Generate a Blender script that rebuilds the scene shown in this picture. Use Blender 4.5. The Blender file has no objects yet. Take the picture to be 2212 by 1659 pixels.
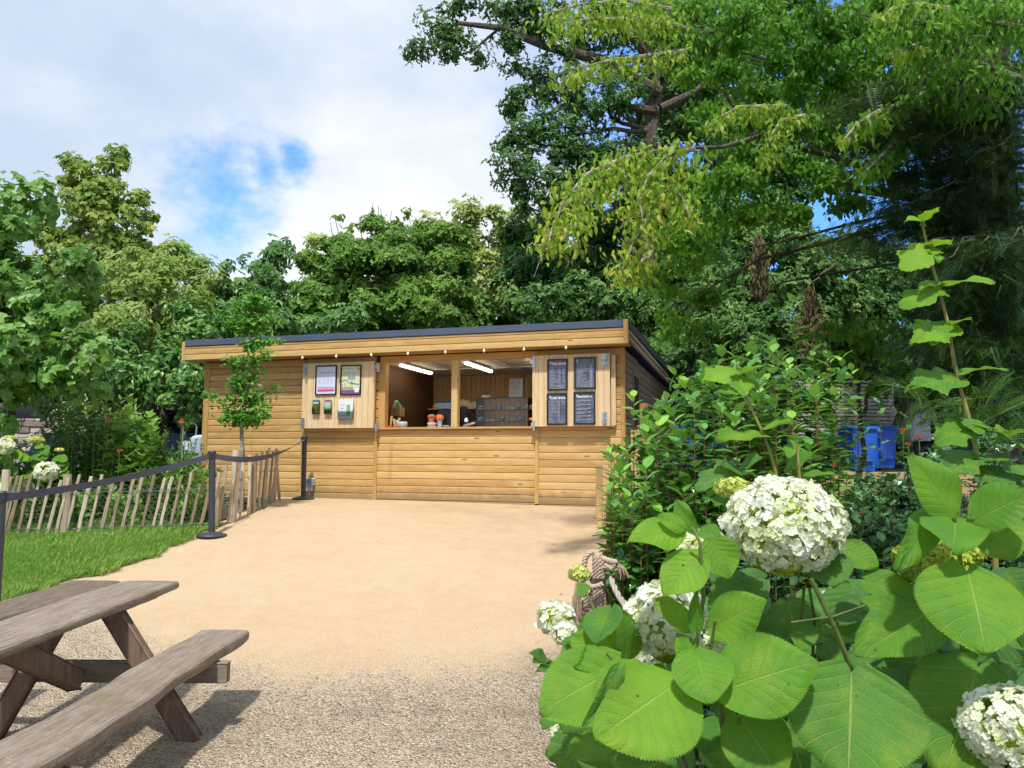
import bpy, math, random
import numpy as np
from mathutils import Vector, Matrix
random.seed(7); rng = np.random.default_rng(7)
PI = math.pi
scene = bpy.context.scene
COL = scene.collection

# ------------------------------------------------------------------ camera
F, CX, CY = 1662.0, 1106.0, 829.5          # focal length and centre for a picture 2212 wide
PITCH, ROLL, CAMH = math.radians(5.5), math.radians(0.3), 1.55
_f = np.array([0, math.cos(PITCH), math.sin(PITCH)])
_u0 = np.array([0, -math.sin(PITCH), math.cos(PITCH)]); _r0 = np.array([1., 0, 0])
_r = _r0*math.cos(ROLL)+_u0*math.sin(ROLL); _u = _u0*math.cos(ROLL)-_r0*math.sin(ROLL)
CAM = np.array([0, 0, CAMH])
camd = bpy.data.cameras.new('camera'); camo = bpy.data.objects.new('camera', camd); COL.objects.link(camo)
camd.sensor_width = 36; camd.lens = F/2212*36; camd.clip_start = 0.05; camd.clip_end = 600
m = Matrix.Identity(4)
for i in range(3):
    m[i][0] = _r[i]; m[i][1] = _u[i]; m[i][2] = -_f[i]; m[i][3] = CAM[i]
camo.matrix_world = m; scene.camera = camo

# ------------------------------------------------------------------ light
SUN = np.array([-0.05, -0.47, 0.88]); SUN = SUN/np.linalg.norm(SUN)
sd = bpy.data.lights.new('sun', 'SUN'); so = bpy.data.objects.new('sun', sd); COL.objects.link(so)
sd.energy = 3.5; sd.angle = math.radians(2.6); sd.color = (1, .965, .90)
so.rotation_euler = Vector(SUN).to_track_quat('Z', 'Y').to_euler()
scene.view_settings.view_transform = 'Standard'; scene.view_settings.look = 'None'
scene.view_settings.exposure = 0.38; scene.view_settings.gamma = 1
w = bpy.data.worlds.new('World'); scene.world = w; w.use_nodes = True

class NT:
    """small helper for node trees"""
    def __init__(s, tree): s.t = tree; s.n = tree.nodes; s.l = tree.links
    def new(s, typ, **kw):
        n = s.n.new(typ)
        for k, v in kw.items(): setattr(n, k, v)
        return n
    def put(s, sock, v):
        if isinstance(v, bpy.types.NodeSocket): s.l.new(v, sock)
        elif v is not None: sock.default_value = v
    def math(s, op, a, b=None, c=None, clamp=False):
        n = s.new('ShaderNodeMath', operation=op, use_clamp=clamp)
        s.put(n.inputs[0], a); s.put(n.inputs[1], b)
        if c is not None: s.put(n.inputs[2], c)
        return n.outputs[0]
    def mix(s, f, a, b, blend='MIX'):
        n = s.new('ShaderNodeMix', data_type='RGBA', blend_type=blend)
        s.put(n.inputs[0], f); s.put(n.inputs[6], a); s.put(n.inputs[7], b); return n.outputs[2]
    def noise(s, vec, scale, detail=4, rough=.55, dist=0):
        n = s.new('ShaderNodeTexNoise'); s.put(n.inputs['Vector'], vec); n.inputs['Scale'].default_value = scale
        n.inputs['Detail'].default_value = detail; n.inputs['Roughness'].default_value = rough; n.inputs['Distortion'].default_value = dist
        return n.outputs[0]
    def voro(s, vec, scale, feature='F1', out='Distance'):
        n = s.new('ShaderNodeTexVoronoi', feature=feature); s.put(n.inputs['Vector'], vec); n.inputs['Scale'].default_value = scale
        return n.outputs[out]
    def ramp(s, f, stops, interp='LINEAR'):
        n = s.new('ShaderNodeValToRGB'); cr = n.color_ramp; cr.interpolation = interp
        while len(cr.elements) < len(stops): cr.elements.new(.5)
        for e, (p, c) in zip(cr.elements, stops): e.position = p; e.color = (*c, 1) if len(c) == 3 else c
        s.put(n.inputs[0], f); return n.outputs[0]
    def rng(s, v, a, b, c=0, d=1, smooth=True):
        n = s.new('ShaderNodeMapRange', interpolation_type='SMOOTHSTEP' if smooth else 'LINEAR')
        s.put(n.inputs[0], v); n.inputs[1].default_value = a; n.inputs[2].default_value = b
        n.inputs[3].default_value = c; n.inputs[4].default_value = d; return n.outputs[0]
    def scale(s, vec, sc, loc=(0, 0, 0)):
        n = s.new('ShaderNodeMapping'); s.put(n.inputs[0], vec); n.inputs[1].default_value = loc; n.inputs[3].default_value = sc
        return n.outputs[0]
    def bump(s, h, strength=.5, dist=.01):
        n = s.new('ShaderNodeBump'); s.put(n.inputs['Height'], h); n.inputs['Strength'].default_value = strength
        n.inputs['Distance'].default_value = dist; return n.outputs[0]

def pxray(px, py):
    d = _f*F+_r*(px-CX)-_u*(py-CY); return d/np.linalg.norm(d)

# world: Nishita sky with a layer of broken cloud mixed in by direction
def build_world():
    nt = NT(w.node_tree); w.node_tree.nodes.clear()
    out = nt.new('ShaderNodeOutputWorld'); bg = nt.new('ShaderNodeBackground'); nt.l.new(bg.outputs[0], out.inputs[0])
    bg.inputs[1].default_value = 0.13
    sky = nt.new('ShaderNodeTexSky', sky_type='NISHITA'); sky.sun_disc = False
    sky.sun_elevation = math.asin(SUN[2]); sky.sun_rotation = math.atan2(SUN[0], SUN[1])
    sky.air_density = 1.0; sky.ozone_density = 3.0; sky.dust_density = .3
    tc = nt.new('ShaderNodeTexCoord').outputs['Generated']
    nrm = nt.new('ShaderNodeVectorMath', operation='NORMALIZE'); nt.put(nrm.inputs[0], tc); d = nrm.outputs[0]
    warp = nt.noise(nt.scale(d, (1, 1, 1.5)), 3.2, 9, .62)
    fine = nt.noise(nt.scale(d, (1, 1, 1.6)), 11, 7, .6)
    def near(px, py, r0, r1, amp=.1):
        v = pxray(px, py)
        dn = nt.new('ShaderNodeVectorMath', operation='DISTANCE'); nt.put(dn.inputs[0], d); dn.inputs[1].default_value = tuple(v)
        dd = nt.math('ADD', dn.outputs['Value'], nt.math('MULTIPLY', nt.math('SUBTRACT', warp, .5), amp*4))
        dd = nt.math('ADD', dd, nt.math('MULTIPLY', nt.math('SUBTRACT', fine, .5), amp*1.6))
        return nt.rng(dd, r0, r1, 1, 0)
    hole = near(488, 396, -.02, .075, .085)
    hole = nt.math('MAXIMUM', hole, near(570, 368, -.01, .045, .07)); hole = nt.math('MAXIMUM', hole, near(640, 348, .0, .036, .05))
    hole = nt.math('MAXIMUM', hole, nt.math('MULTIPLY', near(440, 570, .0, .06, .06), .5))
    hole = nt.math('MAXIMUM', hole, near(2150, 480, .30, .62, .12))
    hole = nt.math('MULTIPLY', hole, .9)
    # cloud brightness: bluish grey folds, brighter towards some lobes
    cl = nt.noise(nt.scale(d, (1, 1, 2.2)), 2.1, 8, .5, .15)
    cl = nt.math('ADD', nt.math('MULTIPLY', cl, .75), nt.math('MULTIPLY', fine, .25))
    cl = nt.math('ADD', cl, nt.math('MULTIPLY', near(600, 490, .05, .5, .05), .16))
    cl = nt.math('ADD', cl, nt.math('MULTIPLY', near(850, 90, .05, .5, .05), .04))
    cl = nt.math('SUBTRACT', cl, nt.math('MULTIPLY', near(250, 60, .05, .5, .05), .07))
    ccol = nt.ramp(cl, [(.34, (4.3, 5.4, 7.2)), (.5, (5.4, 6.4, 7.8)), (.62, (6.9, 7.5, 8.3)), (.75, (8.4, 8.7, 9.0))])
    ramp = ccol.node.color_ramp
    for e in ramp.elements: e.color = (e.color[0]/10, e.color[1]/10, e.color[2]/10, 1)
    mul = nt.new('ShaderNodeVectorMath', operation='SCALE'); nt.l.new(ccol, mul.inputs[0]); mul.inputs['Scale'].default_value = 7.2
    skyc = nt.new('ShaderNodeVectorMath', operation='MULTIPLY'); nt.l.new(sky.outputs[0], skyc.inputs[0]); skyc.inputs[1].default_value = (.62, 1.25, 2.1)
    c = nt.mix(hole, mul.outputs[0], skyc.outputs[0])
    nt.l.new(c, bg.inputs[0])
build_world()

# ------------------------------------------------------------------ ground shape and picture helpers
def H(x, y):
    y = np.asarray(y, float); k = 5.0
    r = .13*np.log1p(np.exp((y-5.1)*k))/k                      # slope begins
    r2 = -np.log(np.exp(-r*14)+np.exp(-.87*14))/14+.00         # flattens at the kiosk
    hill = .22*np.maximum(0, y-20)
    return r2*1.0+hill+.0*x
def at(px, py, Y):
    d = _f*F+_r*(px-CX)-_u*(py-CY); return CAM+d*(Y/d[1])
def G(px, py):
    d = _f*F+_r*(px-CX)-_u*(py-CY)
    lo, hi = .8, 40.
    for Y in np.arange(.8, 40, .05):
        p = CAM+d*(Y/d[1])
        if p[2] < H(p[0], p[1]): break
    return CAM+d*(Y/d[1])

# ------------------------------------------------------------------ mesh helpers
def mesh_np(name, V, loops, starts, attr=None, uv=None, smooth=False):
    me = bpy.data.meshes.new(name)
    me.vertices.add(len(V)); me.vertices.foreach_set('co', np.asarray(V, np.float32).ravel())
    me.loops.add(len(loops)); me.loops.foreach_set('vertex_index', np.asarray(loops, np.int32))
    me.polygons.add(len(starts)); me.polygons.foreach_set('loop_start', np.asarray(starts, np.int32))
    if attr is not None:
        a = me.attributes.new('rnd', 'FLOAT', 'POINT'); a.data.foreach_set('value', np.asarray(attr, np.float32))
    if uv is not None:
        u = me.uv_layers.new(name='UVMap'); u.data.foreach_set('uv', np.asarray(uv, np.float32)[loops].ravel())
    me.polygons.foreach_set('use_smooth', np.full(len(starts), smooth))
    me.update(calc_edges=True); me.validate()
    return me

class MB:
    def __init__(s): s.v = []; s.f = []; s.r = []; s.uv = []; s.smooth = False
    def add(s, V, Fc, r=None, uv=None):
        b = len(s.v); r = random.random() if r is None else r
        s.v += [tuple(p) for p in V]; s.f += [tuple(i+b for i in f) for f in Fc]; s.r += [r]*len(V)
        s.uv += list(uv) if uv is not None else [(0, 0)]*len(V); return s
    def box(s, x0, x1, y0, y1, z0, z1, r=None, c=0):
        """box, optionally with chamfered long edges (c)"""
        if c <= 0:
            V = [(x, y, z) for z in (z0, z1) for y in (y0, y1) for x in (x0, x1)]
            return s.add(V, [(0, 2, 3, 1), (4, 5, 7, 6), (0, 1, 5, 4), (2, 6, 7, 3), (0, 4, 6, 2), (1, 3, 7, 5)], r)
        V = []
        for sx, X in ((1, x0), (-1, x1)):
            for sy, Yv in ((1, y0), (-1, y1)):
                for sz, Z in ((1, z0), (-1, z1)):
                    V += [(X, Yv+sy*c, Z+sz*c), (X+sx*c, Yv, Z+sz*c), (X+sx*c, Yv+sy*c, Z)]
        i = lambda a, b, d, k: ((a*2+b)*2+d)*3+k
        Fc = []
        for a in (0, 1):
            q = [i(a, 0, 0, 0), i(a, 1, 0, 0), i(a, 1, 1, 0), i(a, 0, 1, 0)]; Fc.append(q if a else q[::-1])
            q = [i(0, a, 0, 1), i(0, a, 1, 1), i(1, a, 1, 1), i(1, a, 0, 1)]; Fc.append(q if a else q[::-1])
            q = [i(0, 0, a, 2), i(1, 0, a, 2), i(1, 1, a, 2), i(0, 1, a, 2)]; Fc.append(q if a else q[::-1])
        for a in (0, 1):
            for b in (0, 1):
                Fc.append((i(a, b, 0, 0), i(a, b, 1, 0), i(a, b, 1, 1), i(a, b, 0, 1)))
                Fc.append((i(a, 0, b, 0), i(a, 1, b, 0), i(a, 1, b, 2), i(a, 0, b, 2)))
                Fc.append((i(0, a, b, 1), i(1, a, b, 1), i(1, a, b, 2), i(0, a, b, 2)))
                for d in (0, 1): Fc.append((i(a, b, d, 0), i(a, b, d, 1), i(a, b, d, 2)))
        return s.add(V, Fc, r)
    def tube(s, pts, rad, n=8, r=None, caps=True):
        pts = [np.asarray(p, float) for p in pts]; k = len(pts)
        rad = [rad]*k if np.isscalar(rad) else list(rad)
        V = []; Fc = []; ref = np.array([0.13, 0.31, 1.]) 
        for i, p in enumerate(pts):
            t = pts[min(i+1, k-1)]-pts[max(i-1, 0)]; t /= (np.linalg.norm(t)+1e-9)
            a = np.cross(t, ref)
            if np.linalg.norm(a) < .15: a = np.cross(t, (1., 0.2, 0))
            a /= np.linalg.norm(a); b = np.cross(t, a)
            for j in range(n):
                q = 2*PI*j/n; V.append(p+rad[i]*(math.cos(q)*a+math.sin(q)*b))
        for i in range(k-1):
            for j in range(n): Fc.append((i*n+j, i*n+(j+1) % n, (i+1)*n+(j+1) % n, (i+1)*n+j))
        if caps: Fc += [tuple(range(n))[::-1], tuple(range((k-1)*n, k*n))]
        return s.add(V, Fc, r)
    def lathe(s, c, prof, n=20, r=None, rib=0):
        V = []; Fc = []; k = len(prof)
        for (ra, z) in prof:
            for j in range(n):
                q = 2*PI*j/n; rr = ra*(1+rib*math.cos(q*5)); V.append((c[0]+rr*math.cos(q), c[1]+rr*math.sin(q), c[2]+z))
        for i in range(k-1):
            for j in range(n): Fc.append((i*n+j, i*n+(j+1) % n, (i+1)*n+(j+1) % n, (i+1)*n+j))
        Fc += [tuple(range(n))[::-1], tuple(range((k-1)*n, k*n))]
        return s.add(V, Fc, r)
    def beam(s, A, B, wd, th, side=(1, 0, 0), r=None, jig=0, c=.006, cut=None):
        """bar of section wd (along side) x th from A to B, chamfered"""
        A = np.asarray(A, float); B = np.asarray(B, float); t = B-A; L = np.linalg.norm(t); t /= L
        sd_ = np.asarray(side, float); sd_ = sd_-t*(sd_@t); sd_ /= np.linalg.norm(sd_); n = np.cross(t, sd_)
        prof = [(-1, -1, 1, 0), (-1, -1, 0, 1), (1, -1, 0, 1), (1, -1, -1, 0), (1, 1, -1, 0), (1, 1, 0, -1), (-1, 1, 0, -1), (-1, 1, 1, 0)]
        m_ = max(2, int(L/.08)) if jig else 2
        V = []; Fc = []
        for i in range(m_):
            q = i/(m_-1); P = A+t*L*q
            for (a, b, ca, cb) in prof:
                ja = jig*(random.random()-.5) if jig else 0
                V.append(P+sd_*(a*wd/2+ca*c+ja)+n*(b*th/2+cb*c+ja))
        for i in range(m_-1):
            for j in range(8): Fc.append((i*8+j, i*8+(j+1) % 8, (i+1)*8+(j+1) % 8, (i+1)*8+j))
        Fc += [tuple(range(8))[::-1], tuple(range((m_-1)*8, m_*8))]
        return s.add(V, Fc, r)
    def prism(s, poly, a, b, axis='y', r=None):
        """poly (2D) extruded from a to b along axis"""
        n = len(poly); V = []
        for h in (a, b):
            for (p, q) in poly: V.append({'y': (p, h, q), 'x': (h, p, q), 'z': (p, q, h)}[axis])
        Fc = [tuple(range(n)), tuple(range(n, 2*n))[::-1]]+[(i, i+n, (i+1) % n+n, (i+1) % n) for i in range(n)]
        return s.add(V, Fc, r)
    def boards(s, x0, x1, z0, z1, y, pitch=.1135, th=.016):
        """horizontal rounded shiplap facing -y"""
        z = z1
        while z > z0+.01:
            h = min(pitch, z-z0); b = z-h
            pr = [(y+.004, b), (y-th*.6, b+.001), (y-th*.97, b+.007), (y-th*1.05, b+h*.45), (y-th*.9, z-.02), (y-th*.5, z-.006), (y+.0, z-.004), (y+.0, z)]
            V = [(x0, p, q) for p, q in pr]+[(x1, p, q) for p, q in pr]; n = len(pr)
            s.add(V, [(i, i+n, i+n+1, i+1) for i in range(n-1)]+[tuple(range(n))[::-1], tuple(range(n, 2*n))], random.random())
            z -= h
        return s
    def np(s):
        V = np.array(s.v, np.float32); lo = np.fromiter((i for f in s.f for i in f), np.int32)
        ln = np.array([len(f) for f in s.f]); st = np.concatenate([[0], np.cumsum(ln)[:-1]]); return V, lo, st

def obj(name, mb, mat, parent=None, world=False, smooth=None):
    if isinstance(mb, MB):
        V, lo, st = mb.np()
        if world and parent is not None: V = V-np.array(parent['base'][:], np.float32)
        me = mesh_np(name, V, lo, st, np.array(mb.r), np.array(mb.uv), mb.smooth if smooth is None else smooth)
    else: me = mb
    me.materials.append(mat)
    o = bpy.data.objects.new(name, me); COL.objects.link(o)
    if parent is not None: o.parent = parent
    return o
def objs(name, mb, mat, parent=None, world=False):
    """one object for every separate piece of the mesh"""
    par = list(range(len(mb.v)))
    def find(i):
        while par[i] != i: par[i] = par[par[i]]; i = par[i]
        return i
    for f in mb.f:
        a = find(f[0])
        for i in f[1:]: par[find(i)] = a
    comp = {}
    for f in mb.f: comp.setdefault(find(f[0]), []).append(f)
    for fs in comp.values():
        ids = sorted({i for f in fs for i in f}); mp = {i: k for k, i in enumerate(ids)}; q = MB(); q.smooth = mb.smooth
        q.v = [mb.v[i] for i in ids]; q.r = [mb.r[i] for i in ids]; q.uv = [mb.uv[i] for i in ids]; q.f = [tuple(mp[i] for i in f) for f in fs]
        obj(name, q, mat, parent, world)
def thing(name, label, cat, loc=(0, 0, 0), rz=0, group=None):
    o = bpy.data.objects.new(name, None); COL.objects.link(o); o.empty_display_size = .1
    o.location = tuple(float(a) for a in loc); o.rotation_euler = (0, 0, rz); o['label'] = label; o['category'] = cat
    o['base'] = [float(a) for a in loc]
    if group: o['group'] = group
    return o
def tag(o, label, cat, group=None):
    o['label'] = label; o['category'] = cat
    if group: o['group'] = group
    return o
def structure(o): o['kind'] = 'structure'; return o

def norm(a): return a/(np.linalg.norm(a, axis=-1, keepdims=True)+1e-9)
def scatter(name, tmpl, pos, ydir, nrm, sc, rnd, mat, parent=None, smooth=False):
    """one mesh of many copies of a leaf template"""
    tv, tf = tmpl; tv = np.asarray(tv, np.float32); n = len(tv); N = len(pos)
    Y = norm(ydir); X = norm(np.cross(Y, nrm)); Z = np.cross(X, Y)
    sc = np.broadcast_to(np.asarray(sc, np.float32), (N,))[:, None, None]
    V = pos[:, None, :]+sc*(tv[None, :, 0:1]*X[:, None, :]+tv[None, :, 1:2]*Y[:, None, :]+tv[None, :, 2:3]*Z[:, None, :])
    V = V.reshape(-1, 3)
    if parent is not None: V = V-np.array(parent['base'][:])
    fl = np.array([i for f in tf for i in f], np.int64); ln = np.array([len(f) for f in tf])
    loops = (fl[None, :]+(np.arange(N)*n)[:, None]).ravel()
    st1 = np.concatenate([[0], np.cumsum(ln)[:-1]]); starts = (st1[None, :]+(np.arange(N)*ln.sum())[:, None]).ravel()
    me = mesh_np(name, V, loops, starts, np.repeat(np.clip(rnd, 0, 1), n), None, smooth)
    return obj(name, me, mat, parent)

# leaf templates: x across, y to the tip, z up
T_DIAM = ([(0, 0, 0), (.3, .45, .08), (0, 1, -.12), (-.3, .45, .08)], [(0, 1, 2), (0, 2, 3)])
T_OVAL = ([(0, 0, 0), (.22, .22, .05), (.27, .5, .04), (.12, .82, -.06), (0, 1, -.16), (-.12, .82, -.06), (-.27, .5, .04), (-.22, .22, .05), (0, .5, -.02)],
          [(0, 1, 2, 8), (8, 2, 3, 4), (8, 4, 5, 6), (0, 8, 6, 7)])
T_LANCE = ([(0, 0, 0), (.13, .2, .05), (.17, .5, .04), (.09, .8, -.05), (0, 1, -.14), (-.09, .8, -.05), (-.17, .5, .04), (-.13, .2, .05), (0, .5, -.02)],
           [(0, 1, 2, 8), (8, 2, 3, 4), (8, 4, 5, 6), (0, 8, 6, 7)])
def lobed(angs, rad, notch):
    V = [(0, .3, 0)]; k = len(angs)
    ring = [(0, 0, 0)]
    for i, (a, r) in enumerate(zip(angs, rad)):
        t = math.radians(a); ring.append((r*math.sin(t), .3+r*math.cos(t), .10*math.sin(i*2.1)-.07*r))
        if i < k-1:
            t2 = math.radians((a+angs[i+1])/2); ring.append((notch*math.sin(t2), .3+notch*math.cos(t2), .04))
    V += ring; n = len(ring)
    return (V, [(0, 1+i, 1+(i+1) % n) for i in range(n)])
T_MAPLE = lobed([115, 62, 0, -62, -115], [.36, .55, .7, .55, .36], .27)
T_TULIP = lobed([118, 68, 22, -22, -68, -118], [.42, .50, .62, .62, .50, .42], .36)
T_OAKLF = lobed([130, 80, 45, 0, -45, -80, -130], [.3, .48, .52, .72, .52, .48, .3], .34)
def palmate(n=6):
    V = []; Fc = []
    for i in range(n):
        a = math.radians(-115+230*i/(n-1)); c, s_ = math.sin(a), math.cos(a); L = .62-.22*abs(i-(n-1)/2)/(n/2); b = len(V)
        for (x, y, z) in ((0, 0, 0), (.11, L*.6, -.03), (0, L, -.2), (-.11, L*.6, -.03)): V.append((x*s_+y*c, .1+y*s_-x*c, z))
        Fc += [(b, b+1, b+2, b+3)]
    return V, Fc
T_PALM = palmate()
def sprig(n=7, L=1.0, nl=.34, w_=.07, droop=.25):
    V = []; Fc = []
    for i in range(n):
        y = L*(i+.5)/n; z = -droop*y*y
        for s_ in (-1, 1):
            b = len(V); l = nl*(1-.5*i/n); V += [(0, y, z), (s_*l*.9, y+l*.45, z+.02), (s_*l*.45, y+l*.2+w_, z+.03)]; Fc.append((b, b+1, b+2))
    b = len(V); V += [(-.012, 0, 0), (.012, 0, 0), (0, L*1.05, -droop*L*L)]; Fc.append((b, b+1, b+2))
    return V, Fc
T_YEW = sprig(11, 1.0, .26, .05, .3)
def tuft(n=6, seed=3):
    r_ = random.Random(seed); V = []; Fc = []
    for i in range(n):
        a = r_.uniform(0, 2*PI); l = r_.uniform(.35, .6); w_ = .16; ox, oy = r_.uniform(-.25, .25), r_.uniform(-.1, .35); c, s_ = math.cos(a), math.sin(a); b = len(V)
        zt = r_.uniform(-.25, .25)
        for (x, y, z) in ((0, 0, 0), (w_, l*.5, .05), (0, l, zt), (-w_, l*.5, .05)): V.append((ox+x*c-y*s_, oy+.2+x*s_+y*c, z+r_.uniform(-.05, .05)))
        Fc += [(b, b+1, b+2), (b, b+2, b+3)]
    return V, Fc
T_TUFT = tuft()

# ------------------------------------------------------------------ materials
def mat(name):
    m_ = bpy.data.materials.new(name); m_.use_nodes = True; nt = NT(m_.node_tree)
    p = nt.n['Principled BSDF']; return m_, nt, p
def plain(name, col, rough=.6, metal=0, spec=.5, noise=.12, nscale=12, bump=0, emit=None, alpha=None, trans=None):
    m_, nt, p = mat(name); tc = nt.new('ShaderNodeTexCoord').outputs['Object']
    nz = nt.noise(tc, nscale, 5, .6)
    c2 = tuple(max(0, c*(1-noise*1.6)) for c in col); c3 = tuple(min(1, c*(1+noise)) for c in col)
    nt.l.new(nt.ramp(nz, [(.3, c2), (.7, c3)]), p.inputs['Base Color'])
    p.inputs['Roughness'].default_value = rough; p.inputs['Metallic'].default_value = metal; p.inputs['Specular IOR Level'].default_value = spec
    if bump: nt.l.new(nt.bump(nt.noise(tc, nscale*6, 6, .6), bump, .004), p.inputs['Normal'])
    if emit: p.inputs['Emission Color'].default_value = (*emit[:3], 1); p.inputs['Emission Strength'].default_value = emit[3]
    if trans: p.inputs['Transmission Weight'].default_value = trans; p.inputs['IOR'].default_value = 1.2
    if alpha: p.inputs['Alpha'].default_value = alpha
    return m_
def leafmat(name, stops, rough=.5, spec=.35, transl=.35, tcol=(.30, .42, .05)):
    stops = [(a, ((c[0]*(.92 if c[1] > c[0]*1.6 else .98), c[1]*1.04, c[2]*.72) if c[1] > c[0]*1.12 and c[0] < .5 else c)) for a, c in stops]
    m_, nt, p = mat(name); at_ = nt.new('ShaderNodeAttribute', attribute_name='rnd').outputs['Fac']
    tc = nt.new('ShaderNodeTexCoord').outputs['Object']
    f = nt.math('ADD', at_, nt.math('MULTIPLY', nt.math('SUBTRACT', nt.noise(tc, .9, 3), .5), .35))
    c = nt.ramp(f, stops); nt.l.new(c, p.inputs['Base Color'])
    p.inputs['Roughness'].default_value = rough; p.inputs['Specular IOR Level'].default_value = spec
    tr = nt.new('ShaderNodeBsdfTranslucent'); nt.l.new(nt.mix(.35, c, (*tcol, 1)), tr.inputs[0])
    mx = nt.new('ShaderNodeMixShader'); mx.inputs[0].default_value = transl
    nt.l.new(p.outputs[0], mx.inputs[1]); nt.l.new(tr.outputs[0], mx.inputs[2]); nt.l.new(mx.outputs[0], nt.n['Material Output'].inputs[0])
    return m_
def woodmat(name, dark, mid, light, along=(1, 14, 14), knots=True, rough=.62, kscale=(1.6, 1, 7), green=None, bump=.35, spec=.3, var=.5, grain=1.0, kn=1.0, dirt=False):
    """grain runs along the axis whose scale is smallest"""
    m_, nt, p = mat(name); tc = nt.new('ShaderNodeTexCoord').outputs['Object']
    at_ = nt.new('ShaderNodeAttribute', attribute_name='rnd').outputs['Fac']
    ofs = nt.new('ShaderNodeVectorMath', operation='ADD'); nt.put(ofs.inputs[0], tc)
    cmb = nt.new('ShaderNodeCombineXYZ'); 
    for k in range(3): nt.put(cmb.inputs[k], nt.math('MULTIPLY', at_, 13.7+k*5))
    nt.put(ofs.inputs[1], cmb.outputs[0]); v = ofs.outputs[0]
    g1 = nt.noise(nt.scale(v, along), 3.0*grain, 6, .6, .6); g2 = nt.noise(nt.scale(v, tuple(a*3.2 for a in along)), 5*grain, 4, .6)
    f = nt.math('ADD', nt.math('MULTIPLY', g1, .62), nt.math('MULTIPLY', g2, .26))
    f = nt.math('ADD', f, nt.math('MULTIPLY', nt.math('SUBTRACT', at_, .5), var*.35)); f = nt.math('ADD', f, .06)
    c = nt.ramp(f, [(.28, dark), (.5, mid), (.72, light)])
    if knots:
        kv = nt.scale(v, kscale)
        vn = nt.new('ShaderNodeTexVoronoi'); nt.put(vn.inputs[0], kv); vn.inputs['Scale'].default_value = 1.25
        dist = nt.math('ADD', vn.outputs['Distance'], nt.math('MULTIPLY', nt.math('SUBTRACT', g1, .5), .12))
        rn = nt.new('ShaderNodeSeparateColor'); nt.l.new(vn.outputs['Color'], rn.inputs[0])
        on = nt.math('GREATER_THAN', rn.outputs[0], .45)
        halo = nt.math('MULTIPLY', nt.rng(dist, .06*kn, .30*kn, 1, 0), on); core = nt.math('MULTIPLY', nt.rng(dist, .035*kn, .075*kn, 1, 0), on)
        c = nt.mix(nt.math('MULTIPLY', halo, .5), c, (*light, 1)); c = nt.mix(nt.math('MULTIPLY', core, .8), c, (*[x*.42 for x in dark], 1))
    if green:
        gn = nt.rng(nt.noise(tc, 2.4, 6, .65), .48, .66); sp_ = nt.rng(nt.noise(tc, 38, 6, .75), .56, .68); c = nt.mix(nt.math('MULTIPLY', sp_, green[3]*.8), c, (*[x*1.5 for x in light], 1)); c = nt.mix(nt.math('MULTIPLY', nt.rng(nt.noise(tc, 26, 6, .7), .60, .74), .55), c, (*[x*.5 for x in dark], 1)); c = nt.mix(nt.math('MULTIPLY', gn, green[3]), c, (*green[:3], 1))
    if dirt:      # rain splash along the foot of the wall
        sz = nt.new('ShaderNodeSeparateXYZ'); nt.l.new(tc, sz.inputs[0]); dn = nt.noise(tc, 7, 6, .7)
        dd = nt.rng(nt.math('SUBTRACT', sz.outputs[2], nt.math('MULTIPLY', dn, .34)), -.16, .10, .75, 0); c = nt.mix(dd, c, (.24, .17, .09, 1))
        st_ = nt.rng(nt.noise(nt.scale(tc, (3.5, 1, .35)), 2.2, 5, .6), .58, .74, 0, .28); c = nt.mix(st_, c, (.27, .17, .075, 1))
    nt.l.new(c, p.inputs['Base Color']); p.inputs['Roughness'].default_value = rough; p.inputs['Specular IOR Level'].default_value = spec
    nt.l.new(nt.bump(nt.math('ADD', g2, g1), bump, .004), p.inputs['Normal'])
    return m_
M = {}
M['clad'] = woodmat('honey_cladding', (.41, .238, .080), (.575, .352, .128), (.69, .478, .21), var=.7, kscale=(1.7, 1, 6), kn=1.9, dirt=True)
M['clad_shaded'] = woodmat('shaded_side_cladding', (.22, .15, .09), (.32, .23, .14), (.42, .32, .21))  # right side's shade put into a darker, greyer copy of the cladding
M['trim'] = woodmat('honey_trim', (.40, .22, .065), (.54, .32, .11), (.64, .42, .17), along=(14, 14, 1), knots=False)
M['trimh'] = woodmat('honey_trim_horizontal', (.40, .22, .065), (.54, .32, .11), (.64, .42, .17), knots=False)
M['shutter'] = woodmat('pale_shutter_boards', (.60, .40, .20), (.74, .54, .31), (.84, .67, .44), along=(9, 9, 1), kscale=(7, 1, 1.6), var=.35)
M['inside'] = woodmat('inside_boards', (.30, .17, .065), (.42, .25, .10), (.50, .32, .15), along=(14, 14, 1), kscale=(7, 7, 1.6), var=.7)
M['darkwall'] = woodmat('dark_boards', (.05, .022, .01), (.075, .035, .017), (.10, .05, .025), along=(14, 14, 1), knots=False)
M['sawn'] = woodmat('sawn_softwood', (.46, .29, .11), (.60, .40, .18), (.70, .50, .25), along=(12, 12, 1), kscale=(6, 6, 1.2))
M['sleeper'] = woodmat('planter_timber', (.40, .27, .12), (.52, .36, .18), (.62, .46, .26), knots=True)
M['table'] = woodmat('weathered_table_timber', (.12, .09, .065), (.23, .18, .14), (.34, .29, .24), along=(1, 13, 13), rough=.6, green=(.16, .11, .045, .35), bump=.7, spec=.35, knots=True, kscale=(1.3, 7, 7))
M['tableleg'] = woodmat('weathered_leg_timber', (.09, .06, .042), (.20, .135, .095), (.31, .23, .175), along=(10, 10, 1.2), rough=.6, bump=.6, green=(.10, .07, .03, .4))
M['stake'] = woodmat('split_chestnut', (.30, .225, .145), (.50, .40, .29), (.68, .58, .46), along=(16, 16, 1), knots=False, var=1.4, bump=.8)
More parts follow.
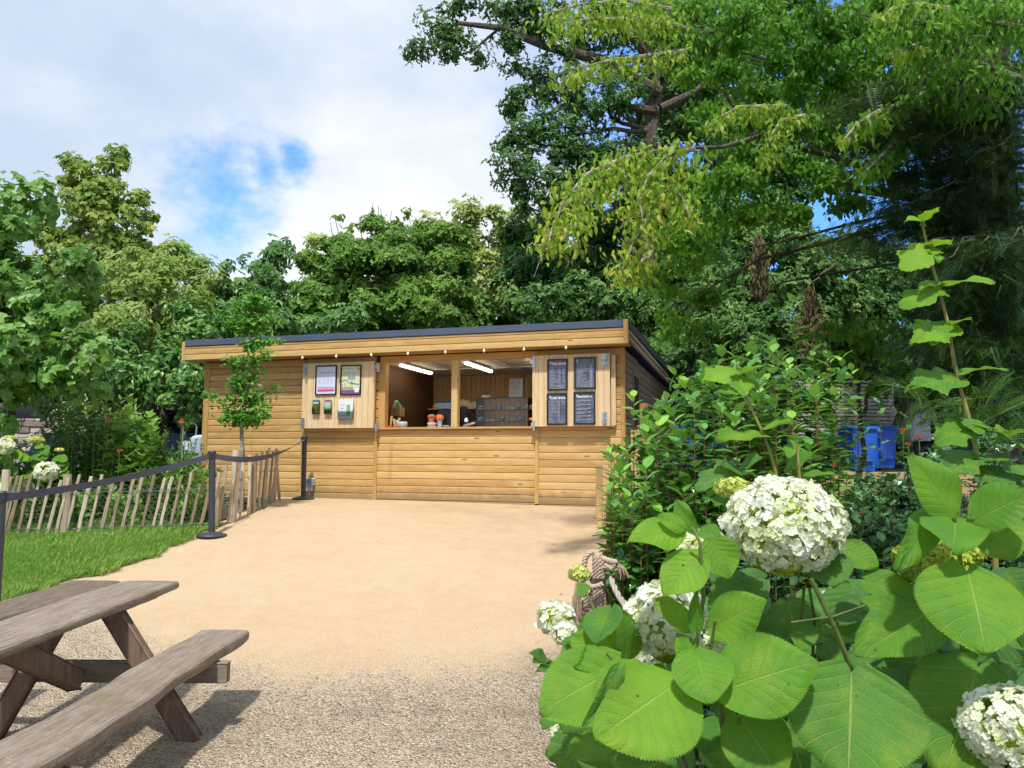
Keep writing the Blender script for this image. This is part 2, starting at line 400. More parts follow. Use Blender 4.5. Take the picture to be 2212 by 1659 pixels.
M['slat'] = woodmat('silver_slats', (.42, .36, .33), (.58, .52, .48), (.70, .65, .61), knots=False, var=.8)
M['roof'] = plain('blue_grey_roof_trim', (.075, .10, .155), .45, noise=.06, nscale=2)
M['roofgreen'] = plain('dark_green_roof_felt', (.02, .045, .035), .8)
M['black'] = plain('black_plastic', (.030, .031, .035), .5, bump=.2)
M['post'] = plain('dark_grey_painted_metal', (.045, .05, .062), .45, noise=.15, nscale=20)
M['belt'] = plain('navy_webbing', (.08, .085, .135), .75, noise=.15, nscale=60, bump=.3)
M['frame'] = plain('black_frame', (.012, .014, .016), .35, noise=.05)
M['steel'] = plain('galvanised_steel', (.55, .60, .66), .38, .85, noise=.15, nscale=40)
M['ceiling'] = plain('white_ceiling', (.62, .56, .50), .8, noise=.04)
M['white'] = plain('white_paper', (.78, .80, .86), .6, noise=.02)
M['ceramic'] = plain('white_ceramic', (.62, .62, .60), .25, noise=.04)
M['grey'] = plain('pale_grey_plastic', (.42, .47, .53), .45, noise=.05)
M['terra'] = plain('terracotta', (.52, .16, .05), .75, noise=.15)
M['tube'] = plain('lit_tube', (1, .93, .75), .5, emit=(1, .86, .62, 14))
M['bulb'] = plain('glass_bulb', (.85, .80, .68), .15, noise=.02, spec=.8)
M['soil'] = plain('dark_soil', (.055, .038, .024), .95, noise=.5, nscale=25, bump=1)
M['bark'] = plain('grey_brown_bark', (.11, .085, .062), .9, noise=.5, nscale=14, bump=1)
M['barkpale'] = plain('pale_mottled_bark', (.34, .30, .24), .8, noise=.6, nscale=9, bump=.6)
M['barkred'] = plain('reddish_twig', (.30, .085, .05), .6, noise=.3)
M['stem'] = plain('green_stem', (.15, .20, .04), .6, noise=.4, nscale=15)
M['blue'] = plain('blue_bin_plastic', (.014, .12, .62), .38, noise=.08, nscale=4)
M['glass'] = None
L_ = leafmat
M['l_tulip'] = L_('tulip_leaf', [(.0, (.08, .18, .04)), (.45, (.16, .32, .07)), (.75, (.26, .43, .13)), (1, (.45, .56, .36))], .4, .5, .42)
M['l_maple'] = L_('sycamore_leaf', [(.0, (.13, .22, .05)), (.5, (.26, .36, .09)), (.85, (.40, .45, .14)), (1, (.55, .45, .06))], .5, .3, .38)
M['l_light'] = L_('light_shrub_leaf', [(.0, (.20, .31, .08)), (.5, (.36, .47, .16)), (1, (.50, .56, .26))], .5, .3, .45)
M['l_ivy'] = L_('ivy_leaf', [(.0, (.05, .13, .03)), (.5, (.13, .28, .07)), (1, (.28, .43, .13))], .35, .5, .3)
M['l_chest'] = L_('chestnut_leaf', [(.0, (.06, .14, .045)), (.5, (.13, .26, .09)), (1, (.25, .38, .17))], .42, .45, .25)
M['l_dome'] = L_('dome_tree_leaf', [(.0, (.07, .15, .035)), (.5, (.15, .27, .06)), (.9, (.24, .38, .09)), (1, (.33, .42, .10))], .55, .2, .2)
M['l_yellow'] = L_('yellowing_leaf', [(.0, (.22, .31, .08)), (.5, (.40, .48, .16)), (.9, (.55, .60, .28)), (1, (.55, .42, .2))], .5, .3, .3)
M['l_oak'] = L_('oak_leaf', [(.0, (.03, .08, .025)), (.5, (.07, .165, .04)), (.85, (.13, .255, .065)), (1, (.22, .31, .08))], .45, .35, .22)
M['l_dark'] = L_('dark_wood_leaf', [(.0, (.025, .075, .024)), (.5, (.065, .165, .043)), (1, (.15, .28, .075))], .45, .3, .2)
M['l_wood'] = L_('far_wood_leaf', [(.0, (.04, .11, .033)), (.5, (.11, .22, .065)), (.9, (.23, .35, .13)), (1, (.35, .42, .17))], .5, .3, .2)
M['l_hang'] = L_('hanging_leaf_mid', [(.0, (.04, .14, .02)), (.5, (.11, .28, .03)), (1, (.24, .44, .06))], .5, .25, .5)
M['l_hangy'] = L_('hanging_leaf_yellow', [(.0, (.12, .30, .035)), (.45, (.27, .44, .05)), (.93, (.52, .60, .10)), (.985, (.55, .34, .12)), (1, (.30, .16, .06))], .5, .25, .5, (.5, .5, .06))
M['l_yew'] = L_('yew_needle', [(.0, (.014, .045, .018)), (.6, (.034, .10, .034)), (1, (.10, .21, .06))], .5, .3, .1)
M['l_laurel'] = L_('glossy_laurel_leaf', [(.0, (.04, .14, .035)), (.5, (.10, .26, .06)), (.8, (.20, .42, .075)), (1, (.38, .62, .11))], .22, .9, .3)
M['l_holly'] = L_('holly_leaf', [(.0, (.025, .085, .04)), (.5, (.06, .16, .07)), (1, (.15, .32, .08))], .25, .7, .15)
M['l_bed'] = L_('border_plant_leaf', [(.0, (.05, .15, .03)), (.5, (.13, .28, .05)), (1, (.28, .44, .10))], .45, .35, .35)
M['l_beddark'] = L_('border_shrub_leaf', [(.0, (.03, .09, .025)), (.5, (.07, .175, .04)), (1, (.17, .31, .08))], .4, .4, .25)
M['l_young'] = L_('hornbeam_leaf', [(.0, (.05, .17, .02)), (.5, (.12, .31, .04)), (.93, (.24, .46, .07)), (1, (.40, .15, .04))], .4, .4, .35)
M['l_grass'] = L_('grass_blade', [(.0, (.16, .32, .05)), (.5, (.25, .38, .095)), (.9, (.38, .50, .17)), (1, (.54, .52, .30))], .5, .3, .4, (.2, .5, .03))
M['catkin'] = L_('dry_seed_bunch', [(.0, (.07, .05, .028)), (.6, (.15, .115, .06)), (1, (.22, .20, .09))], .8, .1, .1)
M['petal'] = L_('cream_petal', [(.0, (.55, .66, .22)), (.35, (.76, .80, .46)), (.66, (.88, .89, .72)), (1, (.92, .93, .88))], .6, .2, .35, (.9, .95, .75))
M['petalg'] = L_('lime_bud', [(.0, (.25, .34, .05)), (.5, (.48, .55, .10)), (1, (.70, .72, .25))], .6, .2, .2, (.6, .7, .1))
M['redfl'] = plain('red_flower', (.65, .06, .03), .6)

def glassmat():
    m_, nt, p = mat('clear_glass'); g = nt.new('ShaderNodeBsdfGlossy'); g.inputs[1].default_value = .03; t = nt.new('ShaderNodeBsdfTransparent'); t.inputs[0].default_value = (.965, .985, .975, 1)
    fr = nt.new('ShaderNodeFresnel'); fr.inputs[0].default_value = 1.45; mx = nt.new('ShaderNodeMixShader')
    nt.l.new(fr.outputs[0], mx.inputs[0]); nt.l.new(t.outputs[0], mx.inputs[1]); nt.l.new(g.outputs[0], mx.inputs[2]); nt.l.new(mx.outputs[0], nt.n['Material Output'].inputs[0]); return m_
M['glass'] = glassmat()

def bigleafmat(name, stops, tcol):
    m_, nt, p = mat(name); at_ = nt.new('ShaderNodeAttribute', attribute_name='rnd').outputs['Fac']
    uv = nt.new('ShaderNodeUVMap').outputs[0]; sp = nt.new('ShaderNodeSeparateXYZ'); nt.l.new(uv, sp.inputs[0])
    tc = nt.new('ShaderNodeTexCoord').outputs['Object']
    av = nt.math('ABSOLUTE', sp.outputs[1])
    ph = nt.math('SUBTRACT', nt.math('MULTIPLY', sp.outputs[0], 8.0), nt.math('MULTIPLY', nt.math('POWER', av, .8), 2.4))
    fr = nt.math('ABSOLUTE', nt.math('SUBTRACT', nt.math('FRACT', nt.math('ADD', ph, 10.5)), .5))   # 0 at a vein
    side = nt.rng(fr, .015, .075, 1, 0)
    mid = nt.rng(av, .008, .04, 1, 0)
    vein = nt.math('MAXIMUM', nt.math('MULTIPLY', side, .75), mid)
    ret = nt.voro(tc, 240, 'DISTANCE_TO_EDGE')
    f = nt.math('ADD', at_, nt.math('MULTIPLY', nt.math('SUBTRACT', nt.noise(tc, 14, 5), .5), .5))
    c = nt.ramp(f, stops)
    c = nt.mix(nt.math('MULTIPLY', nt.rng(ret, 0, .12, 1, 0), .16), c, (.25, .42, .05, 1))
    c = nt.mix(nt.math('MULTIPLY', vein, .6), c, (.36, .50, .12, 1))
    nt.l.new(c, p.inputs['Base Color']); p.inputs['Roughness'].default_value = .55; p.inputs['Specular IOR Level'].default_value = .3
    low = nt.noise(tc, 22, 4); c = nt.mix(nt.rng(low, .45, .75, 0, .35), c, (.30, .40, .03, 1)); spv = nt.new('ShaderNodeTexVoronoi'); nt.put(spv.inputs[0], tc); spv.inputs['Scale'].default_value = 48; spc = nt.new('ShaderNodeSeparateColor'); nt.l.new(spv.outputs['Color'], spc.inputs[0])
    hole = nt.math('MULTIPLY', nt.rng(spv.outputs['Distance'], .10, .16, 1, 0), nt.math('GREATER_THAN', spc.outputs[0], .88)); c = nt.mix(nt.math('MULTIPLY', hole, .85), c, (.05, .045, .015, 1)); nt.l.new(c, p.inputs['Base Color'])
    eb = nt.math('MULTIPLY', nt.rng(av, .90, 1.0), nt.rng(nt.noise(tc, 30, 5, .7), .55, .68)); c = nt.mix(nt.math('MULTIPLY', eb, .75), c, (.22, .13, .03, 1)); nt.l.new(c, p.inputs['Base Color'])
    hgt = nt.math('ADD', nt.math('MULTIPLY', vein, -1), nt.math('MULTIPLY', nt.rng(ret, 0, .2), .25))
    bp = nt.bump(hgt, .8, .0016); nt.l.new(bp, p.inputs['Normal'])
    tr = nt.new('ShaderNodeBsdfTranslucent'); nt.l.new(nt.mix(.5, c, (*tcol, 1)), tr.inputs[0])
    mx = nt.new('ShaderNodeMixShader'); mx.inputs[0].default_value = .38
    nt.l.new(p.outputs[0], mx.inputs[1]); nt.l.new(tr.outputs[0], mx.inputs[2]); nt.l.new(mx.outputs[0], nt.n['Material Output'].inputs[0])
    return m_
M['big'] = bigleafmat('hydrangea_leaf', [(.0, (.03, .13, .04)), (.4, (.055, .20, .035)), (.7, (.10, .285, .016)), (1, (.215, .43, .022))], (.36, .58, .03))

def groundmat():
    m_, nt, p = mat('sand_and_gravel'); tc = nt.new('ShaderNodeTexCoord').outputs['Object']; sp = nt.new('ShaderNodeSeparateXYZ'); nt.l.new(tc, sp.inputs[0])
    big = nt.noise(tc, .8, 5, .6); mid = nt.noise(tc, 5, 6, .65); fine = nt.noise(tc, 60, 4, .7)
    # where the sand stops: further forward in the middle of the path, with a ragged edge
    lim = nt.math('ADD', 5.48, nt.math('MULTIPLY', nt.math('POWER', nt.math('ABSOLUTE', nt.math('ADD', sp.outputs[0], 1.15)), 2), .22))
    e = nt.math('ADD', nt.math('SUBTRACT', sp.outputs[1], lim), nt.math('MULTIPLY', nt.math('SUBTRACT', mid, .5), 1.3))
    e = nt.math('ADD', e, nt.math('MULTIPLY', nt.math('SUBTRACT', fine, .5), .8))
    sandf = nt.rng(e, -.45, .40)
    dark_patch = nt.math('MULTIPLY', nt.rng(nt.math('ADD', sp.outputs[1], nt.math('MULTIPLY', sp.outputs[0], .9)), 8.5, 12.5), nt.rng(nt.noise(tc, 1.1, 6, .65), .42, .64, 0, .5))  # darker brown noise patches, stronger towards the kiosk and the right
    sand = nt.ramp(nt.math('ADD', nt.math('MULTIPLY', big, .5), nt.math('MULTIPLY', mid, .5)), [(.28, (.55, .385, .235)), (.5, (.615, .445, .28)), (.72, (.66, .495, .325))])
    v1 = nt.new('ShaderNodeTexVoronoi'); nt.put(v1.inputs[0], tc); v1.inputs['Scale'].default_value = 78
    sc_ = nt.new('ShaderNodeSeparateColor'); nt.l.new(v1.outputs['Color'], sc_.inputs[0])
    grav = nt.ramp(sc_.outputs[0], [(0, (.24, .17, .11)), (.14, (.46, .35, .235)), (.5, (.62, .49, .345)), (.85, (.72, .60, .45)), (1, (.80, .70, .57))])
    grav = nt.mix(nt.math('MULTIPLY', nt.rng(nt.math('ADD', nt.math('MULTIPLY', big, .7), nt.math('MULTIPLY', mid, .5)), .56, .78), .5), grav, (.27, .20, .14, 1))
    grav = nt.mix(nt.math('MULTIPLY', nt.rng(sp.outputs[0], -.2, .7), .4), grav, (.26, .18, .13, 1))
    gap = nt.rng(nt.voro(tc, 78, 'DISTANCE_TO_EDGE'), .0, .08, .72, 1.06)
    g2 = nt.new('ShaderNodeVectorMath', operation='SCALE'); nt.l.new(grav, g2.inputs[0]); nt.l.new(gap, g2.inputs['Scale'])
    speck = nt.voro(tc, 95); sandc = nt.mix(nt.math('MULTIPLY', nt.rng(speck, .10, .28, 1, 0), nt.rng(mid, .45, .6, 0, .55)), sand, (.80, .66, .45, 1))
    spd = nt.new('ShaderNodeTexVoronoi'); nt.put(spd.inputs[0], tc); spd.inputs['Scale'].default_value = 34
    sdc = nt.new('ShaderNodeSeparateColor'); nt.l.new(spd.outputs['Color'], sdc.inputs[0])
    dk = nt.math('MULTIPLY', nt.rng(spd.outputs['Distance'], .10, .22, 1, 0), nt.math('GREATER_THAN', sdc.outputs[0], .72))
    sandc = nt.mix(nt.math('MULTIPLY', dk, .6), sandc, (.30, .19, .09, 1))
    sandc = nt.mix(dark_patch, sandc, (.36, .25, .15, 1))
    c = nt.mix(sandf, g2.outputs[0], sandc); nt.l.new(c, p.inputs['Base Color']); p.inputs['Roughness'].default_value = .9; p.inputs['Specular IOR Level'].default_value = .15
    hs = nt.math('ADD', nt.math('MULTIPLY', fine, 1.1), nt.math('MULTIPLY', mid, 1.4)); hg = nt.math('MULTIPLY', nt.math('SUBTRACT', 1, v1.outputs['Distance']), 2.0)
    mxh = nt.math('ADD', nt.math('MULTIPLY', hs, sandf), nt.math('MULTIPLY', hg, nt.math('SUBTRACT', 1, sandf)))
    nt.l.new(nt.bump(mxh, .9, .018), p.inputs['Normal'])
    return m_
M['path'] = groundmat()
def stonemat():
    m_, nt, p = mat('rubble_stone'); tc = nt.new('ShaderNodeTexCoord').outputs['Object']; at_ = nt.new('ShaderNodeAttribute', attribute_name='rnd').outputs['Fac']
    f = nt.math('ADD', nt.math('MULTIPLY', at_, .7), nt.math('MULTIPLY', nt.noise(tc, 9, 6), .4))
    nt.l.new(nt.ramp(f, [(.15, (.22, .17, .14)), (.5, (.38, .31, .26)), (.9, (.60, .53, .45))]), p.inputs['Base Color']); p.inputs['Roughness'].default_value = .9
    nt.l.new(nt.bump(nt.noise(tc, 30, 6), .8, .02), p.inputs['Normal']); return m_
M['stone'] = stonemat()

# ------------------------------------------------------------------ ground, path, lawn
def grid(xs, ys, dz=0, name='g'):
    X, Y = np.meshgrid(xs, ys) if np.ndim(xs) == 1 else (xs, ys)
    Z = H(X, Y)+dz; V = np.stack([X, Y, Z], -1).reshape(-1, 3); nr, nc = X.shape
    i = (np.arange(nr-1)[:, None]*nc+np.arange(nc-1)[None]).ravel()
    lo = np.stack([i, i+1, i+nc+1, i+nc], -1).ravel()
    return mesh_np(name, V, lo, np.arange(len(i))*4, None, None, True)
xs = np.concatenate([np.linspace(-120, -12, 20), np.linspace(-11, 11, 60), np.linspace(12, 120, 20)])
ys = np.concatenate([np.linspace(-12, 1, 8), np.linspace(1.3, 18, 90), np.linspace(19, 90, 30)])
structure(obj('ground', grid(xs, ys, -.03, 'ground'), M['soil']))
E_ = np.array([G(*q)[:2] for q in ((201, 1249), (255, 1230), (330, 1203), (384, 1176), (429, 1156), (447, 1146), (495, 1129), (540, 1104), (594, 1083))])
def lawn_edge(y): 
    return np.interp(y, E_[:, 1], E_[:, 0], left=E_[0, 0]-.2)+.035*np.sin(np.asarray(y)*9)+.02*np.sin(np.asarray(y)*23)
R_ = np.array([G(*q)[:2] for q in ((1230, 1652), (1200, 1500), (1235, 1390), (1262, 1290), (1305, 1200), (1314, 1150), (1300, 1092))])
def path_right(y): return np.interp(y, R_[:, 1], R_[:, 0])+.03*np.sin(np.asarray(y)*7)
yy = np.linspace(1.2, 15.5, 160)[:, None]; tt = np.linspace(0, 1, 60)[None]
xr = path_right(yy); xr = np.where(yy > 11.3, 1.75, xr); X = -9+(xr+9)*tt
structure(obj('path', grid(X, yy+0*tt, 0, 'path'), M['path']))
# lawn between the path and the paling fence
yl = np.linspace(6.55, 12.7, 60)[:, None]; tl = np.linspace(0, 1, 30)[None]
FA, FB, FC = G(-60, 1172)[:2], G(432, 1143)[:2], G(600, 1082)[:2]
yback = 9.75
yl = np.linspace(6.55, 10.2, 50)[:, None]
xe = lawn_edge(yl); X = -9+(xe+9)*tl
structure(obj('lawn', grid(X, yl+0*tl, .008, 'lawn'), plain('lawn_soil_green', (.09, .17, .035), .9)))
n = 62000
gy = rng.uniform(6.5, 10.15, n); gx = -7.2+(lawn_edge(gy)+.05+7.2)*(1-rng.random(n)**1.25)
vis = np.abs(gx/gy) < .72; gx, gy = gx[vis], gy[vis]; n = len(gx)
a = rng.uniform(0, 2*PI, n); tilt = rng.uniform(.05, .75, n)
yd = np.stack([np.cos(a)*tilt, np.sin(a)*tilt, np.ones(n)], -1); nr = np.stack([np.sin(a), -np.cos(a), .3*np.ones(n)], -1)
T_BLADE = ([(-.055, 0, 0), (.055, 0, 0), (.04, .55, .02), (0, 1, -.22), (-.04, .55, .02)], [(0, 1, 2, 4), (4, 2, 3)])
patch = .5+.5*np.sin(gx*2.3+np.sin(gy*1.7)*2)*np.sin(gy*2.9)
g = scatter('grass', T_BLADE, np.stack([gx, gy, H(gx, gy)+.015], -1), yd, nr, rng.uniform(.035, .085, n)*(.8+.5*patch), rng.random(n)*.55+patch*.42, M['l_grass'])
g['kind'] = 'stuff'; g['label'] = 'short green lawn grass between the fence and the sand'; g['category'] = 'grass'
# loose stones lying on the gravel
n = 26000
gy = 2.6+rng.random(n)**.9*3.9; gx = rng.uniform(-.72, .42, n)*gy; k = gx < path_right(gy)-.02; gx, gy = gx[k], gy[k]
keep = (gy+.0 < 5.65+np.abs(gx+1.15)**2*.22+rng.normal(0, .28, len(gx))) | (rng.random(len(gx)) < .06); gx, gy = gx[keep], gy[keep]; n = len(gx)
T_STONE = ([(.5, 0, 0), (.1, .42, .02), (-.5, .1, 0), (-.1, -.4, 0), (.05, .05, .38)], [(0, 1, 4), (1, 2, 4), (2, 3, 4), (3, 0, 4)])
a = rng.uniform(0, 2*PI, n)
g = scatter('loose_gravel', T_STONE, np.stack([gx, gy, H(gx, gy)-.001], -1), np.stack([np.cos(a), np.sin(a), rng.normal(0, .12, n)], -1), np.stack([rng.normal(0, .15, n), rng.normal(0, .15, n), np.ones(n)], -1), rng.uniform(.004, .013, n), rng.random(n),
            leafmat('gravel_stone', [(0, (.26, .19, .13)), (.3, (.50, .39, .27)), (.8, (.66, .56, .43)), (1, (.78, .71, .60))], .8, .2, 0))
g['kind'] = 'stuff'; g['label'] = 'loose pale gravel chips on the path by the picnic table'; g['category'] = 'gravel'
# leaf litter and bark chips on the bed at the right
n = 9000
gy = rng.uniform(2.2, 8.5, n); gx = path_right(gy)+rng.random(n)**1.4*1.6-.06
g = scatter('bark_mulch', T_STONE, np.stack([gx, gy, H(gx, gy)-.025], -1), norm(rng.normal(0, 1, (n, 3))*[1, 1, .3]), rng.normal(0, .3, (n, 3))+[0, 0, 1], rng.uniform(.012, .04, n), rng.random(n),
            leafmat('bark_chip', [(0, (.05, .03, .02)), (.6, (.16, .10, .07)), (1, (.32, .24, .18))], .9, .2, 0))
g['kind'] = 'stuff'; g['label'] = 'brown bark chips and litter along the bed edge'; g['category'] = 'mulch'
# a few fallen leaves blown over the sand
n = 60; gy = rng.uniform(3.2, 12.0, n); gx = lawn_edge(gy)+.1+(path_right(gy)-lawn_edge(gy)-.1)*np.where(rng.random(n) < .5, rng.random(n), 1-rng.random(n)**2*.35); a = rng.uniform(0, 2*PI, n)
g = scatter('fallen_leaves', T_OVAL, np.stack([gx, gy, H(gx, gy)+.004], -1), np.stack([np.cos(a), np.sin(a), np.full(n, .12)], -1), np.stack([rng.normal(0, .3, n), rng.normal(0, .3, n), np.ones(n)], -1), rng.uniform(.012, .03, n), rng.random(n),
            leafmat('dry_leaf', [(0, (.12, .07, .03)), (.6, (.30, .19, .08)), (1, (.40, .34, .10))], .7, .2, .1))
g['kind'] = 'stuff'; g['label'] = 'small dry leaves blown across the sand in front of the kiosk'; g['category'] = 'leaf litter'
# low soil edging under the fence: planting bed sheets
by = np.linspace(9.80, 20, 60)[:, None]; bt = np.linspace(0, 1, 30)[None]; bxe = np.where(by < 10.15, lawn_edge(by)-.5, np.where(by < 12.75, lawn_edge(by)-.12, -5.0)); bx_ = -12+(bxe+12)*bt
structure(obj('bed', grid(bx_, by+0*bt, .03, 'bed'), M['soil']))

# ------------------------------------------------------------------ kiosk
A17 = math.radians(17); KO = at(1357, 690, 11.2); KO = np.array([KO[0], KO[1], .87])
E1 = np.array([math.cos(A17), -math.sin(A17), 0]); E2 = np.array([math.sin(A17), math.cos(A17), 0])
def K(x, y, z): return KO+E1*x+E2*y+np.array([0, 0, z])
def kpx(px, py, off):
    d = pxray(px, py); t = ((KO+E2*off-CAM)@E2)/(d@E2); X = CAM+d*t; return float((X-KO)@E1), float(X[2]-.87)
kiosk = thing('timber_kiosk', 'long low honey-coloured timber kiosk with two open serving hatches and a blue-grey roof trim', 'kiosk', KO, -A17)
WL, WR, WY = -7.645, -.14, .35
DEP = 6.3
segs = [(-7.55, -5.64), (-5.58, -4.265), (-4.205, -1.51), (-1.45, WR)]
mb = MB()
mb.boards(*segs[0], -.08, 2.36, WY); 
mb.boards(*segs[1], -.08, 2.36, WY)
mb.boards(*segs[2], -.08, 1.135, WY)
mb.boards(*segs[3], -.08, 2.36, WY)
obj('wall', mb, M['clad'], kiosk)
mb = MB()   # the structure behind the boards
for (a, b, c, d) in ((WL, -4.13, -.1, 2.36), (-4.13, -1.5, -.1, 1.13), (-1.5, WR, -.1, 2.36)): mb.box(a+.003, b, WY+.003, WY+.08, c, d-.001)
obj('wall_frame', mb, M['darkwall'], kiosk)
mb = MB(); 
mb.box(WL-.02, -7.55, WY-.03, WY+.09, -.1, 2.36, c=.004)
for x in (-5.61, -4.235, -1.48): mb.box(x-.03, x+.03, WY-.034, WY+.002, -.02, 2.34 if x < -5 else 1.14, c=.003)
mb.box(WR-.03, WR+.035, WY-.03, WY+.05, -.1, 2.36, c=.004)
objs('batten', mb, M['trim'], kiosk)
mb = MB(); mb.box(-4.29, -1.42, WY-.07, WY+.30, 1.137, 1.172, c=.004); obj('counter', mb, M['trimh'], kiosk)
mb = MB(); mb.box(-4.18, -1.44, WY-.03, WY+.09, 2.255, 2.352, c=.004); obj('lintel', mb, M['trimh'], kiosk)
mb = MB(); mb.box(-2.905, -2.795, WY-.035, WY+.075, 1.173, 2.254, r=.7, c=.004); obj('centre_post', mb, M['sawn'], kiosk)
mb = MB(); mb.box(-4.205, -4.085, WY-.025, WY+.11, 1.173, 2.254, r=.5, c=.004); mb.box(-1.5, -1.45, WY-.025, WY+.11, 1.173, 2.254, c=.004)
for k in range(7): mb.box(-4.28, -4.206, WY-.02, WY+.0, 1.19+k*.15, 1.325+k*.15, c=.003)
objs('hatch_frame', mb, M['trim'], kiosk)
# fascia
XL, XR = -7.90, 0
mb = MB()
z = 2.615
for h in (.045, .10, .10):
    pr = [(.02, z-h), (.002, z-h+.001), (-.001, z-h+.008), (-.002, z-h*.4), (0, z-.012), (.008, z-.005), (.02, z)]
    V = [(XL+.07, p, q) for p, q in pr]+[(XR-.072, p, q) for p, q in pr]; n = len(pr)
    mb.add(V, [(i, i+n, i+n+1, i+1) for i in range(n-1)], random.random()); z -= h
obj('fascia', mb, M['clad'], kiosk)
mb = MB(); mb.box(XL, XL+.07, -.012, .022, 2.366, 2.70, c=.004); mb.box(XR-.072, XR, -.014, .022, 2.366, 2.73, c=.004)
objs('fascia_end', mb, M['trim'], kiosk)
mb = MB(); mb.box(XL+.071, XR-.074, -.016, .08, 2.618, 2.722, c=.003); obj('roof_trim', mb, M['roof'], kiosk)
mb = MB(); mb.box(XL+.01, XR-.01, .024, WY-.004, 2.37, 2.395); obj('soffit', mb, M['trimh'], kiosk)
# roof slopes down towards the back
slope = .012
mb = MB(); mb.add([(XL+.03, .081, 2.70), (XR-.01, .081, 2.70), (XR-.01, DEP+.3, 2.70-slope*DEP), (XL+.03, DEP+.3, 2.70-slope*DEP), (XL+.03, .081, 2.40), (XR-.01, .081, 2.40), (XR-.01, DEP+.3, 2.40-slope*DEP), (XL+.03, DEP+.3, 2.40-slope*DEP)],
                  [(0, 1, 2, 3), (7, 6, 5, 4), (4, 5, 1, 0), (1, 5, 6, 2), (2, 6, 7, 3), (3, 7, 4, 0)]); obj('roof', mb, M['roofgreen'], kiosk)
# right side: fascia boards and wall running back
def side_boards(mb, y0, y1, z0, z1, x, pitch=.117, th=.02, drop=0):
    z = z1
    while z > z0+.01:
        h = min(pitch, z-z0); b = z-h
        pr = [(x, b), (x+th*.6, b+.003), (x+th, b+h*.4), (x+th*.8, z-.016), (x+.002, z-.007), (x, z)]; n = len(pr)
        V = [(p, y0, q) for p, q in pr]+[(p, y1, q-drop) for p, q in pr]
        mb.add(V, [(i, i+1, i+n+1, i+n) for i in range(n-1)]+[tuple(range(n)), tuple(range(n, 2*n))[::-1]], random.random()); z -= h
mb = MB(); side_boards(mb, .03, DEP+.3, 2.40, 2.60, -.008, .1, .016, slope*DEP); obj('side_fascia', mb, M['clad_shaded'], kiosk)
mb = MB(); mb.box(-.012, .004, .026, DEP+.3, 2.604, 2.73); obj('side_roof_trim', mb, M['roofgreen'], kiosk)
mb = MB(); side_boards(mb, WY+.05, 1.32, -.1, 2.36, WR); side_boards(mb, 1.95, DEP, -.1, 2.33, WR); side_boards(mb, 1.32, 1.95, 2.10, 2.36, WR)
mb.box(WR-.06, WR-.002, WY+.06, DEP, -.1, 2.33); mb.box(WL, WR-.06, DEP-.05, DEP, -.1, 2.3); mb.box(WL, WL+.05, WY+.09, DEP-.05, -.1, 2.36); obj('side_wall', mb, M['clad_shaded'], kiosk)
mb = MB(); mb.box(WR+.002, WR+.03, 1.26, 1.34, -.1, 2.12, c=.003); mb.box(WR+.002, WR+.03, 1.92, 2.0, -.1, 2.12, c=.003); mb.box(WR+.002, WR+.03, 1.342, 1.918, 2.04, 2.12, c=.003); objs('side_door_frame', mb, M['clad_shaded'], kiosk)
mb = MB(); mb.box(WR-.0, WR+.006, 1.342, 1.918, -.1, 2.038); obj('side_door', mb, M['darkwall'], kiosk)
# inside
mb = MB()
x = -4.36
while x < -.5:
    mb.box(x+.003, x+.097, 3.05, 3.07, 0, 2.32, c=.004); x += .1
mb.box(-4.4, -.4, 3.072, 3.09, 0, 2.32); obj('inside_wall', mb, M['inside'], kiosk)
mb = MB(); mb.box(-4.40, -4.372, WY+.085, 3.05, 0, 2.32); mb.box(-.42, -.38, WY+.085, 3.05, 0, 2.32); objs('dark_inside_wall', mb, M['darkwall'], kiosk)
mb = MB(); mb.box(-4.4, -.38, WY+.085, 3.05, 2.30, 2.325)
for x in (-3.55, -2.35, -1.2): mb.box(x-.02, x+.02, WY+.085, 3.04, 2.288, 2.299)
mb.box(-4.3, -.5, 1.8, 1.84, 2.286, 2.2985); obj('ceiling', mb, M['ceiling'], kiosk)
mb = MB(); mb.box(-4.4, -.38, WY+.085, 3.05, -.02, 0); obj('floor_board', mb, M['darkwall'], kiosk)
mb = MB(); mb.box(-4.37, -.42, 2.5, 3.04, .86, .90); mb.box(-4.3, -.45, 2.55, 3.0, 0, .859); obj('worktop', mb, M['black'], kiosk)
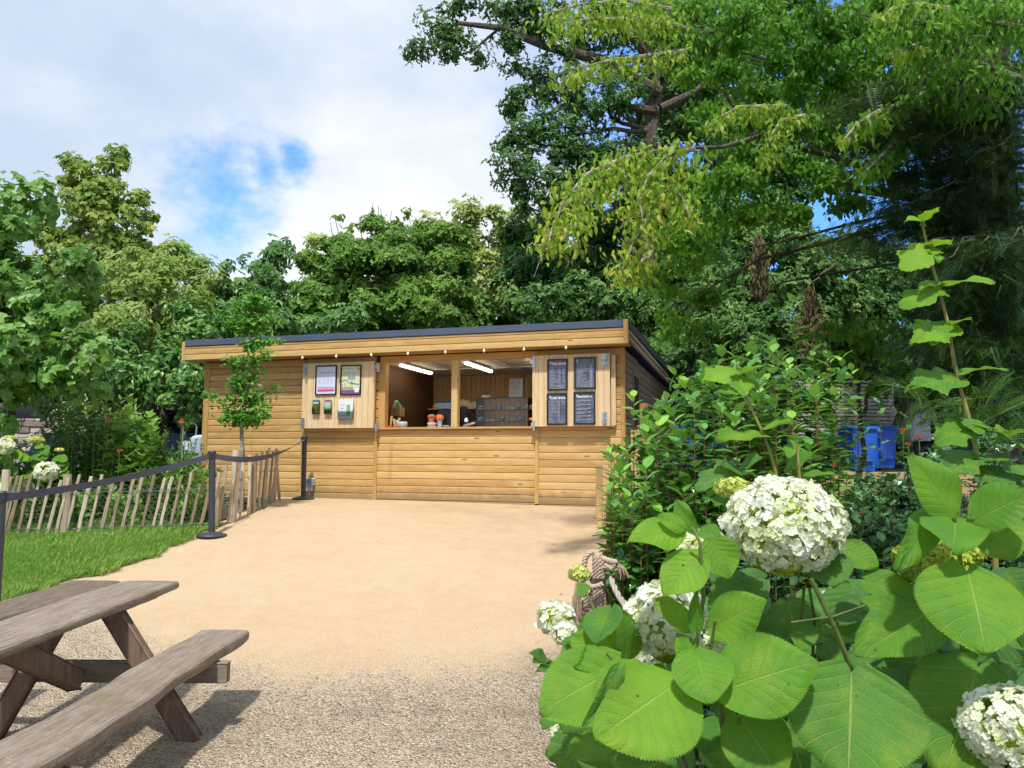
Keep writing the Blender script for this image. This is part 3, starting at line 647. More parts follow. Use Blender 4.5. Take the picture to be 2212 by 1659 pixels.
# hatch shutters: pairs of leaves folded back beside the opening
def shutter(x0, x1, z0, z1, y, hinge):
    mb = MB(); n = 13; wdt = (x1-x0)/n
    for k in range(n): mb.box(x0+k*wdt+.0018, x0+(k+1)*wdt-.0018, y, y+.025, z0, z1, c=.003)
    mb.box(x0+.004, x1-.004, y+.026, y+.06, z0+.006, z1-.006)
    if hinge == 'r': mb.box(x1+.004, x1+.075, y+.055, y+.125, z0+.01, z1-.02, c=.003)
    s_ = obj('hatch_shutter', mb, M['shutter'], kiosk)
    def bolt(bx, bz, dirn):
        mb = MB()
        mb.box(bx-.034, bx+.034, y-.008, y-.001, bz-.09, bz+.09); mb.tube([(bx, y-.018, bz-.10), (bx, y-.018, bz+.09)], .010, 8); mb.tube([(bx-.04, y-.03, bz-.01), (bx+.035, y-.022, bz-.01)], .007, 6)
        for q in (-.06, .03, .065): mb.box(bx-.026, bx+.026, y-.031, y-.009, bz+q-.009, bz+q+.009)
        obj('bolt', mb, M['steel'], s_)
    if hinge == 'r': bolt(x1-.075, z1-.10, 1); bolt(x1-.085, z0+.12, 1)
    else: bolt(x0+.055, z1-.10, 1); bolt(x0+.035, z0+.09, 1)
    hx = x1+.02 if hinge == 'l' else x0-.01
    for bz in (z1-.09, z0+.03): mb = MB(); mb.box(hx-.012, hx+.055, y-.006, y+.03, bz-.035, bz+.03, c=.004); mb.box(hx+.025, hx+.052, y-.012, y+.06, bz-.09, bz+.06); obj('hinge', mb, M['steel'], s_)
    return s_
SY = .20
shutter(-5.575, -4.225, 1.16, 2.265, SY, 'l'); shutter(-1.52, -.31, 1.163, 2.262, SY, 'r')
mb = MB(); mb.box(-5.30, -5.25, SY+.062, WY-.02, 1.7, 1.8); mb.box(-.6, -.5, SY+.062, WY-.02, 1.7, 1.8); mb.box(-1.45, -.25, SY+.062, WY-.02, 1.155, 1.185); objs('shutter_bracket', mb, M['trimh'], kiosk)
# socket box on the wall low down
def kthing(name, label, cat, x, y, z, group=None): return thing(name, label, cat, K(x, y, z), -A17, group)
x, z = kpx(669, 1048, WY-.05)
t = kthing('electrical_box', 'grey weatherproof socket box low on the kiosk wall behind the barrier post', 'electrical box', x, WY-.02, z)
mb = MB(); mb.box(-.09, .09, -.09, 0, -.01, .12, c=.012); mb.box(-.06, .06, -.08, -.001, -.10, -.011, c=.01); mb.tube([(0, -.03, -.10), (0, -.03, -.16)], .012); obj('casing', mb, M['grey'], t)
mb = MB(); mb.box(-.092, .092, -.10, -.091, .0, .11, c=.004); obj('lid', mb, M['steel'], t)
# ceiling tubes
for (xa, lab) in ((-3.96, 'lit ceiling tube over the left half of the kiosk hatch'), (-2.78, 'lit ceiling tube just right of the hatch centre post'), (-1.62, 'lit ceiling tube mostly hidden by the right shutter')):
    t = kthing('tube_light', lab, 'ceiling light', xa, .62, 2.285)
    mb = MB(); mb.box(-.05, .05, 0, 1.35, -.03, 0, c=.006); obj('housing', mb, M['white'], t)
    mb = MB(); mb.box(-.032, .032, .02, 1.33, -.062, -.031, c=.012); obj('tube', mb, M['tube'], t)
# festoon of bulbs under the fascia
t = kthing('festoon_lights', 'string of small clear bulbs along the bottom of the kiosk fascia', 'string lights', 0, 0, 0)
bx = [kpx(a, b, -.02)[0] for a, b in ((511, 775), (581, 773), (652, 770), (725, 768), (801, 765), (880, 762), (961, 760), (1045, 756), (1131, 753), (1222, 748))]
mb = MB(); pts = []
for a, b in zip(bx[:-1], bx[1:]):
    for q in np.linspace(0, 1, 5)[:-1]: pts.append((a+(b-a)*q, .012, 2.368-.012*math.sin(PI*q)))
mb.tube(pts, .003, 5); obj('cable', mb, M['black'], t)
for a in bx:
    mb = MB(); mb.lathe((a, .0, 2.335), [(.004, -.024), (.017, -.018), (.023, 0), (.018, .014), (.010, .022), (.009, .034)], 10); mb.smooth = True; obj('bulb', mb, M['bulb'], t)

# lettering helper
def text_mesh(body, size, mat_, parent, loc, align='LEFT', bold=.0, sx=1):
    cu = bpy.data.curves.new('lettering', 'FONT'); cu.body = body; cu.size = size; cu.align_x = align; cu.offset = bold; cu.extrude = .0004
    o = bpy.data.objects.new('tmp', cu); COL.objects.link(o); dg = bpy.context.evaluated_depsgraph_get()
    me = bpy.data.meshes.new_from_object(o.evaluated_get(dg)); bpy.data.objects.remove(o)
    V = np.zeros(len(me.vertices)*3, np.float32); me.vertices.foreach_get('co', V); V = V.reshape(-1, 3)
    N = np.stack([V[:, 0]*sx+loc[0], -V[:, 2]+loc[1], V[:, 1]+loc[2]], -1).astype(np.float32); me.vertices.foreach_set('co', N.ravel()); me.update()
    me.materials.clear(); return obj('lettering', me, mat_, parent)
M['slate'] = plain('dark_menu_sheet', (.115, .135, .19), .35, noise=.4, nscale=7, spec=.6)
M['chalk'] = plain('menu_white_print', (.72, .76, .86), .6, noise=.02)
M['chalk2'] = plain('menu_small_print', (.36, .40, .52), .6, noise=.1)
def menu_board(label, px0, py0, px1, py1, titles, lines, cols):
    x0, z1 = kpx(px0, py0, SY-.02); x1, z0 = kpx(px1, py1, SY-.02); wd, h = x1-x0, z1-z0
    t = kthing('menu_board', label, 'menu board', x0, SY-.003, z0, 'menu boards on the right shutter')
    mb = MB(); f = .024
    mb.box(0, wd, -.022, 0, 0, f, c=.003); mb.box(0, wd, -.022, 0, h-f, h, c=.003); mb.box(0, f, -.0215, 0, f, h-f); mb.box(wd-f, wd, -.0215, 0, f, h-f); obj('frame', mb, M['frame'], t)
    mb = MB(); nx, nz = 14, 18; V = []; Fc = []
    ph = random.random()*6
    for j in range(nz):
        for i in range(nx):
            u, v = i/(nx-1), j/(nz-1); V.append((f+u*(wd-2*f), -.010-.0025*math.sin(u*7+v*9+ph)*math.sin(v*6+u*3+ph), f+v*(h-2*f)))
    for j in range(nz-1):
        for i in range(nx-1): q = j*nx+i; Fc.append((q, q+1, q+nx+1, q+nx))
    mb.add(V, Fc); mb.smooth = True; obj('sheet', mb, M['slate'], t)
    y = -.0165
    for (s_, zz, tx, sz) in titles: text_mesh(s_, sz, M['chalk'], t, (tx*wd, y, h-zz), bold=.0018, sx=.92)
    mb = MB()   # small oak-leaf like emblem: two columns of dots
    ex, ez = f+.018, h-f-.045
    for i in range(2):
        for j in range(3): mb.box(ex+i*.011, ex+i*.011+.008, y-.001, y, ez+j*.012, ez+j*.012+.009)
    mb.box(ex+.004, ex+.014, y-.001, y, ez-.008, ez-.001); obj('emblem', mb, M['chalk'], t)
    mb = MB(); ra = random.Random(len(lines)+int(px0))
    for (zz, ln, sz) in lines:
        xx = f+.018
        while xx < f+.018+ln*(wd-2*f):      # unreadable small print as rows of tiny strokes
            q = ra.uniform(.006, .018); mb.box(xx, xx+q, y-.0006, y, h-zz-sz, h-zz); xx += q+ra.uniform(.002, .005)
    for (cx_, c0, c1, st, sz, wc) in cols:
        zz = c0
        while zz < c1: mb.box(cx_*wd, cx_*wd+wc, y-.0006, y, h-zz-sz, h-zz); zz += st
    obj('small_print', mb, M['chalk2'], t)
rr = lambda n_, z0, st, lens, sz=.008: [(z0+i*st, lens[i % len(lens)], sz) for i in range(n_)]
menu_board('black framed menu board headed Hot drinks, upper left on the right shutter', 1182, 776, 1226, 843, [('Hot drinks', .092, .22, .062)], rr(17, .125, .0215, [.15, .2, .22, .12, .25, .15, .35, .25, .3, .4, .45, .5, .2, .8, .75, .8, .6]), [(.55, .14, .42, .0215, .008, .035), (.75, .14, .36, .0215, .008, .035)])
menu_board('black framed menu board with a small two-line heading, upper right on the right shutter', 1240, 772, 1287, 840, [], [(.05, .0, .01)]+rr(20, .115, .0195, [.4, .7, .6, .65, .6, .55, .3, .35, .5, .25, .25, .55]), [(.72, .11, .5, .022, .012, .045)])
menu_board('black framed menu board headed Cold drinks, lower left on the right shutter', 1181, 850, 1225, 918, [('Cold drinks', .088, .19, .056)], rr(16, .12, .0215, [.25, .2, .25, .4, .4, .38, .5, .55, .5, .1, .15, .2, .12, .2, .25]), [(.55, .12, .44, .0215, .010, .03), (.75, .12, .18, .0215, .008, .045)])
menu_board('black framed menu board headed Sandwiches, lower right on the right shutter', 1239, 847, 1286, 917, [('Sandwiches', .085, .175, .052)], rr(6, .13, .057, [.65, .6, .6, .55, .62, .6], .010)+rr(6, .148, .057, [.1, .15, .65, .35, .2, .15], .010), [(.66, .125, .44, .057, .014, .045)])
# heading lines of the second board, too small to read
pk = plain('poster_magenta', (.62, .10, .28), .5, noise=.03); pu = plain('poster_purple', (.28, .07, .32), .5, noise=.03); bl = plain('poster_blue', (.05, .22, .42), .5); gr_ = plain('poster_green', (.30, .50, .16), .5, noise=.1); cr_ = plain('poster_cream', (.66, .70, .46), .5, noise=.1); org = plain('poster_orange', (.80, .26, .08), .5); gt = plain('poster_grey_print', (.42, .45, .56), .6); vi = plain('poster_pale_blue', (.66, .70, .90), .5, noise=.03)
def flat_parts(t, h, y, items):
    for i, (nm, mt, boxes) in enumerate(items):
        mb = MB()
        for (a, b, c, d) in boxes: mb.box(a, b, y-.0008*(i+1), y-.0008*i, h-d, h-c)
        obj(nm, mb, mt, t)
def poster(label, px0, py0, px1, py1, sheet):
    x0, z1 = kpx(px0, py0, SY-.02); x1, z0 = kpx(px1, py1, SY-.02); wd, h = x1-x0, z1-z0
    t = kthing('framed_poster', label, 'poster', x0, SY-.003, z0, 'framed posters on the left shutter'); f = .022; mb = MB()
    mb.box(0, wd, -.02, 0, 0, f, c=.003); mb.box(0, wd, -.02, 0, h-f, h, c=.003); mb.box(0, f, -.0195, 0, f, h-f); mb.box(wd-f, wd, -.0195, 0, f, h-f); obj('frame', mb, M['frame'], t)
    mb = MB(); mb.box(f, wd-f, -.010, -.003, f, h-f); obj('sheet', mb, sheet, t); return t, wd, h
t, wd, h = poster('black framed white notice with magenta bands at its foot on the left shutter', 682, 790, 726, 853, vi)
flat_parts(t, h, -.0105, [('print', gt, [(.06, wd-.05, .115, .128)]+[(xx, xx+.04, zz, zz+.007) for xx in (.06, .15, .22, .285) for zz in (.18, .205, .235, .255, .275, .295)]),
                          ('emblem', pk, [(.045, .065, .055, .075)]), ('magenta_band', pk, [(.045, wd-.045, .37, .379), (.045, wd-.045, .405, .44)]), ('pink_band', plain('poster_pink', (.86, .45, .62), .5), [(.0455, wd-.0455, .380, .404)])])
t, wd, h = poster('black framed cream family poster with a rainbow and purple foot on the left shutter', 736, 789, 779, 853, cr_)
mb = MB()
for k, (c0) in enumerate((0,)):
    for j in range(16):
        u0, u1 = .022+j*(wd-.06)/16, .022+(j+1)*(wd-.06)/16; f_ = lambda u: h-.275+.045*math.exp(-((u-.09)/.06)**2)-.05*(u/wd)
        mb.add([(u0, -.0112, f_(u0)-.018), (u1, -.0112, f_(u1)-.018), (u1, -.0112, f_(u1)), (u0, -.0112, f_(u0))], [(0, 1, 2, 3)])
obj('blue_ribbon', mb, bl, t)
flat_parts(t, h, -.0103, [('purple_foot', pu, [(.022, wd-.022, h-.085, h-.022)]), ('green_grass', gr_, [(.022, wd*.62, h-.14, h-.086)]), ('orange_seal', org, [(wd-.075, wd-.035, .04, .085)]),
                          ('print', gt, [(.04, .06, .045, .07), (.08, .19, .045, .057), (.10, .24, .062, .07), (.06, .26, .125, .131), (.04, .16, .16, .168), (.18, .28, .155, .163)]+[(.14, .27, .185+.013*k, .190+.013*k) for k in range(5)]),
                          ('figure', bl, [(.205, .225, .27, .33), (.21, .222, .255, .268)]), ('small_figure', org, [(.07, .082, .29, .34), (.03, .04, .31, .34)]), ('white_patch', M['white'], [(wd-.115, wd-.04, h-.11, h-.045)])])
def holder(label, px0, py0, px1, py1, big, mats):
    x0, z1 = kpx(px0, py0, SY-.03); x1, z0 = kpx(px1, py1, SY-.03); wd, h = x1-x0, z1-z0
    t = kthing('leaflet_holder', label, 'leaflet holder', x0, SY-.003, z0, 'leaflet holders on the left shutter'); mb = MB()
    d = .04
    mb.box(-.006, wd+.006, -.004, 0, -.012, h*.8); mb.box(-.006, wd+.006, -d, -.0045, -.012, -.006); mb.box(-.006, -.002, -d, -.0045, -.0055, h*.5); mb.box(wd+.002, wd+.006, -d, -.0045, -.0055, h*.5); mb.box(-.006, wd+.006, -d-.004, -d-.0005, -.012, h*.42)
    obj('clear_pocket', mb, M['glass'], t)
    mb = MB(); mb.box(0, wd, -d+.006, -.006, -.005, h); obj('leaflets', mb, mats[0], t)
    for i, (mt, (a, b, c, e)) in enumerate(mats[1:]):
        mb = MB(); mb.box(a*wd, b*wd, -d+.0052-.0004*i, -d+.0058-.0004*i, c*h, e*h); obj('cover_print', mb, mt, t)
yel = plain('leaflet_yellow', (.55, .50, .08), .5, noise=.3); dgn = plain('leaflet_dark_green', (.10, .16, .05), .5, noise=.4); lbl = plain('leaflet_sky', (.45, .60, .75), .5, noise=.2); tl = plain('leaflet_teal', (.06, .20, .25), .5)
holder('narrow leaflet holder with dark green and yellow leaflets, leftmost under the posters', 676, 864, 689, 893, 0, [dgn, (tl, (0, 1, .85, 1)), (M['white'], (.1, .9, .74, .82)), (yel, (.3, 1, .05, .35))])
holder('narrow leaflet holder with pale sky and green leaflets between the other two holders', 702, 864, 715, 893, 0, [gr_, (pu, (0, .95, .87, 1)), (lbl, (.1, .85, .45, .8)), (dgn, (.05, .9, .0, .25))])
holder('wide leaflet holder with a white leaflet showing a green map', 732, 863, 762, 904, 1, [M['white'], (plain('leaflet_map_green', (.25, .50, .30), .5, noise=.2), (.56, .82, .14, .72)), (plain('leaflet_band_green', (.03, .30, .22), .5), (.12, .5, .13, .17)), (gt, (.12, .3, .36, .40)), (gt, (.12, .4, .52, .56)), (gt, (.12, .45, .70, .73))])

# ------------------------------------------------------------------ things in the hatch
CT = 1.173
def kitem(name, label, cat, px, y, z=CT, group=None):
    x, _ = kpx(px, 920, y); return kthing(name, label, cat, x, y, z, group)
W = {}
for nm, c in dict(brown=(.30, .13, .05), tan=(.55, .38, .20), pastry=(.62, .30, .10), green=(.05, .30, .10), yellow=(.75, .55, .08), mint=(.50, .62, .35), sky=(.20, .35, .55), orange=(.75, .16, .04), card=(.46, .26, .12), sponge=(.65, .50, .28), darkb=(.03, .05, .055), cone=(.62, .42, .22), bag=(.50, .42, .28)).items(): W[nm] = plain(nm+'_stuff', c, .65, noise=.2, nscale=30)
t = kitem('ice_cream_cone_tray', 'terracotta tray of upright pale cones at the left end of the counter', 'cones', 845, .50)
mb = MB(); mb.lathe((-.05, 0, 0), [(.09, 0), (.11, .02), (.11, .03)], 16); mb.lathe((.12, 0, 0), [(.07, 0), (.09, .02), (.09, .03)], 16); obj('tray', mb, M['terra'], t)
for (cx_, ln, hh) in ((-.12, .02, .17), (-.07, -.03, .2), (-.01, .02, .19), (.06, -.01, .15), (.11, .04, .16), (.15, .02, .10)):
    mb = MB(); mb.tube([(cx_, 0, .02), (cx_+ln*.5, 0, hh*.6), (cx_+ln, 0, hh)], [.012, .02, .024], 8); obj('cone', mb, W['cone'], t)
t = kitem('bowl', 'round pale grey bowl beside the tray of cones', 'bowl', 869, .52)
mb = MB(); mb.lathe((0, 0, 0), [(.06, 0), (.085, .03), (.085, .09), (.075, .10), (.07, .03)], 20); mb.smooth = True; obj('body', mb, M['grey'], t)
t = kitem('lidded_pot', 'small white lidded pot behind the grey bowl', 'pot', 857, .60)
mb = MB(); mb.lathe((0, 0, 0), [(.05, 0), (.055, .10)], 14); obj('body', mb, M['grey'], t); mb = MB(); mb.lathe((0, 0, .101), [(.058, 0), (.058, .015), (.02, .03)], 14); obj('lid', mb, M['ceramic'], t)
x, z = kpx(850, 900, 1.25)
t = kthing('snack_crate', 'brown printed crate of coloured snack packets high on the dark inside wall', 'crate', x, 1.25, z)
mb = MB(); mb.box(-.17, .17, -.1, .1, 0, .012); mb.box(-.17, .17, -.1, -.088, .013, .16, c=.003); mb.box(-.17, .17, .088, .1, .013, .16); mb.box(-.17, -.158, -.087, .087, .013, .16); mb.box(.158, .17, -.087, .087, .013, .16); obj('box', mb, W['card'], t)
mb = MB(); mb.box(-.12, -.05, -.102, -.1005, .07, .12); mb.box(-.10, .0, -.102, -.1005, .03, .05); mb.box(.05, .08, -.102, -.1005, .06, .13); obj('print', mb, W['brown'], t)
mb = MB(); mb.box(-.42, -.171, -.02, .0, .03, .05); mb.box(-.42, -.171, -.02, .0, .10, .12); obj('wall_bracket', mb, M['darkwall'], t)
for (cx_, h_, nm, rz) in ((-.12, .28, 'sky', .1), (-.05, .26, 'yellow', -.15), (.0, .22, 'yellow', .2), (.04, .29, 'mint', .1), (.10, .25, 'green', -.2), (.14, .22, 'green', -.4)):
    t2 = kthing('snack_packet', {'sky': 'blue', 'yellow': 'yellow', 'mint': 'pale green', 'green': 'dark green'}[nm]+' snack packet '+('at the left of' if cx_ < -.06 else 'near the middle of' if cx_ < .06 else 'at the right of')+' the printed crate'+(', lower one' if (cx_ in (.0, .14)) else ''), 'snack packet', x+cx_, 1.23, z+.10, 'snack packets in the crate')
    mb = MB(); mb.tube([(0, 0, 0), (rz*.02, 0, .05), (rz*.15*.6, 0, h_-.12), (rz*.15, 0, h_-.10)], [.03, .05, .045, .028], 6); obj('packet', mb, W[nm], t2)
t = kitem('stacked_bowls', 'stack of pale bowls under the terracotta pot', 'bowls', 933, .50)
mb = MB(); mb.lathe((0, 0, 0), [(.05, 0), (.09, .02), (.085, .024)], 18); mb.lathe((0, 0, .026), [(.045, 0), (.075, .03), (.08, .05), (.07, .05)], 18); mb.smooth = True; obj('bowl', mb, M['ceramic'], t)
t = kitem('plant_pot', 'small terracotta flowerpot standing on the pale bowls', 'plant pot', 932, .50, CT+.078)
mb = MB(); mb.lathe((0, 0, 0), [(.045, 0), (.060, .09), (.068, .091), (.070, .12), (.06, .12), (.055, .05)], 18); obj('pot', mb, M['terra'], t); mb = MB(); [mb.lathe((q*.02-.03, 0, .10), [(.012, 0), (.012, .035)], 6) for q in range(4)]; obj('contents', mb, M['ceramic'], t)
t = kitem('cup_stack', 'clear plastic cups with an orange cover beside the terracotta pot', 'cups', 950, .55)
mb = MB(); mb.lathe((0, 0, 0), [(.035, 0), (.05, .13)], 16); obj('clear_cup', mb, M['grey'], t); mb = MB(); mb.lathe((0, 0, .131), [(.068, 0), (.072, .03), (.06, .07), (.03, .085)], 7); obj('orange_cover', mb, W['orange'], t)
t = kitem('coffee_machine', 'black coffee machine with a pale blue hopper left of the centre post', 'coffee machine', 973, .8)
mb = MB(); mb.box(-.17, .12, -.15, .15, 0, .30, c=.01); obj('body', mb, M['black'], t); mb = MB(); mb.box(-.17, .10, -.152, .12, .31, .42, c=.01); obj('hopper', mb, plain('hopper_blue', (.22, .32, .50), .3), t); mb = MB(); mb.box(-.17, .12, -.15, .15, .421, .45, c=.006); obj('top', mb, M['black'], t); mb = MB(); mb.tube([(-.08, -.17, .12), (-.08, -.24, .10)], .012); mb.box(-.14, .06, -.22, -.155, .02, .04); obj('spout', mb, M['steel'], t)
t = kitem('till', 'black till behind the counter right of the centre post', 'till', 1000, 1.0)
mb = MB(); mb.box(-.14, .13, -.12, .12, 0, .30, c=.01); mb.box(-.02, .13, -.16, -.121, .12, .36, c=.008); obj('body', mb, M['black'], t); mb = MB(); mb.box(.0, .11, -.165, -.161, .18, .33); obj('screen', mb, M['frame'], t)
t = kitem('drinks_bottle', 'short white-topped bottle right of the centre post', 'bottle', 1007, .56)
mb = MB(); mb.lathe((0, 0, 0), [(.03, 0), (.03, .08), (.02, .10)], 12); obj('body', mb, M['black'], t); mb = MB(); mb.lathe((0, 0, .09), [(.032, 0), (.034, .03), (.02, .06), (.005, .07)], 12); obj('cap', mb, M['white'], t)
t = kitem('napkin_pack', 'flat pale packet leaning by the glass display case', 'napkins', 1015, .52)
mb = MB(); mb.beam((-.10, 0, .02), (.10, 0, .075), .08, .03, (0, 1, 0)); obj('pack', mb, plain('pack_pale', (.70, .62, .62), .5, noise=.5, nscale=14), t)
x, z = kpx(945, 884, 2.6)
t = kthing('wall_shelf', 'pale shelf across the back wall behind the coffee machine', 'shelf', x, 2.6, z)
mb = MB(); SE = kpx(1031, 884, 2.6)[0]-x; mb.box(-.12, SE, -.2, .2, -.02, 0, c=.003); obj('board', mb, M['sawn'], t); mb = MB(); mb.box(-.10, SE-.02, -.1, .2, -.55, -.021); obj('dark_unit', mb, M['darkwall'], t)
for k, (a, s1) in enumerate(((.0, .075), (kpx(956, 884, 2.6)[0]-x, .085), (kpx(1001, 884, 2.6)[0]-x, .12), (kpx(1010, 884, 2.6)[0]-x, .11), (kpx(1020, 884, 2.6)[0]-x, .08), (kpx(1027, 884, 2.6)[0]-x, .09))):
    t2 = kthing('paper_bag', 'crumpled cream paper bag number %d'%(k+1), 'bag', x+a, 2.55, z+.001, 'cream bags on the back shelf')
    t2['label'] = ['cream paper bag at the left end of the back shelf', 'smaller cream bag next to the leftmost one on the shelf', 'biggest cream bag on the shelf right of the centre post', 'cream bag next to the biggest one on the shelf', 'low cream bag second from the right end of the shelf', 'cream bag at the right end of the shelf by the display case'][k]
    mb = MB(); mb.lathe((0, 0, 0), [(s1*.9, 0), (s1*1.1, s1*.5), (s1*.8, s1*1.2), (s1*.3, s1*1.5)], 9); obj('bag', mb, W['bag'], t2)
# glass display case
x0, z1 = kpx(1036, 862, .62); x1, _ = kpx(1146, 862, .62)
hh = z1-CT; wd = x1-x0
t = kthing('display_case', 'glass display case of cakes on the counter beside the right shutter', 'display case', x0, .46, CT)
mb = MB()
for (a, b, c, d, e, f_) in ((0, wd, 0, .005, 0, hh), (0, .005, .006, .40, 0, hh), (wd-.005, wd, .006, .40, 0, hh), (0, wd, 0, .40, hh+.001, hh+.006), (.006, wd-.006, .02, .38, .085, .091), (.006, wd-.006, .02, .38, .27, .276)): mb.box(a, b, c, d, e, f_)
obj('pane', mb, M['glass'], t)
mb = MB()
for (xx, yy_) in ((0, 0), (wd, 0), (0, .4), (wd, .4)): mb.box(xx-.003, xx+.003, yy_-.003, yy_+.003, 0, hh+.008)
for zz in (0, .088, .273, hh+.008): mb.box(0, wd, -.003, .002, zz-.0025, zz+.0025)
obj('edge_rail', mb, W['darkb'], t)
dk = plain('label_card', (.04, .06, .065), .5)
for (zz, row) in ((.092, 'lower'), (.277, 'upper')):
    for (a, pos_) in ((.02, 'left end'), (.33, 'middle'), (.64, 'right part')):
        t2 = kthing('price_card', 'small black price card at the %s of the %s shelf in the display case'%(pos_, row), 'price card', x0+a+(.05 if row == 'lower' and a > .1 else 0), .485, CT+zz, 'price cards in the display case')
        mb = MB(); mb.box(0, .10, 0, .006, 0, .075, c=.002); obj('card', mb, dk, t2); mb = MB(); mb.box(.015, .085, -.002, -.0005, .055, .064); mb.box(.015, .05, -.002, -.0005, .02, .03); obj('print', mb, M['white'], t2)
def cake(nm, lab, a, zz, kind, wmat):
    t2 = kthing(nm, lab, 'cake', x0+a, .60, CT+zz, 'cakes in the display case'); mb = MB()
    if kind == 'loaf': mb.tube([(-.05, 0, .03), (0, 0, .035), (.06, 0, .03)], [.03, .038, .03], 10)
    elif kind == 'muffin': [mb.lathe((q, 0, 0), [(.026, 0), (.034, .04), (.038, .045), (.03, .065), (.008, .075)], 12) for q in (-.04, .03)]
    elif kind == 'buns': [mb.lathe((q, 0, 0), [(.03, 0), (.042, .015), (.03, .035), (.005, .042)], 12) for q in (-.05, .03)]
    else: mb.lathe((0, 0, 0), [(.07, 0), (.075, .03), (.05, .055), (.0, .06)], 16)
    mb.smooth = True; obj('cake', mb, wmat, t2)
cake('tea_cake', 'two golden muffins on the left of the upper display shelf', .24, .28, 'muffin', W['pastry'])
cake('flat_buns', 'flat pale buns in the middle of the upper display shelf', .55, .28, 'buns', W['sponge'])
cake('glazed_muffins', 'shiny golden muffins at the right of the upper display shelf', .85, .28, 'muffin', W['sponge'])
cake('small_pastries', 'small pale pastries at the left of the lower display shelf', .2, .095, 'buns', W['sponge'])
cake('loaf_cake', 'brown loaf cake in the middle of the lower display shelf', .56, .095, 'loaf', W['pastry'])
cake('orange_cake', 'round orange cake at the right of the lower display shelf', .9, .095, 'round', W['orange'])
t2 = kthing('cake_stand', 'pale cake under a black price card on top of the display case', 'cake stand', x0+.12, .6, CT+hh+.008)
mb = MB(); mb.lathe((0, 0, 0), [(.08, 0), (.085, .02), (.06, .05)], 14); obj('cake', mb, W['sponge'], t2); mb = MB(); mb.box(-.035, .045, -.01, 0, .052, .11); obj('card', mb, dk, t2)
x0, z1 = kpx(1100, 818, 3.03); x1, z0 = kpx(1129, 863, 3.03)
t = kthing('wall_notice', 'white printed notice hung on the inside back wall', 'notice', x0, 3.04, z0)
mb = MB(); mb.box(0, x1-x0, -.012, 0, 0, z1-z0, c=.002); obj('sheet', mb, M['white'], t)
mb = MB(); q = z1-z0
for k in range(11): mb.box(.03, .03+random.uniform(.12, .22), -.014, -.0125, q-.16-k*.035, q-.152-k*.035)
mb.box(.05, .09, -.014, -.0125, q-.09, q-.06); mb.box(x1-x0-.09, x1-x0-.05, -.014, -.0125, q-.09, q-.06); obj('print', mb, gt, t)
# ------------------------------------------------------------------ picnic table
t = thing('picnic_table', 'weathered grey timber picnic table with attached bench on the gravel', 'picnic table', (-2.48, 4.15, 0))
B_ = np.array([-2.48, 4.15, 0])
def wavy_plank(x0, x1, y0, y1, z0, z1, amp=.008, seed=1, n=34):
    """thick worn plank along y with an irregular edge"""
    ra = random.Random(seed); mb = MB(); V = []; Fc = []; k = 12
    ph = [ra.uniform(0, 6) for _ in range(6)]
    for i in range(n):
        y = y0+(y1-y0)*i/(n-1); e = min(i, n-1-i); sh = .002 if e == 0 else 0
        a = amp*(math.sin(y*5+ph[0])+.5*math.sin(y*13+ph[1])); b = amp*(math.sin(y*4+ph[2])+.6*math.sin(y*11+ph[3])); zz = .004*math.sin(y*3+ph[4])
        X0, X1, Z0, Z1 = x0+a+sh, x1+b-sh, z0+.003*math.sin(y*6+ph[5]), z1+zz-sh*.6
        c = .009
        V += [(X0, y, Z0+c), (X0, y, Z1-c*1.2), (X0+c, y, Z1-.002), (X0+(X1-X0)*.25, y, Z1+.0005), (X0+(X1-X0)*.5, y, Z1-.001+.0015*math.sin(y*9)), (X0+(X1-X0)*.75, y, Z1+.0005), (X1-c*1.2, y, Z1-.003), (X1, y, Z1-c*1.4), (X1+.002, y, (Z0+Z1)/2+amp*.6*math.sin(y*17)), (X1-.002, y, Z0+c), (X1-c, y, Z0), (X0+c, y, Z0)]
    for i in range(n-1):
        for j in range(k): Fc.append((i*k+j, i*k+(j+1) % k, (i+1)*k+(j+1) % k, (i+1)*k+j))
    Fc += [tuple(range(k))[::-1], tuple(range((n-1)*k, n*k))]
    mb.add(V, Fc, ra.random()); return mb
M['tabley'] = woodmat('weathered_plank_timber', (.085, .056, .036), (.225, .168, .122), (.39, .325, .265), along=(20, 1.6, 20), rough=.55, green=(.20, .145, .07, .6), bump=1.0, spec=.4, kscale=(6, 1.1, 6), grain=1.1)
for i, (a, b) in enumerate(((-2.83, -2.512), (-2.495, -2.135), (-3.16, -2.845))[:2]):
    obj('tabletop_plank', wavy_plank(a, b, 3.2, 5.06, .700, .752, .003, 3+i), M['tabley'], t, True)
obj('bench_seat', wavy_plank(-1.955, -1.655, 2.35, 4.98, .395, .462, .010, 9, 50), M['tabley'], t, True)
obj('bench_seat', wavy_plank(-3.33, -3.03, 2.35, 4.98, .395, .462, .013, 12, 50), M['tabley'], t, True)
for y in (4.42, 2.9):
    for (xa, xb) in ((-2.25, -1.745), (-2.50, -2.86)):
        mb = MB(); mb.beam((xa, y, .70), (xb, y-.03, -.01), .115, .062, (1, 0, 0), jig=.003, c=.008); obj('leg', mb, M['tableleg'], t, True)
    mb = MB(); mb.beam((-3.40, y+.085, .335), (-1.60, y+.085, .335), .115, .06, (0, 0, 1), jig=.003, c=.006); obj('crossbeam', mb, M['table'], t, True)
mb = MB(); mb.beam((-2.43, 4.44, .30), (-2.36, 3.62, .70), .115, .085, (0, -.4, 1), jig=.003, c=.008); obj('brace', mb, M['tableleg'], t, True)
for y in (4.86, 4.60):
    mb = MB(); mb.prism([(-2.76, .699), (-2.19, .699), (-2.21, .668), (-2.25, .652), (-2.72, .652), (-2.76, .68)], y-.05, y+.05); obj('batten', mb, M['tableleg'], t, True)
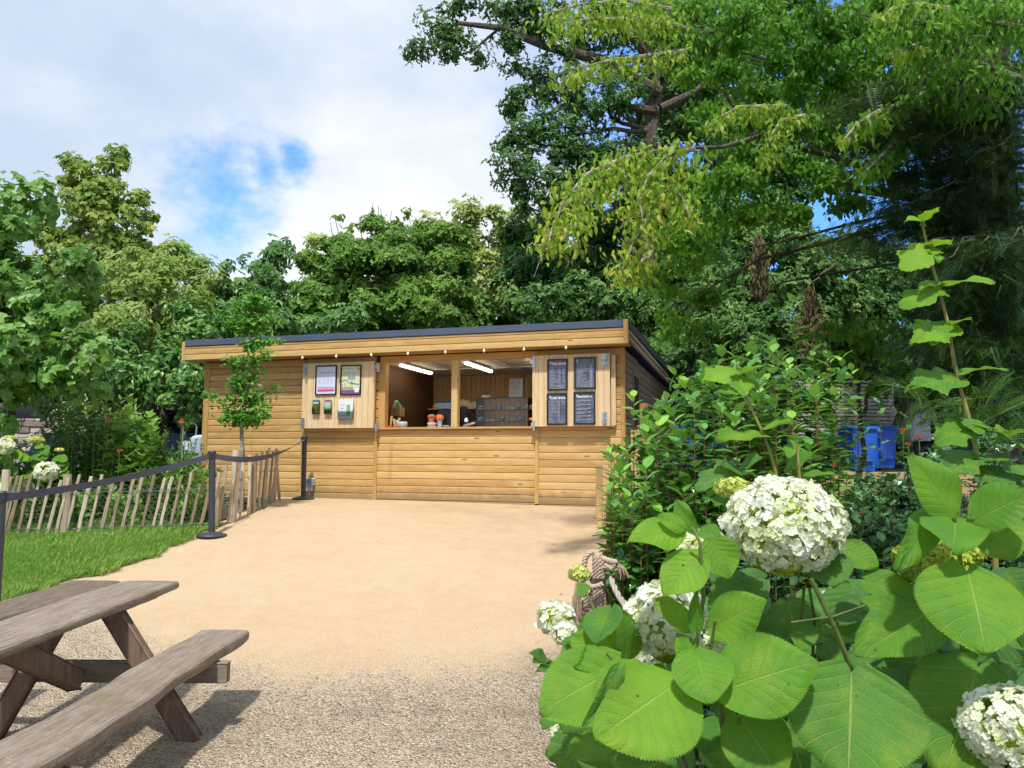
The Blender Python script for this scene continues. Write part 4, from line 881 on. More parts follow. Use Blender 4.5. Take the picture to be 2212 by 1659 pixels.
for (x, z) in ((-2.69, .375), (-2.05, .36)):
    mb = MB(); mb.tube([(x, 4.36, z), (x, 4.378, z)], .016, 6); mb.tube([(x, 4.352, z), (x, 4.3595, z)], .010, 10); obj('bolt', mb, M['steel'], t, True)

# ------------------------------------------------------------------ barrier posts and belts
posts = []
for (px, py, lab) in ((-12, 1331, 'dark grey belt barrier post cut off by the left edge of the photo'), (457, 1160, 'dark grey belt barrier post standing at the lawn edge on the sand'), (655, 1079, 'dark grey belt barrier post next to the kiosk wall')):
    g_ = G(px, py); x, y = g_[0], g_[1]; z = float(H(x, y))
    t = thing('barrier_post', lab, 'barrier post', (x, y, z), 0, 'belt barrier posts')
    mb = MB(); mb.lathe((0, 0, .0), [(.178, 0), (.182, .012), (.172, .026), (.11, .042), (.05, .055), (.045, .06)], 28); mb.smooth = True; obj('base', mb, M['post'], t)
    lean = (-.035 if px == 457 else -.01)
    mb = MB(); mb.tube([(0, 0, .05), (lean, 0, 1.02)], .040, 16); obj('pole', mb, M['post'], t)
    mb = MB(); mb.tube([(lean, 0, .945), (lean, 0, 1.03), (lean, 0, 1.045)], [.046, .047, .036], 16); mb.box(lean-.012, lean+.012, -.052, -.04, .96, 1.02); mb.box(lean-.055, lean-.042, -.014, .014, .955, 1.02); obj('cassette', mb, M['black'], t)
    posts.append(np.array([x+lean, y, z+.985]))
def ribbon(A, B, wd, sag, twist, label):
    n = 40; V = []; Fc = []
    for i in range(n):
        q = i/(n-1); P = A*(1-q)+B*q; P = P-np.array([0, 0, sag*4*q*(1-q)]); a = twist(q)
        side = np.cross(norm(B-A), [0, 0, 1]); u = math.cos(a)*np.array([0, 0, 1])+math.sin(a)*side
        w_ = wd*(1+.05*math.sin(i*1.7)); V += [P-u*w_/2, P+u*w_/2]
    for i in range(n-1): Fc.append((2*i, 2*i+1, 2*i+3, 2*i+2))
    mb = MB(); mb.add(V, Fc); me = obj('barrier_belt', mb, M['belt']); s = me.modifiers.new('s', 'SOLIDIFY'); s.thickness = .002
    tag(me, label, 'barrier belt', 'barrier belts'); return me
ribbon(posts[0], posts[1], .066, .05, lambda q: .15*math.sin(q*5), 'navy belt stretched from the left edge to the middle barrier post')
ribbon(posts[1], posts[2], .075, .16, lambda q: -.3+1.75*q**1.5, 'twisted navy belt from the middle barrier post to the post by the kiosk')

# ------------------------------------------------------------------ paling fence with wire netting
fb = G(230, 1158); t = thing('paling_fence', 'low split chestnut paling fence with leaning stakes and wire netting beside the lawn', 'fence', (fb[0], fb[1], float(H(0, fb[1]))))
line = []
ra = random.Random(5)
xz = [-60, 0, 45, 160, 255, 365, 470, 570, 680, 810, 930, 1060, 1165, 1280, 1385, 1500, 1615, 1700, 1810, 1925, 2030, 2140, 2235]
for i, q in enumerate(xz):
    px = q*.2; py = 1160 if px < 100 else 1160-(px-100)*.04; line.append((px, py, .70+ra.uniform(-.03, .04), .125))
line[-3] = (line[-3][0], line[-3][1], .58, .12)
for k, (px, py, h_, l_) in enumerate([(466, 1140, .80, .07), (489, 1133, .84, .08), (500, 1131, .86, .03), (506, 1126, .78, .0), (515, 1122, .8, .02), (534, 1112, .83, .0), (546, 1105, .82, .0), (556, 1101, .84, .02), (564, 1097, .84, .02), (571, 1094, .87, .03), (577, 1091, .80, .03), (584, 1089, .82, .08), (592, 1086, .84, -.02), (603, 1082, .80, -.09)]): line.append((px, py, h_, l_))
FP = []
for i, (px, py, h_, l_) in enumerate(line):
    g_ = G(px, py); x, y = g_[0], g_[1]+.04; z = float(H(x, y)); L = l_+ra.uniform(-.02, .02); w_ = ra.uniform(.032, .046)
    mb = MB(); pts = []; 
    for q in np.linspace(0, 1, 7): pts.append((x+L*q+ra.uniform(-.006, .006), y+.02*q+ra.uniform(-.005, .005), z-.05+(h_+.05)*q))
    mb.tube(pts, [w_*.55*ra.uniform(.85, 1.15) for _ in pts], 5, ra.random()); obj('stake', mb, M['stake'], t, True); FP.append((x, y, z, L, h_))
for (px, py, h_, w_) in ((128, 1160, .74, .055), (-8, 1162, .8, .05), (455, 1146, .62, .05), (497, 1130, .95, .05), (538, 1110, .8, .055)):
    g_ = G(px, py); x, y = g_[0], g_[1]+.10; z = float(H(x, y)); mb = MB(); mb.tube([(x, y, z-.05), (x+.01, y, z+h_*.5), (x+.0, y, z+h_)], [w_, w_*.98, w_*.9], 10); obj('fence_post', mb, M['stake'], t, True)
for hh_ in (.08, .52):
    mb = MB()
    for dd in (-.016, .016):
        pts = []
        for i, (x, y, z, L, h_) in enumerate(FP):
            pts.append((x+L*hh_/h_, y+dd*(1 if i % 2 else -1), z+hh_+.012*math.sin(i*1.9)))
        mb.tube(pts, .0022, 4)
    for (x, y, z, L, h_) in FP: 
        for j in range(3): mb.tube([(x+L*hh_/h_-.02, y-.021, z+hh_-.005+j*.006), (x+L*hh_/h_+.02, y-.021, z+hh_-.003+j*.006)], .002, 4)
    obj('twisted_wire', mb, M['steel'], t, True)
# netting
P0 = np.array(FP[0][:3])+[0, .05, 0]; mb = MB(); cell = .042
def hexnet(A, B, hgt):
    L = np.linalg.norm((B-A)[:2]); nx = int(L/(cell*1.732)); nz = int(hgt/(cell*1.5)); dirv = (B-A)/L
    def pt(u, v):
        P = A+dirv*u; return np.array([P[0], P[1]+.008*math.sin(u*9+v*20), float(H(P[0], P[1]))+v])
    V = []; Fc = []
    for j in range(nz+1):
        for i in range(nx):
            u = i*cell*1.732+(cell*.866 if j % 2 else 0); v = .03+j*cell*1.0; c = [(u, v+cell*.0), (u, v+cell*.5), (u+cell*.866, v+cell*1.0), (u-cell*.866, v+cell*1.0)]
            a0, a1 = pt(u, v), pt(u, v+cell*.55); b1, b2 = pt(u+cell*.866, v+cell), pt(u-cell*.866, v+cell)
            for (p, q) in ((a0, a1), (a1, b1), (a1, b2)):
                d = norm(q-p); s_ = np.cross(d, [0, 1, 0]); s_ = norm(s_)*.0017; k_ = len(V); V += [p-s_, p+s_, q+s_, q-s_, (p+q)/2+[0, -.002, 0]]; Fc += [(k_, k_+1, k_+4), (k_+1, k_+2, k_+4), (k_+2, k_+3, k_+4), (k_+3, k_, k_+4)]
    mb.add(V, Fc)
fa = np.array([FP[0][0]-.3, FP[0][1]+.05, 0]); fb_ = np.array([FP[22][0], FP[22][1]+.05, 0]); fc = np.array([FP[27][0], FP[27][1]+.06, 0])
hexnet(fa, fb_, .78); hexnet(fb_, fc, .78)
obj('wire_netting', mb, plain('grey_green_wire', (.26, .31, .29), .45, .5), t, True)

# ------------------------------------------------------------------ timber fence from the kiosk corner and planter edging on the right
def atH(px, py, Y): return at(px, py, Y)
p0 = K(.0, .28, 0)
t = thing('board_screen', 'upright pale timber board screen against the right corner of the kiosk', 'screen', (p0[0], p0[1], .87))
mb = MB(); x = p0[0]-.02
for k in range(4):
    mb.box(x, x+.086, p0[1]-.02-k*.02, p0[1]+.005-k*.02, .80, 2.04 if k > 0 else 1.97, c=.003); x += .09
objs('board', mb, M['sawn'], t, True)
mb = MB(); a = at(1391, 872, 10.6); mb.box(a[0]-.05, a[0]+.05, 10.55, 10.65, .7, a[2], c=.006); obj('screen_post', mb, M['trim'], t, True)
mb = MB(); mb.tube([(a[0]-.02, 10.53, a[2]-.28), (a[0]-.02, 10.53, a[2]-.19)], .035, 10); obj('latch', mb, M['steel'], t, True)
e0 = at(1310, 1085, 10.4); e1 = at(1322, 1196, 7.3)
t = thing('timber_edging', 'raised softwood edging boards and stub post along the right side of the sand', 'edging', (e1[0], e1[1], float(H(0, e1[1]))))
mb = MB(); mb.beam((e0[0]+.05, 10.8, 1.15), (e1[0]+.07, 7.2, .82), .05, .30, (1, 0, 0), c=.006); mb.beam((e0[0]+.05, 10.8, .86), (e1[0]+.07, 7.2, .52), .05, .25, (1, 0, 0), c=.006); objs('edging_board', mb, M['sleeper'], t, True)
for (px, pt_, Y, w_) in ((1300, 1013, 10.3, .15), (1313, 1005, 10.0, .14), (1318, 1108, 8.6, .12), (1324, 1140, 7.35, .1)):
    a = at(px, pt_, Y); mb = MB(); mb.box(a[0]-w_/2, a[0]+w_/2, Y-.05, Y+.05, float(H(0, Y))-.1, a[2], c=.008); obj('stub_post', mb, M['sawn'], t, True)

# ------------------------------------------------------------------ rope hung over a stake
rp = at(1282, 1360, 3.9); gz = float(H(0, 3.9))
M['rope'] = plain('hemp_rope', (.50, .39, .30), .9, noise=.2, nscale=60)
def rope(mb, pts, rad=.014, tw=120):
    """three twisted strands following pts"""
    pts = np.array(pts, float); dense = []
    for i in range(len(pts)-1):
        p0_, p1, p2, p3 = pts[max(i-1, 0)], pts[i], pts[i+1], pts[min(i+2, len(pts)-1)]
        n_ = max(3, int(np.linalg.norm(p2-p1)/.007))
        for q in np.linspace(0, 1, n_, endpoint=False): dense.append(.5*((2*p1)+(-p0_+p2)*q+(2*p0_-5*p1+4*p2-p3)*q*q+(-p0_+3*p1-3*p2+p3)*q**3))
    dense.append(pts[-1]); D = np.array(dense); s_ = np.concatenate([[0], np.cumsum(np.linalg.norm(np.diff(D, axis=0), axis=1))])
    T = norm(np.gradient(D, axis=0)); A = norm(np.cross(T, np.array([.2, 1, .1]))); Bn = np.cross(T, A)
    for k in range(3):
        ph = s_*tw+k*2*PI/3; C_ = D+rad*.52*(np.cos(ph)[:, None]*A+np.sin(ph)[:, None]*Bn); mb.tube(list(C_), rad*.56, 6)
t = thing('coiled_rope', 'thick hemp rope looped in a hank over a thin stake at the bed edge', 'rope', (rp[0], rp[1], gz))
Yr = 3.9
def R3(px, py, dy=0): return at(px, py, Yr+dy)
mb = MB()
for k, (a, b, c, ybot) in enumerate(((1286, 1292, 1281, 1362), (1294, 1296, 1290, 1356), (1301, 1299, 1299, 1344))):
    rope(mb, [R3(a, ybot-120), R3(a-2, ybot-60), R3(a-5, ybot), R3(a+2, ybot+6, .02), R3(a+3, ybot-30, .03), R3(a+2, 1240, .03), R3(b, 1204+k, .0), R3(b-6, 1198+k, -.02), R3(a-1, 1215, -.03), R3(a, 1250, -.03)], .0135)
rope(mb, [R3(1296, 1202), R3(1280, 1193, -.02), R3(1266, 1204, -.03), R3(1262, 1235, -.04), R3(1265, 1275, -.03), R3(1266, 1310, -.02)], .0145)
rope(mb, [R3(1266, 1260, -.05), R3(1280, 1268, -.06), R3(1302, 1262, -.05)], .0135)
rope(mb, [R3(1300, 1206, -.02), R3(1318, 1212, -.04), R3(1330, 1216, -.05), R3(1322, 1228, -.04), R3(1306, 1222, -.04)], .016)
obj('hank', mb, M['rope'], t, True, True)
mb = MB(); ra = random.Random(4)
for k in range(46):   # frayed ends
    a0 = R3(1248+ra.uniform(-4, 4), 1262+ra.uniform(-6, 4)); e_ = R3(1246+ra.uniform(-16, 12), 1345+ra.uniform(-14, 14), ra.uniform(-.03, .03)); mb.tube([a0, (a0+e_)/2+[ra.uniform(-.012, .012), 0, .02], e_], [.004, .0035, .002], 4)
for k in range(34):
    a0 = R3(1333+ra.uniform(-4, 3), 1218+ra.uniform(-4, 5)); e_ = R3(1340+ra.uniform(-14, 22), 1245+ra.uniform(-6, 9), ra.uniform(-.03, .03)); mb.tube([a0, (a0+e_)/2+[.01, 0, .01], e_], [.0045, .0035, .002], 4)
obj('frayed_end', mb, plain('frayed_rope', (.44, .34, .22), .95, noise=.3, nscale=80), t, True)
mb = MB(); rope(mb, [R3(1318, 1245), R3(1330, 1275, -.2), R3(1345, 1300, -.4), R3(1366, 1328, -.7), R3(1400, 1350, -1.0)], .014, 20); obj('trailing_rope', mb, plain('pale_rope', (.40, .35, .30), .9), t, True, True)
mb = MB(); mb.tube([(R3(1314, 1400)[0], Yr+.05, gz-.05), R3(1311, 1300, .05), R3(1290, 1200, .03)], .011, 7); obj('stake', mb, plain('rusty_iron', (.16, .06, .03), .8, noise=.5), t, True)
def GR(px, py, dz=.015): g_ = G(px, py); return np.array([g_[0], g_[1], float(H(g_[0], g_[1]))+dz])
g_ = G(1240, 1640); t = thing('ground_rope', 'loose loop of hemp rope lying on the gravel at the foot of the bed', 'rope', (g_[0], g_[1], 0))
mb = MB(); rope(mb, [GR(1292, 1540, .25), GR(1287, 1580, .10), GR(1275, 1612, .03), GR(1255, 1632), GR(1225, 1637), GR(1200, 1640), GR(1189, 1650), GR(1200, 1664), GR(1240, 1668), GR(1290, 1672)], .011, 70); obj('loop', mb, M['rope'], t, True, True)

# ------------------------------------------------------------------ bins, slatted fence, shed behind the right bed
def bin_(px, py, Y, label, h_=1.0, w_=.55, rot=0, mat_=None):
    a = at(px, py, Y); t = thing('wheelie_bin', label, 'bin', (a[0], Y, a[2]-h_), rot, 'blue wheelie bins'); mat_ = mat_ or M['blue']
    mb = MB(); k = .80; V = []
    for (z, s_) in ((.05, k), (h_-.10, 1), ):
        V += [(-w_/2*s_, -w_*.6*s_, z), (w_/2*s_, -w_*.6*s_, z), (w_/2*s_, w_*.6*s_, z), (-w_/2*s_, w_*.6*s_, z)]
    mb.add(V, [(3, 2, 1, 0), (4, 5, 6, 7), (0, 1, 5, 4), (1, 2, 6, 5), (2, 3, 7, 6), (3, 0, 4, 7)])
    mb.box(-w_*.28, w_*.28, -w_*.6-.012, -w_*.55, .25, h_-.25, c=.005)
    o = obj('body', mb, mat_, t); b = o.modifiers.new('b', 'BEVEL'); b.width = .02; b.segments = 2
    mb = MB(); mb.box(-w_/2-.03, w_/2+.03, -w_*.6-.03, w_*.6+.03, h_-.105, h_-.06, c=.01); obj('rim', mb, mat_, t)
    mb = MB(); mb.prism([(-w_*.6-.05, h_-.059), (w_*.6+.04, h_-.059), (w_*.6+.02, h_-.01), (0, h_+.01), (-w_*.6-.04, h_-.03)], -w_/2-.035, w_/2+.035, 'x'); obj('lid', mb, mat_, t)
    for s_ in (-1, 1):
        mb = MB(); mb.tube([(s_*w_*.36, w_*.5, .1), (s_*w_*.44, w_*.5, .1)], .1, 14); obj('wheel', mb, M['black'], t)
    mb = MB(); mb.tube([(-w_*.3, w_*.72, h_-.1), (w_*.3, w_*.72, h_-.1)], .016, 8); obj('handle', mb, mat_, t)
bin_(1850, 921, 16.4, 'blue wheelie bin seen clearly between the shrubs at the right', rot=.1)
bin_(1893, 919, 17.3, 'blue wheelie bin half hidden by holly behind the clearest bin', rot=.15)
bin_(1477, 893, 14.2, 'blue wheelie bin glimpsed through the glossy laurel shrub nearest the kiosk', rot=-.1)
bin_(1535, 935, 14.5, 'blue wheelie bin hidden low behind the middle of the laurel shrub', rot=0)
a = at(1803, 990, 16.0); t = thing('recycling_box', 'low dark green recycling box left of the clearest blue bin', 'box', (a[0], 16.0, a[2]-.3)); mb = MB(); mb.add([(-.22, -.16, 0), (.22, -.16, 0), (.22, .16, 0), (-.22, .16, 0), (-.28, -.2, .3), (.28, -.2, .3), (.28, .2, .3), (-.28, .2, .3)], [(3, 2, 1, 0), (4, 5, 6, 7), (0, 1, 5, 4), (1, 2, 6, 5), (2, 3, 7, 6), (3, 0, 4, 7)]); obj('body', mb, plain('dark_green_plastic', (.015, .06, .045), .4), t)
mb = MB(); mb.box(-.29, .29, -.21, .21, .301, .325, c=.008); obj('lid', mb, plain('pale_blue_lid', (.25, .45, .50), .4), t)
a0, a1 = at(1640, 819, 19.0), at(1930, 819, 19.0)
t = thing('slatted_fence', 'tall silver-grey horizontal slatted fence behind the blue bins', 'fence', (a0[0], 19.0, a0[2]-1.7))
mb = MB(); mb2 = MB()
for k in range(17): z = a0[2]-.05-k*.092; mb.box(a0[0], a1[0], 19.0, 19.025, z-.032, z+.032, c=.003)
for x in (a0[0]+.05, (a0[0]+a1[0])/2, a1[0]-.05): mb2.box(x-.045, x+.045, 19.03, 19.12, a0[2]-1.8, a0[2], c=.004)
obj('slat_panel', mb, M['slat'], t, True); objs('fence_post', mb2, M['slat'], t, True)
a0, a1 = at(1560, 1016, 15.4), at(2300, 1016, 15.4)
t = thing('sleeper_wall', 'pale timber sleeper retaining edge in front of the blue bins', 'retaining wall', (a0[0], 15.4, a0[2]-.4)); mb = MB()
for k in range(4): mb.box(a0[0]-k*.02, a1[0]+k*.03, 15.4, 15.5, a0[2]-.02-k*.145-.135, a0[2]-.02-k*.145, c=.006)
objs('sleeper', mb, M['sleeper'], t, True)
a0 = at(1560, 1018, 15.45); V = [(a0[0]-.6, 15.45, a0[2]), (a0[0]+12, 15.45, a0[2]), (a0[0]+14, 22, a0[2]), (a0[0]-.6, 22, a0[2])]
mb = MB(); mb.add([tuple(v) for v in V], [(0, 1, 2, 3)]); structure(obj('yard', mb, M['soil']))
a0 = at(1960, 868, 18.0); a1 = at(2003, 925, 18.0)
t = thing('white_cabinet', 'grey-white cabinet with a dark sloping brace beside the slatted fence', 'cabinet', (a0[0], 18.0, a1[2]-.3)); mb = MB(); mb.box(a0[0]+.04, a0[0]+.52, 18.0, 18.4, a1[2]-.3, a0[2], c=.01); obj('body', mb, plain('shaded_white_panel', (.5, .5, .58), .5), t, True); mb = MB(); mb.box(a0[0]+.1, a0[0]+.47, 17.985, 17.998, a1[2]-.2, a0[2]-.06, c=.004); obj('door', mb, plain('cabinet_door', (.55, .55, .62), .5), t, True); mb = MB(); mb.beam((a0[0]-.42, 17.95, a1[2]-.2), (a0[0]-.02, 17.95, a0[2]+.1), .16, .07); obj('brace', mb, M['darkwall'], t, True)

# ------------------------------------------------------------------ stone wall, parked cars behind the left border
def stonewall(label, pxa, pxb, pyt, Y, hgt):
    a0, a1 = at(pxa, pyt, Y), at(pxb, pyt, Y); t = thing('stone_wall', label, 'wall', ((a0[0]+a1[0])/2, Y, a0[2]-hgt)); mb = MB(); ra = random.Random(int(pxa)); z = a0[2]-hgt
    while z < a0[2]:
        h_ = ra.uniform(.06, .13); x = a0[0]-ra.random()*.2
        while x < a1[0]:
            l_ = ra.uniform(.15, .45); d_ = ra.uniform(-.03, .02); mb.box(x+.006, min(x+l_, a1[0])-.004, Y+d_, Y+.3, z+.004, min(z+h_, a0[2]+.02)-.004, ra.random(), .012); x += l_
        z += h_
    obj('stonework', mb, M['stone'], t, True)
stonewall('pinkish dry stone wall behind the plants at the left edge', -120, 140, 905, 15.5, 1.6)
stonewall('pale dry stone wall behind the border just left of the kiosk', 140, 470, 902, 17.5, 1.8)
def car(label, col, x, y, z, rz):
    t = thing('parked_car', label, 'car', (x, y, z), rz, 'cars parked behind the border')
    prof = [(-2.05, .35), (-2.1, .62), (-1.95, .86), (-1.15, .95), (-.55, 1.36), (.75, 1.42), (1.55, .98), (2.0, .90), (2.08, .55), (2.02, .32), (1.72, .28), (1.62, .5), (1.3, .62), (.98, .5), (.88, .26), (-.92, .26), (-1.0, .48), (-1.32, .62), (-1.64, .48), (-1.74, .28)]
    body = [(a, b) for a, b in prof if b < 1.0]
    def loft(pr, ys, sc): pass
    mb = MB(); lower = [(-2.05, .35), (-2.1, .62), (-1.95, .86), (-1.15, .95), (1.55, .97), (2.0, .90), (2.08, .55), (2.02, .32), (1.72, .28), (1.62, .5), (1.3, .62), (.98, .5), (.88, .26), (-.92, .26), (-1.0, .48), (-1.32, .62), (-1.64, .48), (-1.74, .28)]
    mb.prism(lower, -.83, .83); o = obj('body', mb, col, t); b = o.modifiers.new('b', 'BEVEL'); b.width = .06; b.segments = 3; b.limit_method = 'ANGLE'
    V = [(-1.15, -.78, .955), (1.5, -.78, .975), (.75, -.62, 1.42), (-.5, -.62, 1.38), (-1.15, .78, .955), (1.5, .78, .975), (.75, .62, 1.42), (-.5, .62, 1.38)]
    mb = MB(); mb.add(V, [(0, 1, 2, 3), (7, 6, 5, 4), (0, 3, 7, 4), (1, 5, 6, 2)]); obj('window', mb, plain('car_glass', (.02, .025, .03), .08), t)
    mb = MB(); mb.box(-.5, .75, -.63, .63, 1.405, 1.45, c=.015); o = obj('roof', mb, col, t)
    for sx in (-1.32, 1.3):
        for sy in (-.86, .64): mb = MB(); mb.tube([(sx, sy, .32), (sx, sy+.22, .32)], .32, 20); w_ = obj('wheel', mb, M['black'], t); mb = MB(); mb.tube([(sx, sy-.005, .32), (sx, sy+.225, .32)], .19, 16); obj('rim', mb, M['steel'], w_)
    for sy in (-.6, .6): mb = MB(); mb.tube([(-2.06, sy-.12, .70), (-2.1, sy, .71), (-2.06, sy+.12, .70)], .06, 8); obj('headlight', mb, M['ceramic'], t)
ca = at(450, 940, 15.5); car('pale silver-white car nosing out from behind the left end of the kiosk', plain('silver_white_paint', (.50, .60, .75), .2, noise=.02), ca[0]+1.85, 15.6, ca[2]-.9, .25)
ca = at(350, 940, 16.2); car('dark blue car seen as a strip of bonnet through the border plants', plain('dark_blue_paint', (.015, .05, .11), .2, noise=.02), ca[0]-.2, 16.3, ca[2]-.93, .15)
a = at(398, 918, 15.0); t = thing('white_hurdle', 'small white tubular rail in front of the stone wall', 'rail', (a[0], 15.0, a[2]-.9)); mb = MB()
mb.tube([(-.02, 0, 0), (-.02, 0, .88), (.04, 0, .95), (.18, 0, .95), (.24, 0, .88), (.24, 0, 0)], .016, 8); obj('tube_frame', mb, M['white'], t)
# ------------------------------------------------------------------ trees
def crown_pts(blobs, size, cov, clr, df=.8, front=.55, rmin=.45, dome=1):
    """cluster centres over ellipsoids, then leaves in domes round each"""
    Ps, Ds, Cs, Rn = [], [], [], []
    for bl in blobs:
        px, py, rx, ry, Y = bl[:5]; cen = at(px, py, Y); RX, RZ = rx*Y/F, ry*Y/F; RY = min(RX, RZ)*df if len(bl) < 6 else bl[5]
        area = PI*RX*RZ; nc = max(4, int(area/(PI*clr*clr)*2.6)); d = rng.normal(0, 1, (nc, 3)); d = norm(d)
        flip = (d[:, 1] > .1) & (rng.random(nc) < front); d[flip, 1] *= -1
        rad = rmin+(1.05-rmin)*rng.random(nc)**.55; lump = 1+.13*np.sin(d[:, 0]*7+px)+.13*np.sin(d[:, 2]*8+py)
        c = cen+d*[RX, RY, RZ]*(rad*lump)[:, None]
        nl = max(5, int(cov*area/(.34*size*size)/nc)); ld = norm(rng.normal(0, 1, (nc, nl, 3))); ld[..., 2] = np.where(rng.random(ld.shape[:2]) < dome*.8, np.abs(ld[..., 2])*1.1-.35, ld[..., 2])
        r_ = clr*rng.uniform(.55, 1.35, (nc, 1, 1))*(.25+.8*rng.random((nc, nl, 1))**.6)
        p = c[:, None, :]+ld*r_*[1, 1, .82]
        nrmv = norm(ld*.9+d[:, None, :]*.5+[0, -.15, .55]+rng.normal(0, .38, ld.shape))
        Ps.append(p.reshape(-1, 3)); Ds.append(nrmv.reshape(-1, 3)); Cs.append(c)
        Rn.append((np.repeat(rng.random(nc)*.42, nl)+rng.random(nc*nl)*.5+.04))
    return np.concatenate(Ps), np.concatenate(Ds), np.concatenate(Cs), np.concatenate(Rn)
def leaves_at(name, P, N, rn, tmpl, size, mt, parent, droop=.35, vary=.35):
    n = len(P); y = rng.normal(0, 1, (n, 3)); y[:, 2] -= droop; y = y-N*(y*N).sum(1, keepdims=True)*.85
    return scatter(name, tmpl, P-norm(y)*size*.4, y, N, size*rng.uniform(1-vary, 1+vary, n), rn, mt, parent)
def limb(mb, A, B, r0, r1, seed, wob=.08, n=7, sag=0):
    ra = random.Random(seed); A = np.asarray(A, float); B = np.asarray(B, float); L = np.linalg.norm(B-A); pts = []
    for i in range(n):
        q = i/(n-1); w_ = L*wob*math.sin(PI*q); pts.append(A*(1-q)+B*q+np.array([ra.uniform(-1, 1), ra.uniform(-1, 1), ra.uniform(-.4, 1)])*w_*.6+[0, 0, L*sag*4*q*(1-q)])
    mb.tube(pts, [r0+(r1-r0)*(i/(n-1))**.8 for i in range(n)], 8); return pts
def tree(label, blobs, mt, tmpl, size, cov, clr, trunk, cat='tree', name='tree', nl=14, group=None, bark=None, tr=.2, df=.8, droop=.35, rmin=.45, front=.55, dome=.4):
    """trunk: (px foot, Y foot, px top, py top)"""
    pxf, Yf, pxt, pyt = trunk; f0 = at(pxf, 1000, Yf); z0 = float(H(f0[0], Yf)); t = thing(name, label, cat, (f0[0], Yf, z0), 0, group)
    P, N, C_, rn = crown_pts(blobs, size, cov, clr, df, front, rmin, dome); leaves_at('crown', P, N, rn, tmpl, size, mt, t, droop)
    top = at(pxt, pyt, Yf); mb = MB(); base = np.array([f0[0], Yf, z0-.1]); pts = limb(mb, base, top, tr, tr*.4, int(pxf), .04)
    sel = C_[rng.permutation(len(C_))[:nl]]
    for i, c in enumerate(sel):
        st = pts[min(len(pts)-1, 2+i % (len(pts)-2))]; limb(mb, st, c, tr*.2, tr*.05, i, .12)
    obj('trunk', mb, bark or M['bark'], t, True); return t, pts

# far-off wood filling the gaps low behind everything
P, N, C_, rn = crown_pts([(100, 760, 260, 150, 30), (420, 780, 260, 130, 30), (760, 760, 260, 120, 31), (1100, 720, 260, 150, 31), (1400, 640, 260, 220, 29), (1700, 670, 240, 170, 27), (1560, 400, 160, 200, 28), (1500, 120, 130, 160, 28), (1950, 740, 260, 160, 25), (2250, 700, 260, 330, 24), (1800, 900, 400, 120, 22)], .26, 4.6, .8, .5)
o = leaves_at('far_wood', P, N, rn, T_TUFT, .36, M['l_dark'], None); o['kind'] = 'stuff'; o['label'] = 'dark mass of far-off woodland behind the separate trees'; o['category'] = 'woodland'

tree('tall sycamore with yellow-green lobed leaves rising above the left hedge', [(225, 400, 52, 60, 20), (190, 430, 50, 60, 20), (180, 490, 95, 80, 20), (270, 480, 80, 80, 20), (215, 560, 110, 60, 20), (130, 560, 70, 60, 20),  (310, 510, 45, 45, 20), (365, 560, 45, 45, 20), (150, 380, 28, 40, 20), (240, 360, 26, 34, 20.2)], M['l_maple'], T_MAPLE, .20, 5.2, .34, (230, 20.5, 225, 420))
tree('broad light green feathery shrub-tree left of the chestnut', [(330, 650, 120, 110, 17), (250, 700, 110, 110, 16.6), (420, 650, 60, 90, 17.5), (370, 590, 80, 55, 18), (440, 590, 40, 40, 18), (280, 600, 80, 60, 17.5), (410, 720, 60, 60, 17)], M['l_light'], T_LANCE, .17, 6.5, .38, (330, 17.5, 330, 620), tr=.12)
tree('ivy-clad evergreen mass directly left of the kiosk roof', [(350, 830, 110, 90, 15.2), (250, 810, 90, 90, 15), (410, 760, 50, 110, 15.4), (150, 850, 110, 70, 14.6)], M['l_ivy'], T_OVAL, .13, 6.5, .30, (350, 15.6, 350, 760), tr=.12)
tree('chestnut with palmate leaves above the left end of the kiosk roof', [(590, 600, 45, 60, 18), (540, 660, 75, 65, 18), (620, 680, 70, 55, 18), (485, 610, 22, 50, 18), (470, 680, 50, 60, 17.6), (600, 545, 20, 28, 18.2), (700, 700, 80, 40, 17.5), (560, 710, 110, 45, 17.3)], M['l_chest'], T_PALM, .30, 4.8, .36, (570, 18.6, 580, 600), tr=.12)
tree('wide rounded dark green tree with domed clumps behind the kiosk roof', [(840, 620, 190, 110, 24), (760, 560, 70, 45, 24), (840, 520, 100, 40, 24), (960, 620, 95, 80, 23.6), (700, 650, 80, 80, 23), (850, 690, 200, 60, 22), (1000, 680, 60, 50, 22.5), (790, 600, 80, 60, 22), (900, 540, 90, 60, 23.6), (680, 580, 50, 60, 24), (930, 680, 110, 60, 21.5), (730, 700, 100, 50, 21.5), (850, 620, 150, 90, 23)], M['l_dome'], T_TUFT, .20, 6.0, .50, (850, 25, 850, 560), rmin=.8, droop=.6, dome=.9)
tree('pale yellowing tree rising behind the rounded dark tree', [(960, 515, 80, 60, 29), (1050, 500, 70, 70, 29), (910, 500, 40, 30, 29), (1100, 490, 40, 50, 29), (1010, 620, 90, 80, 29.5), (700, 560, 40, 50, 28), (1090, 620, 70, 90, 29)], M['l_yellow'], T_TUFT, .32, 5, .6, (1010, 31, 1010, 560))
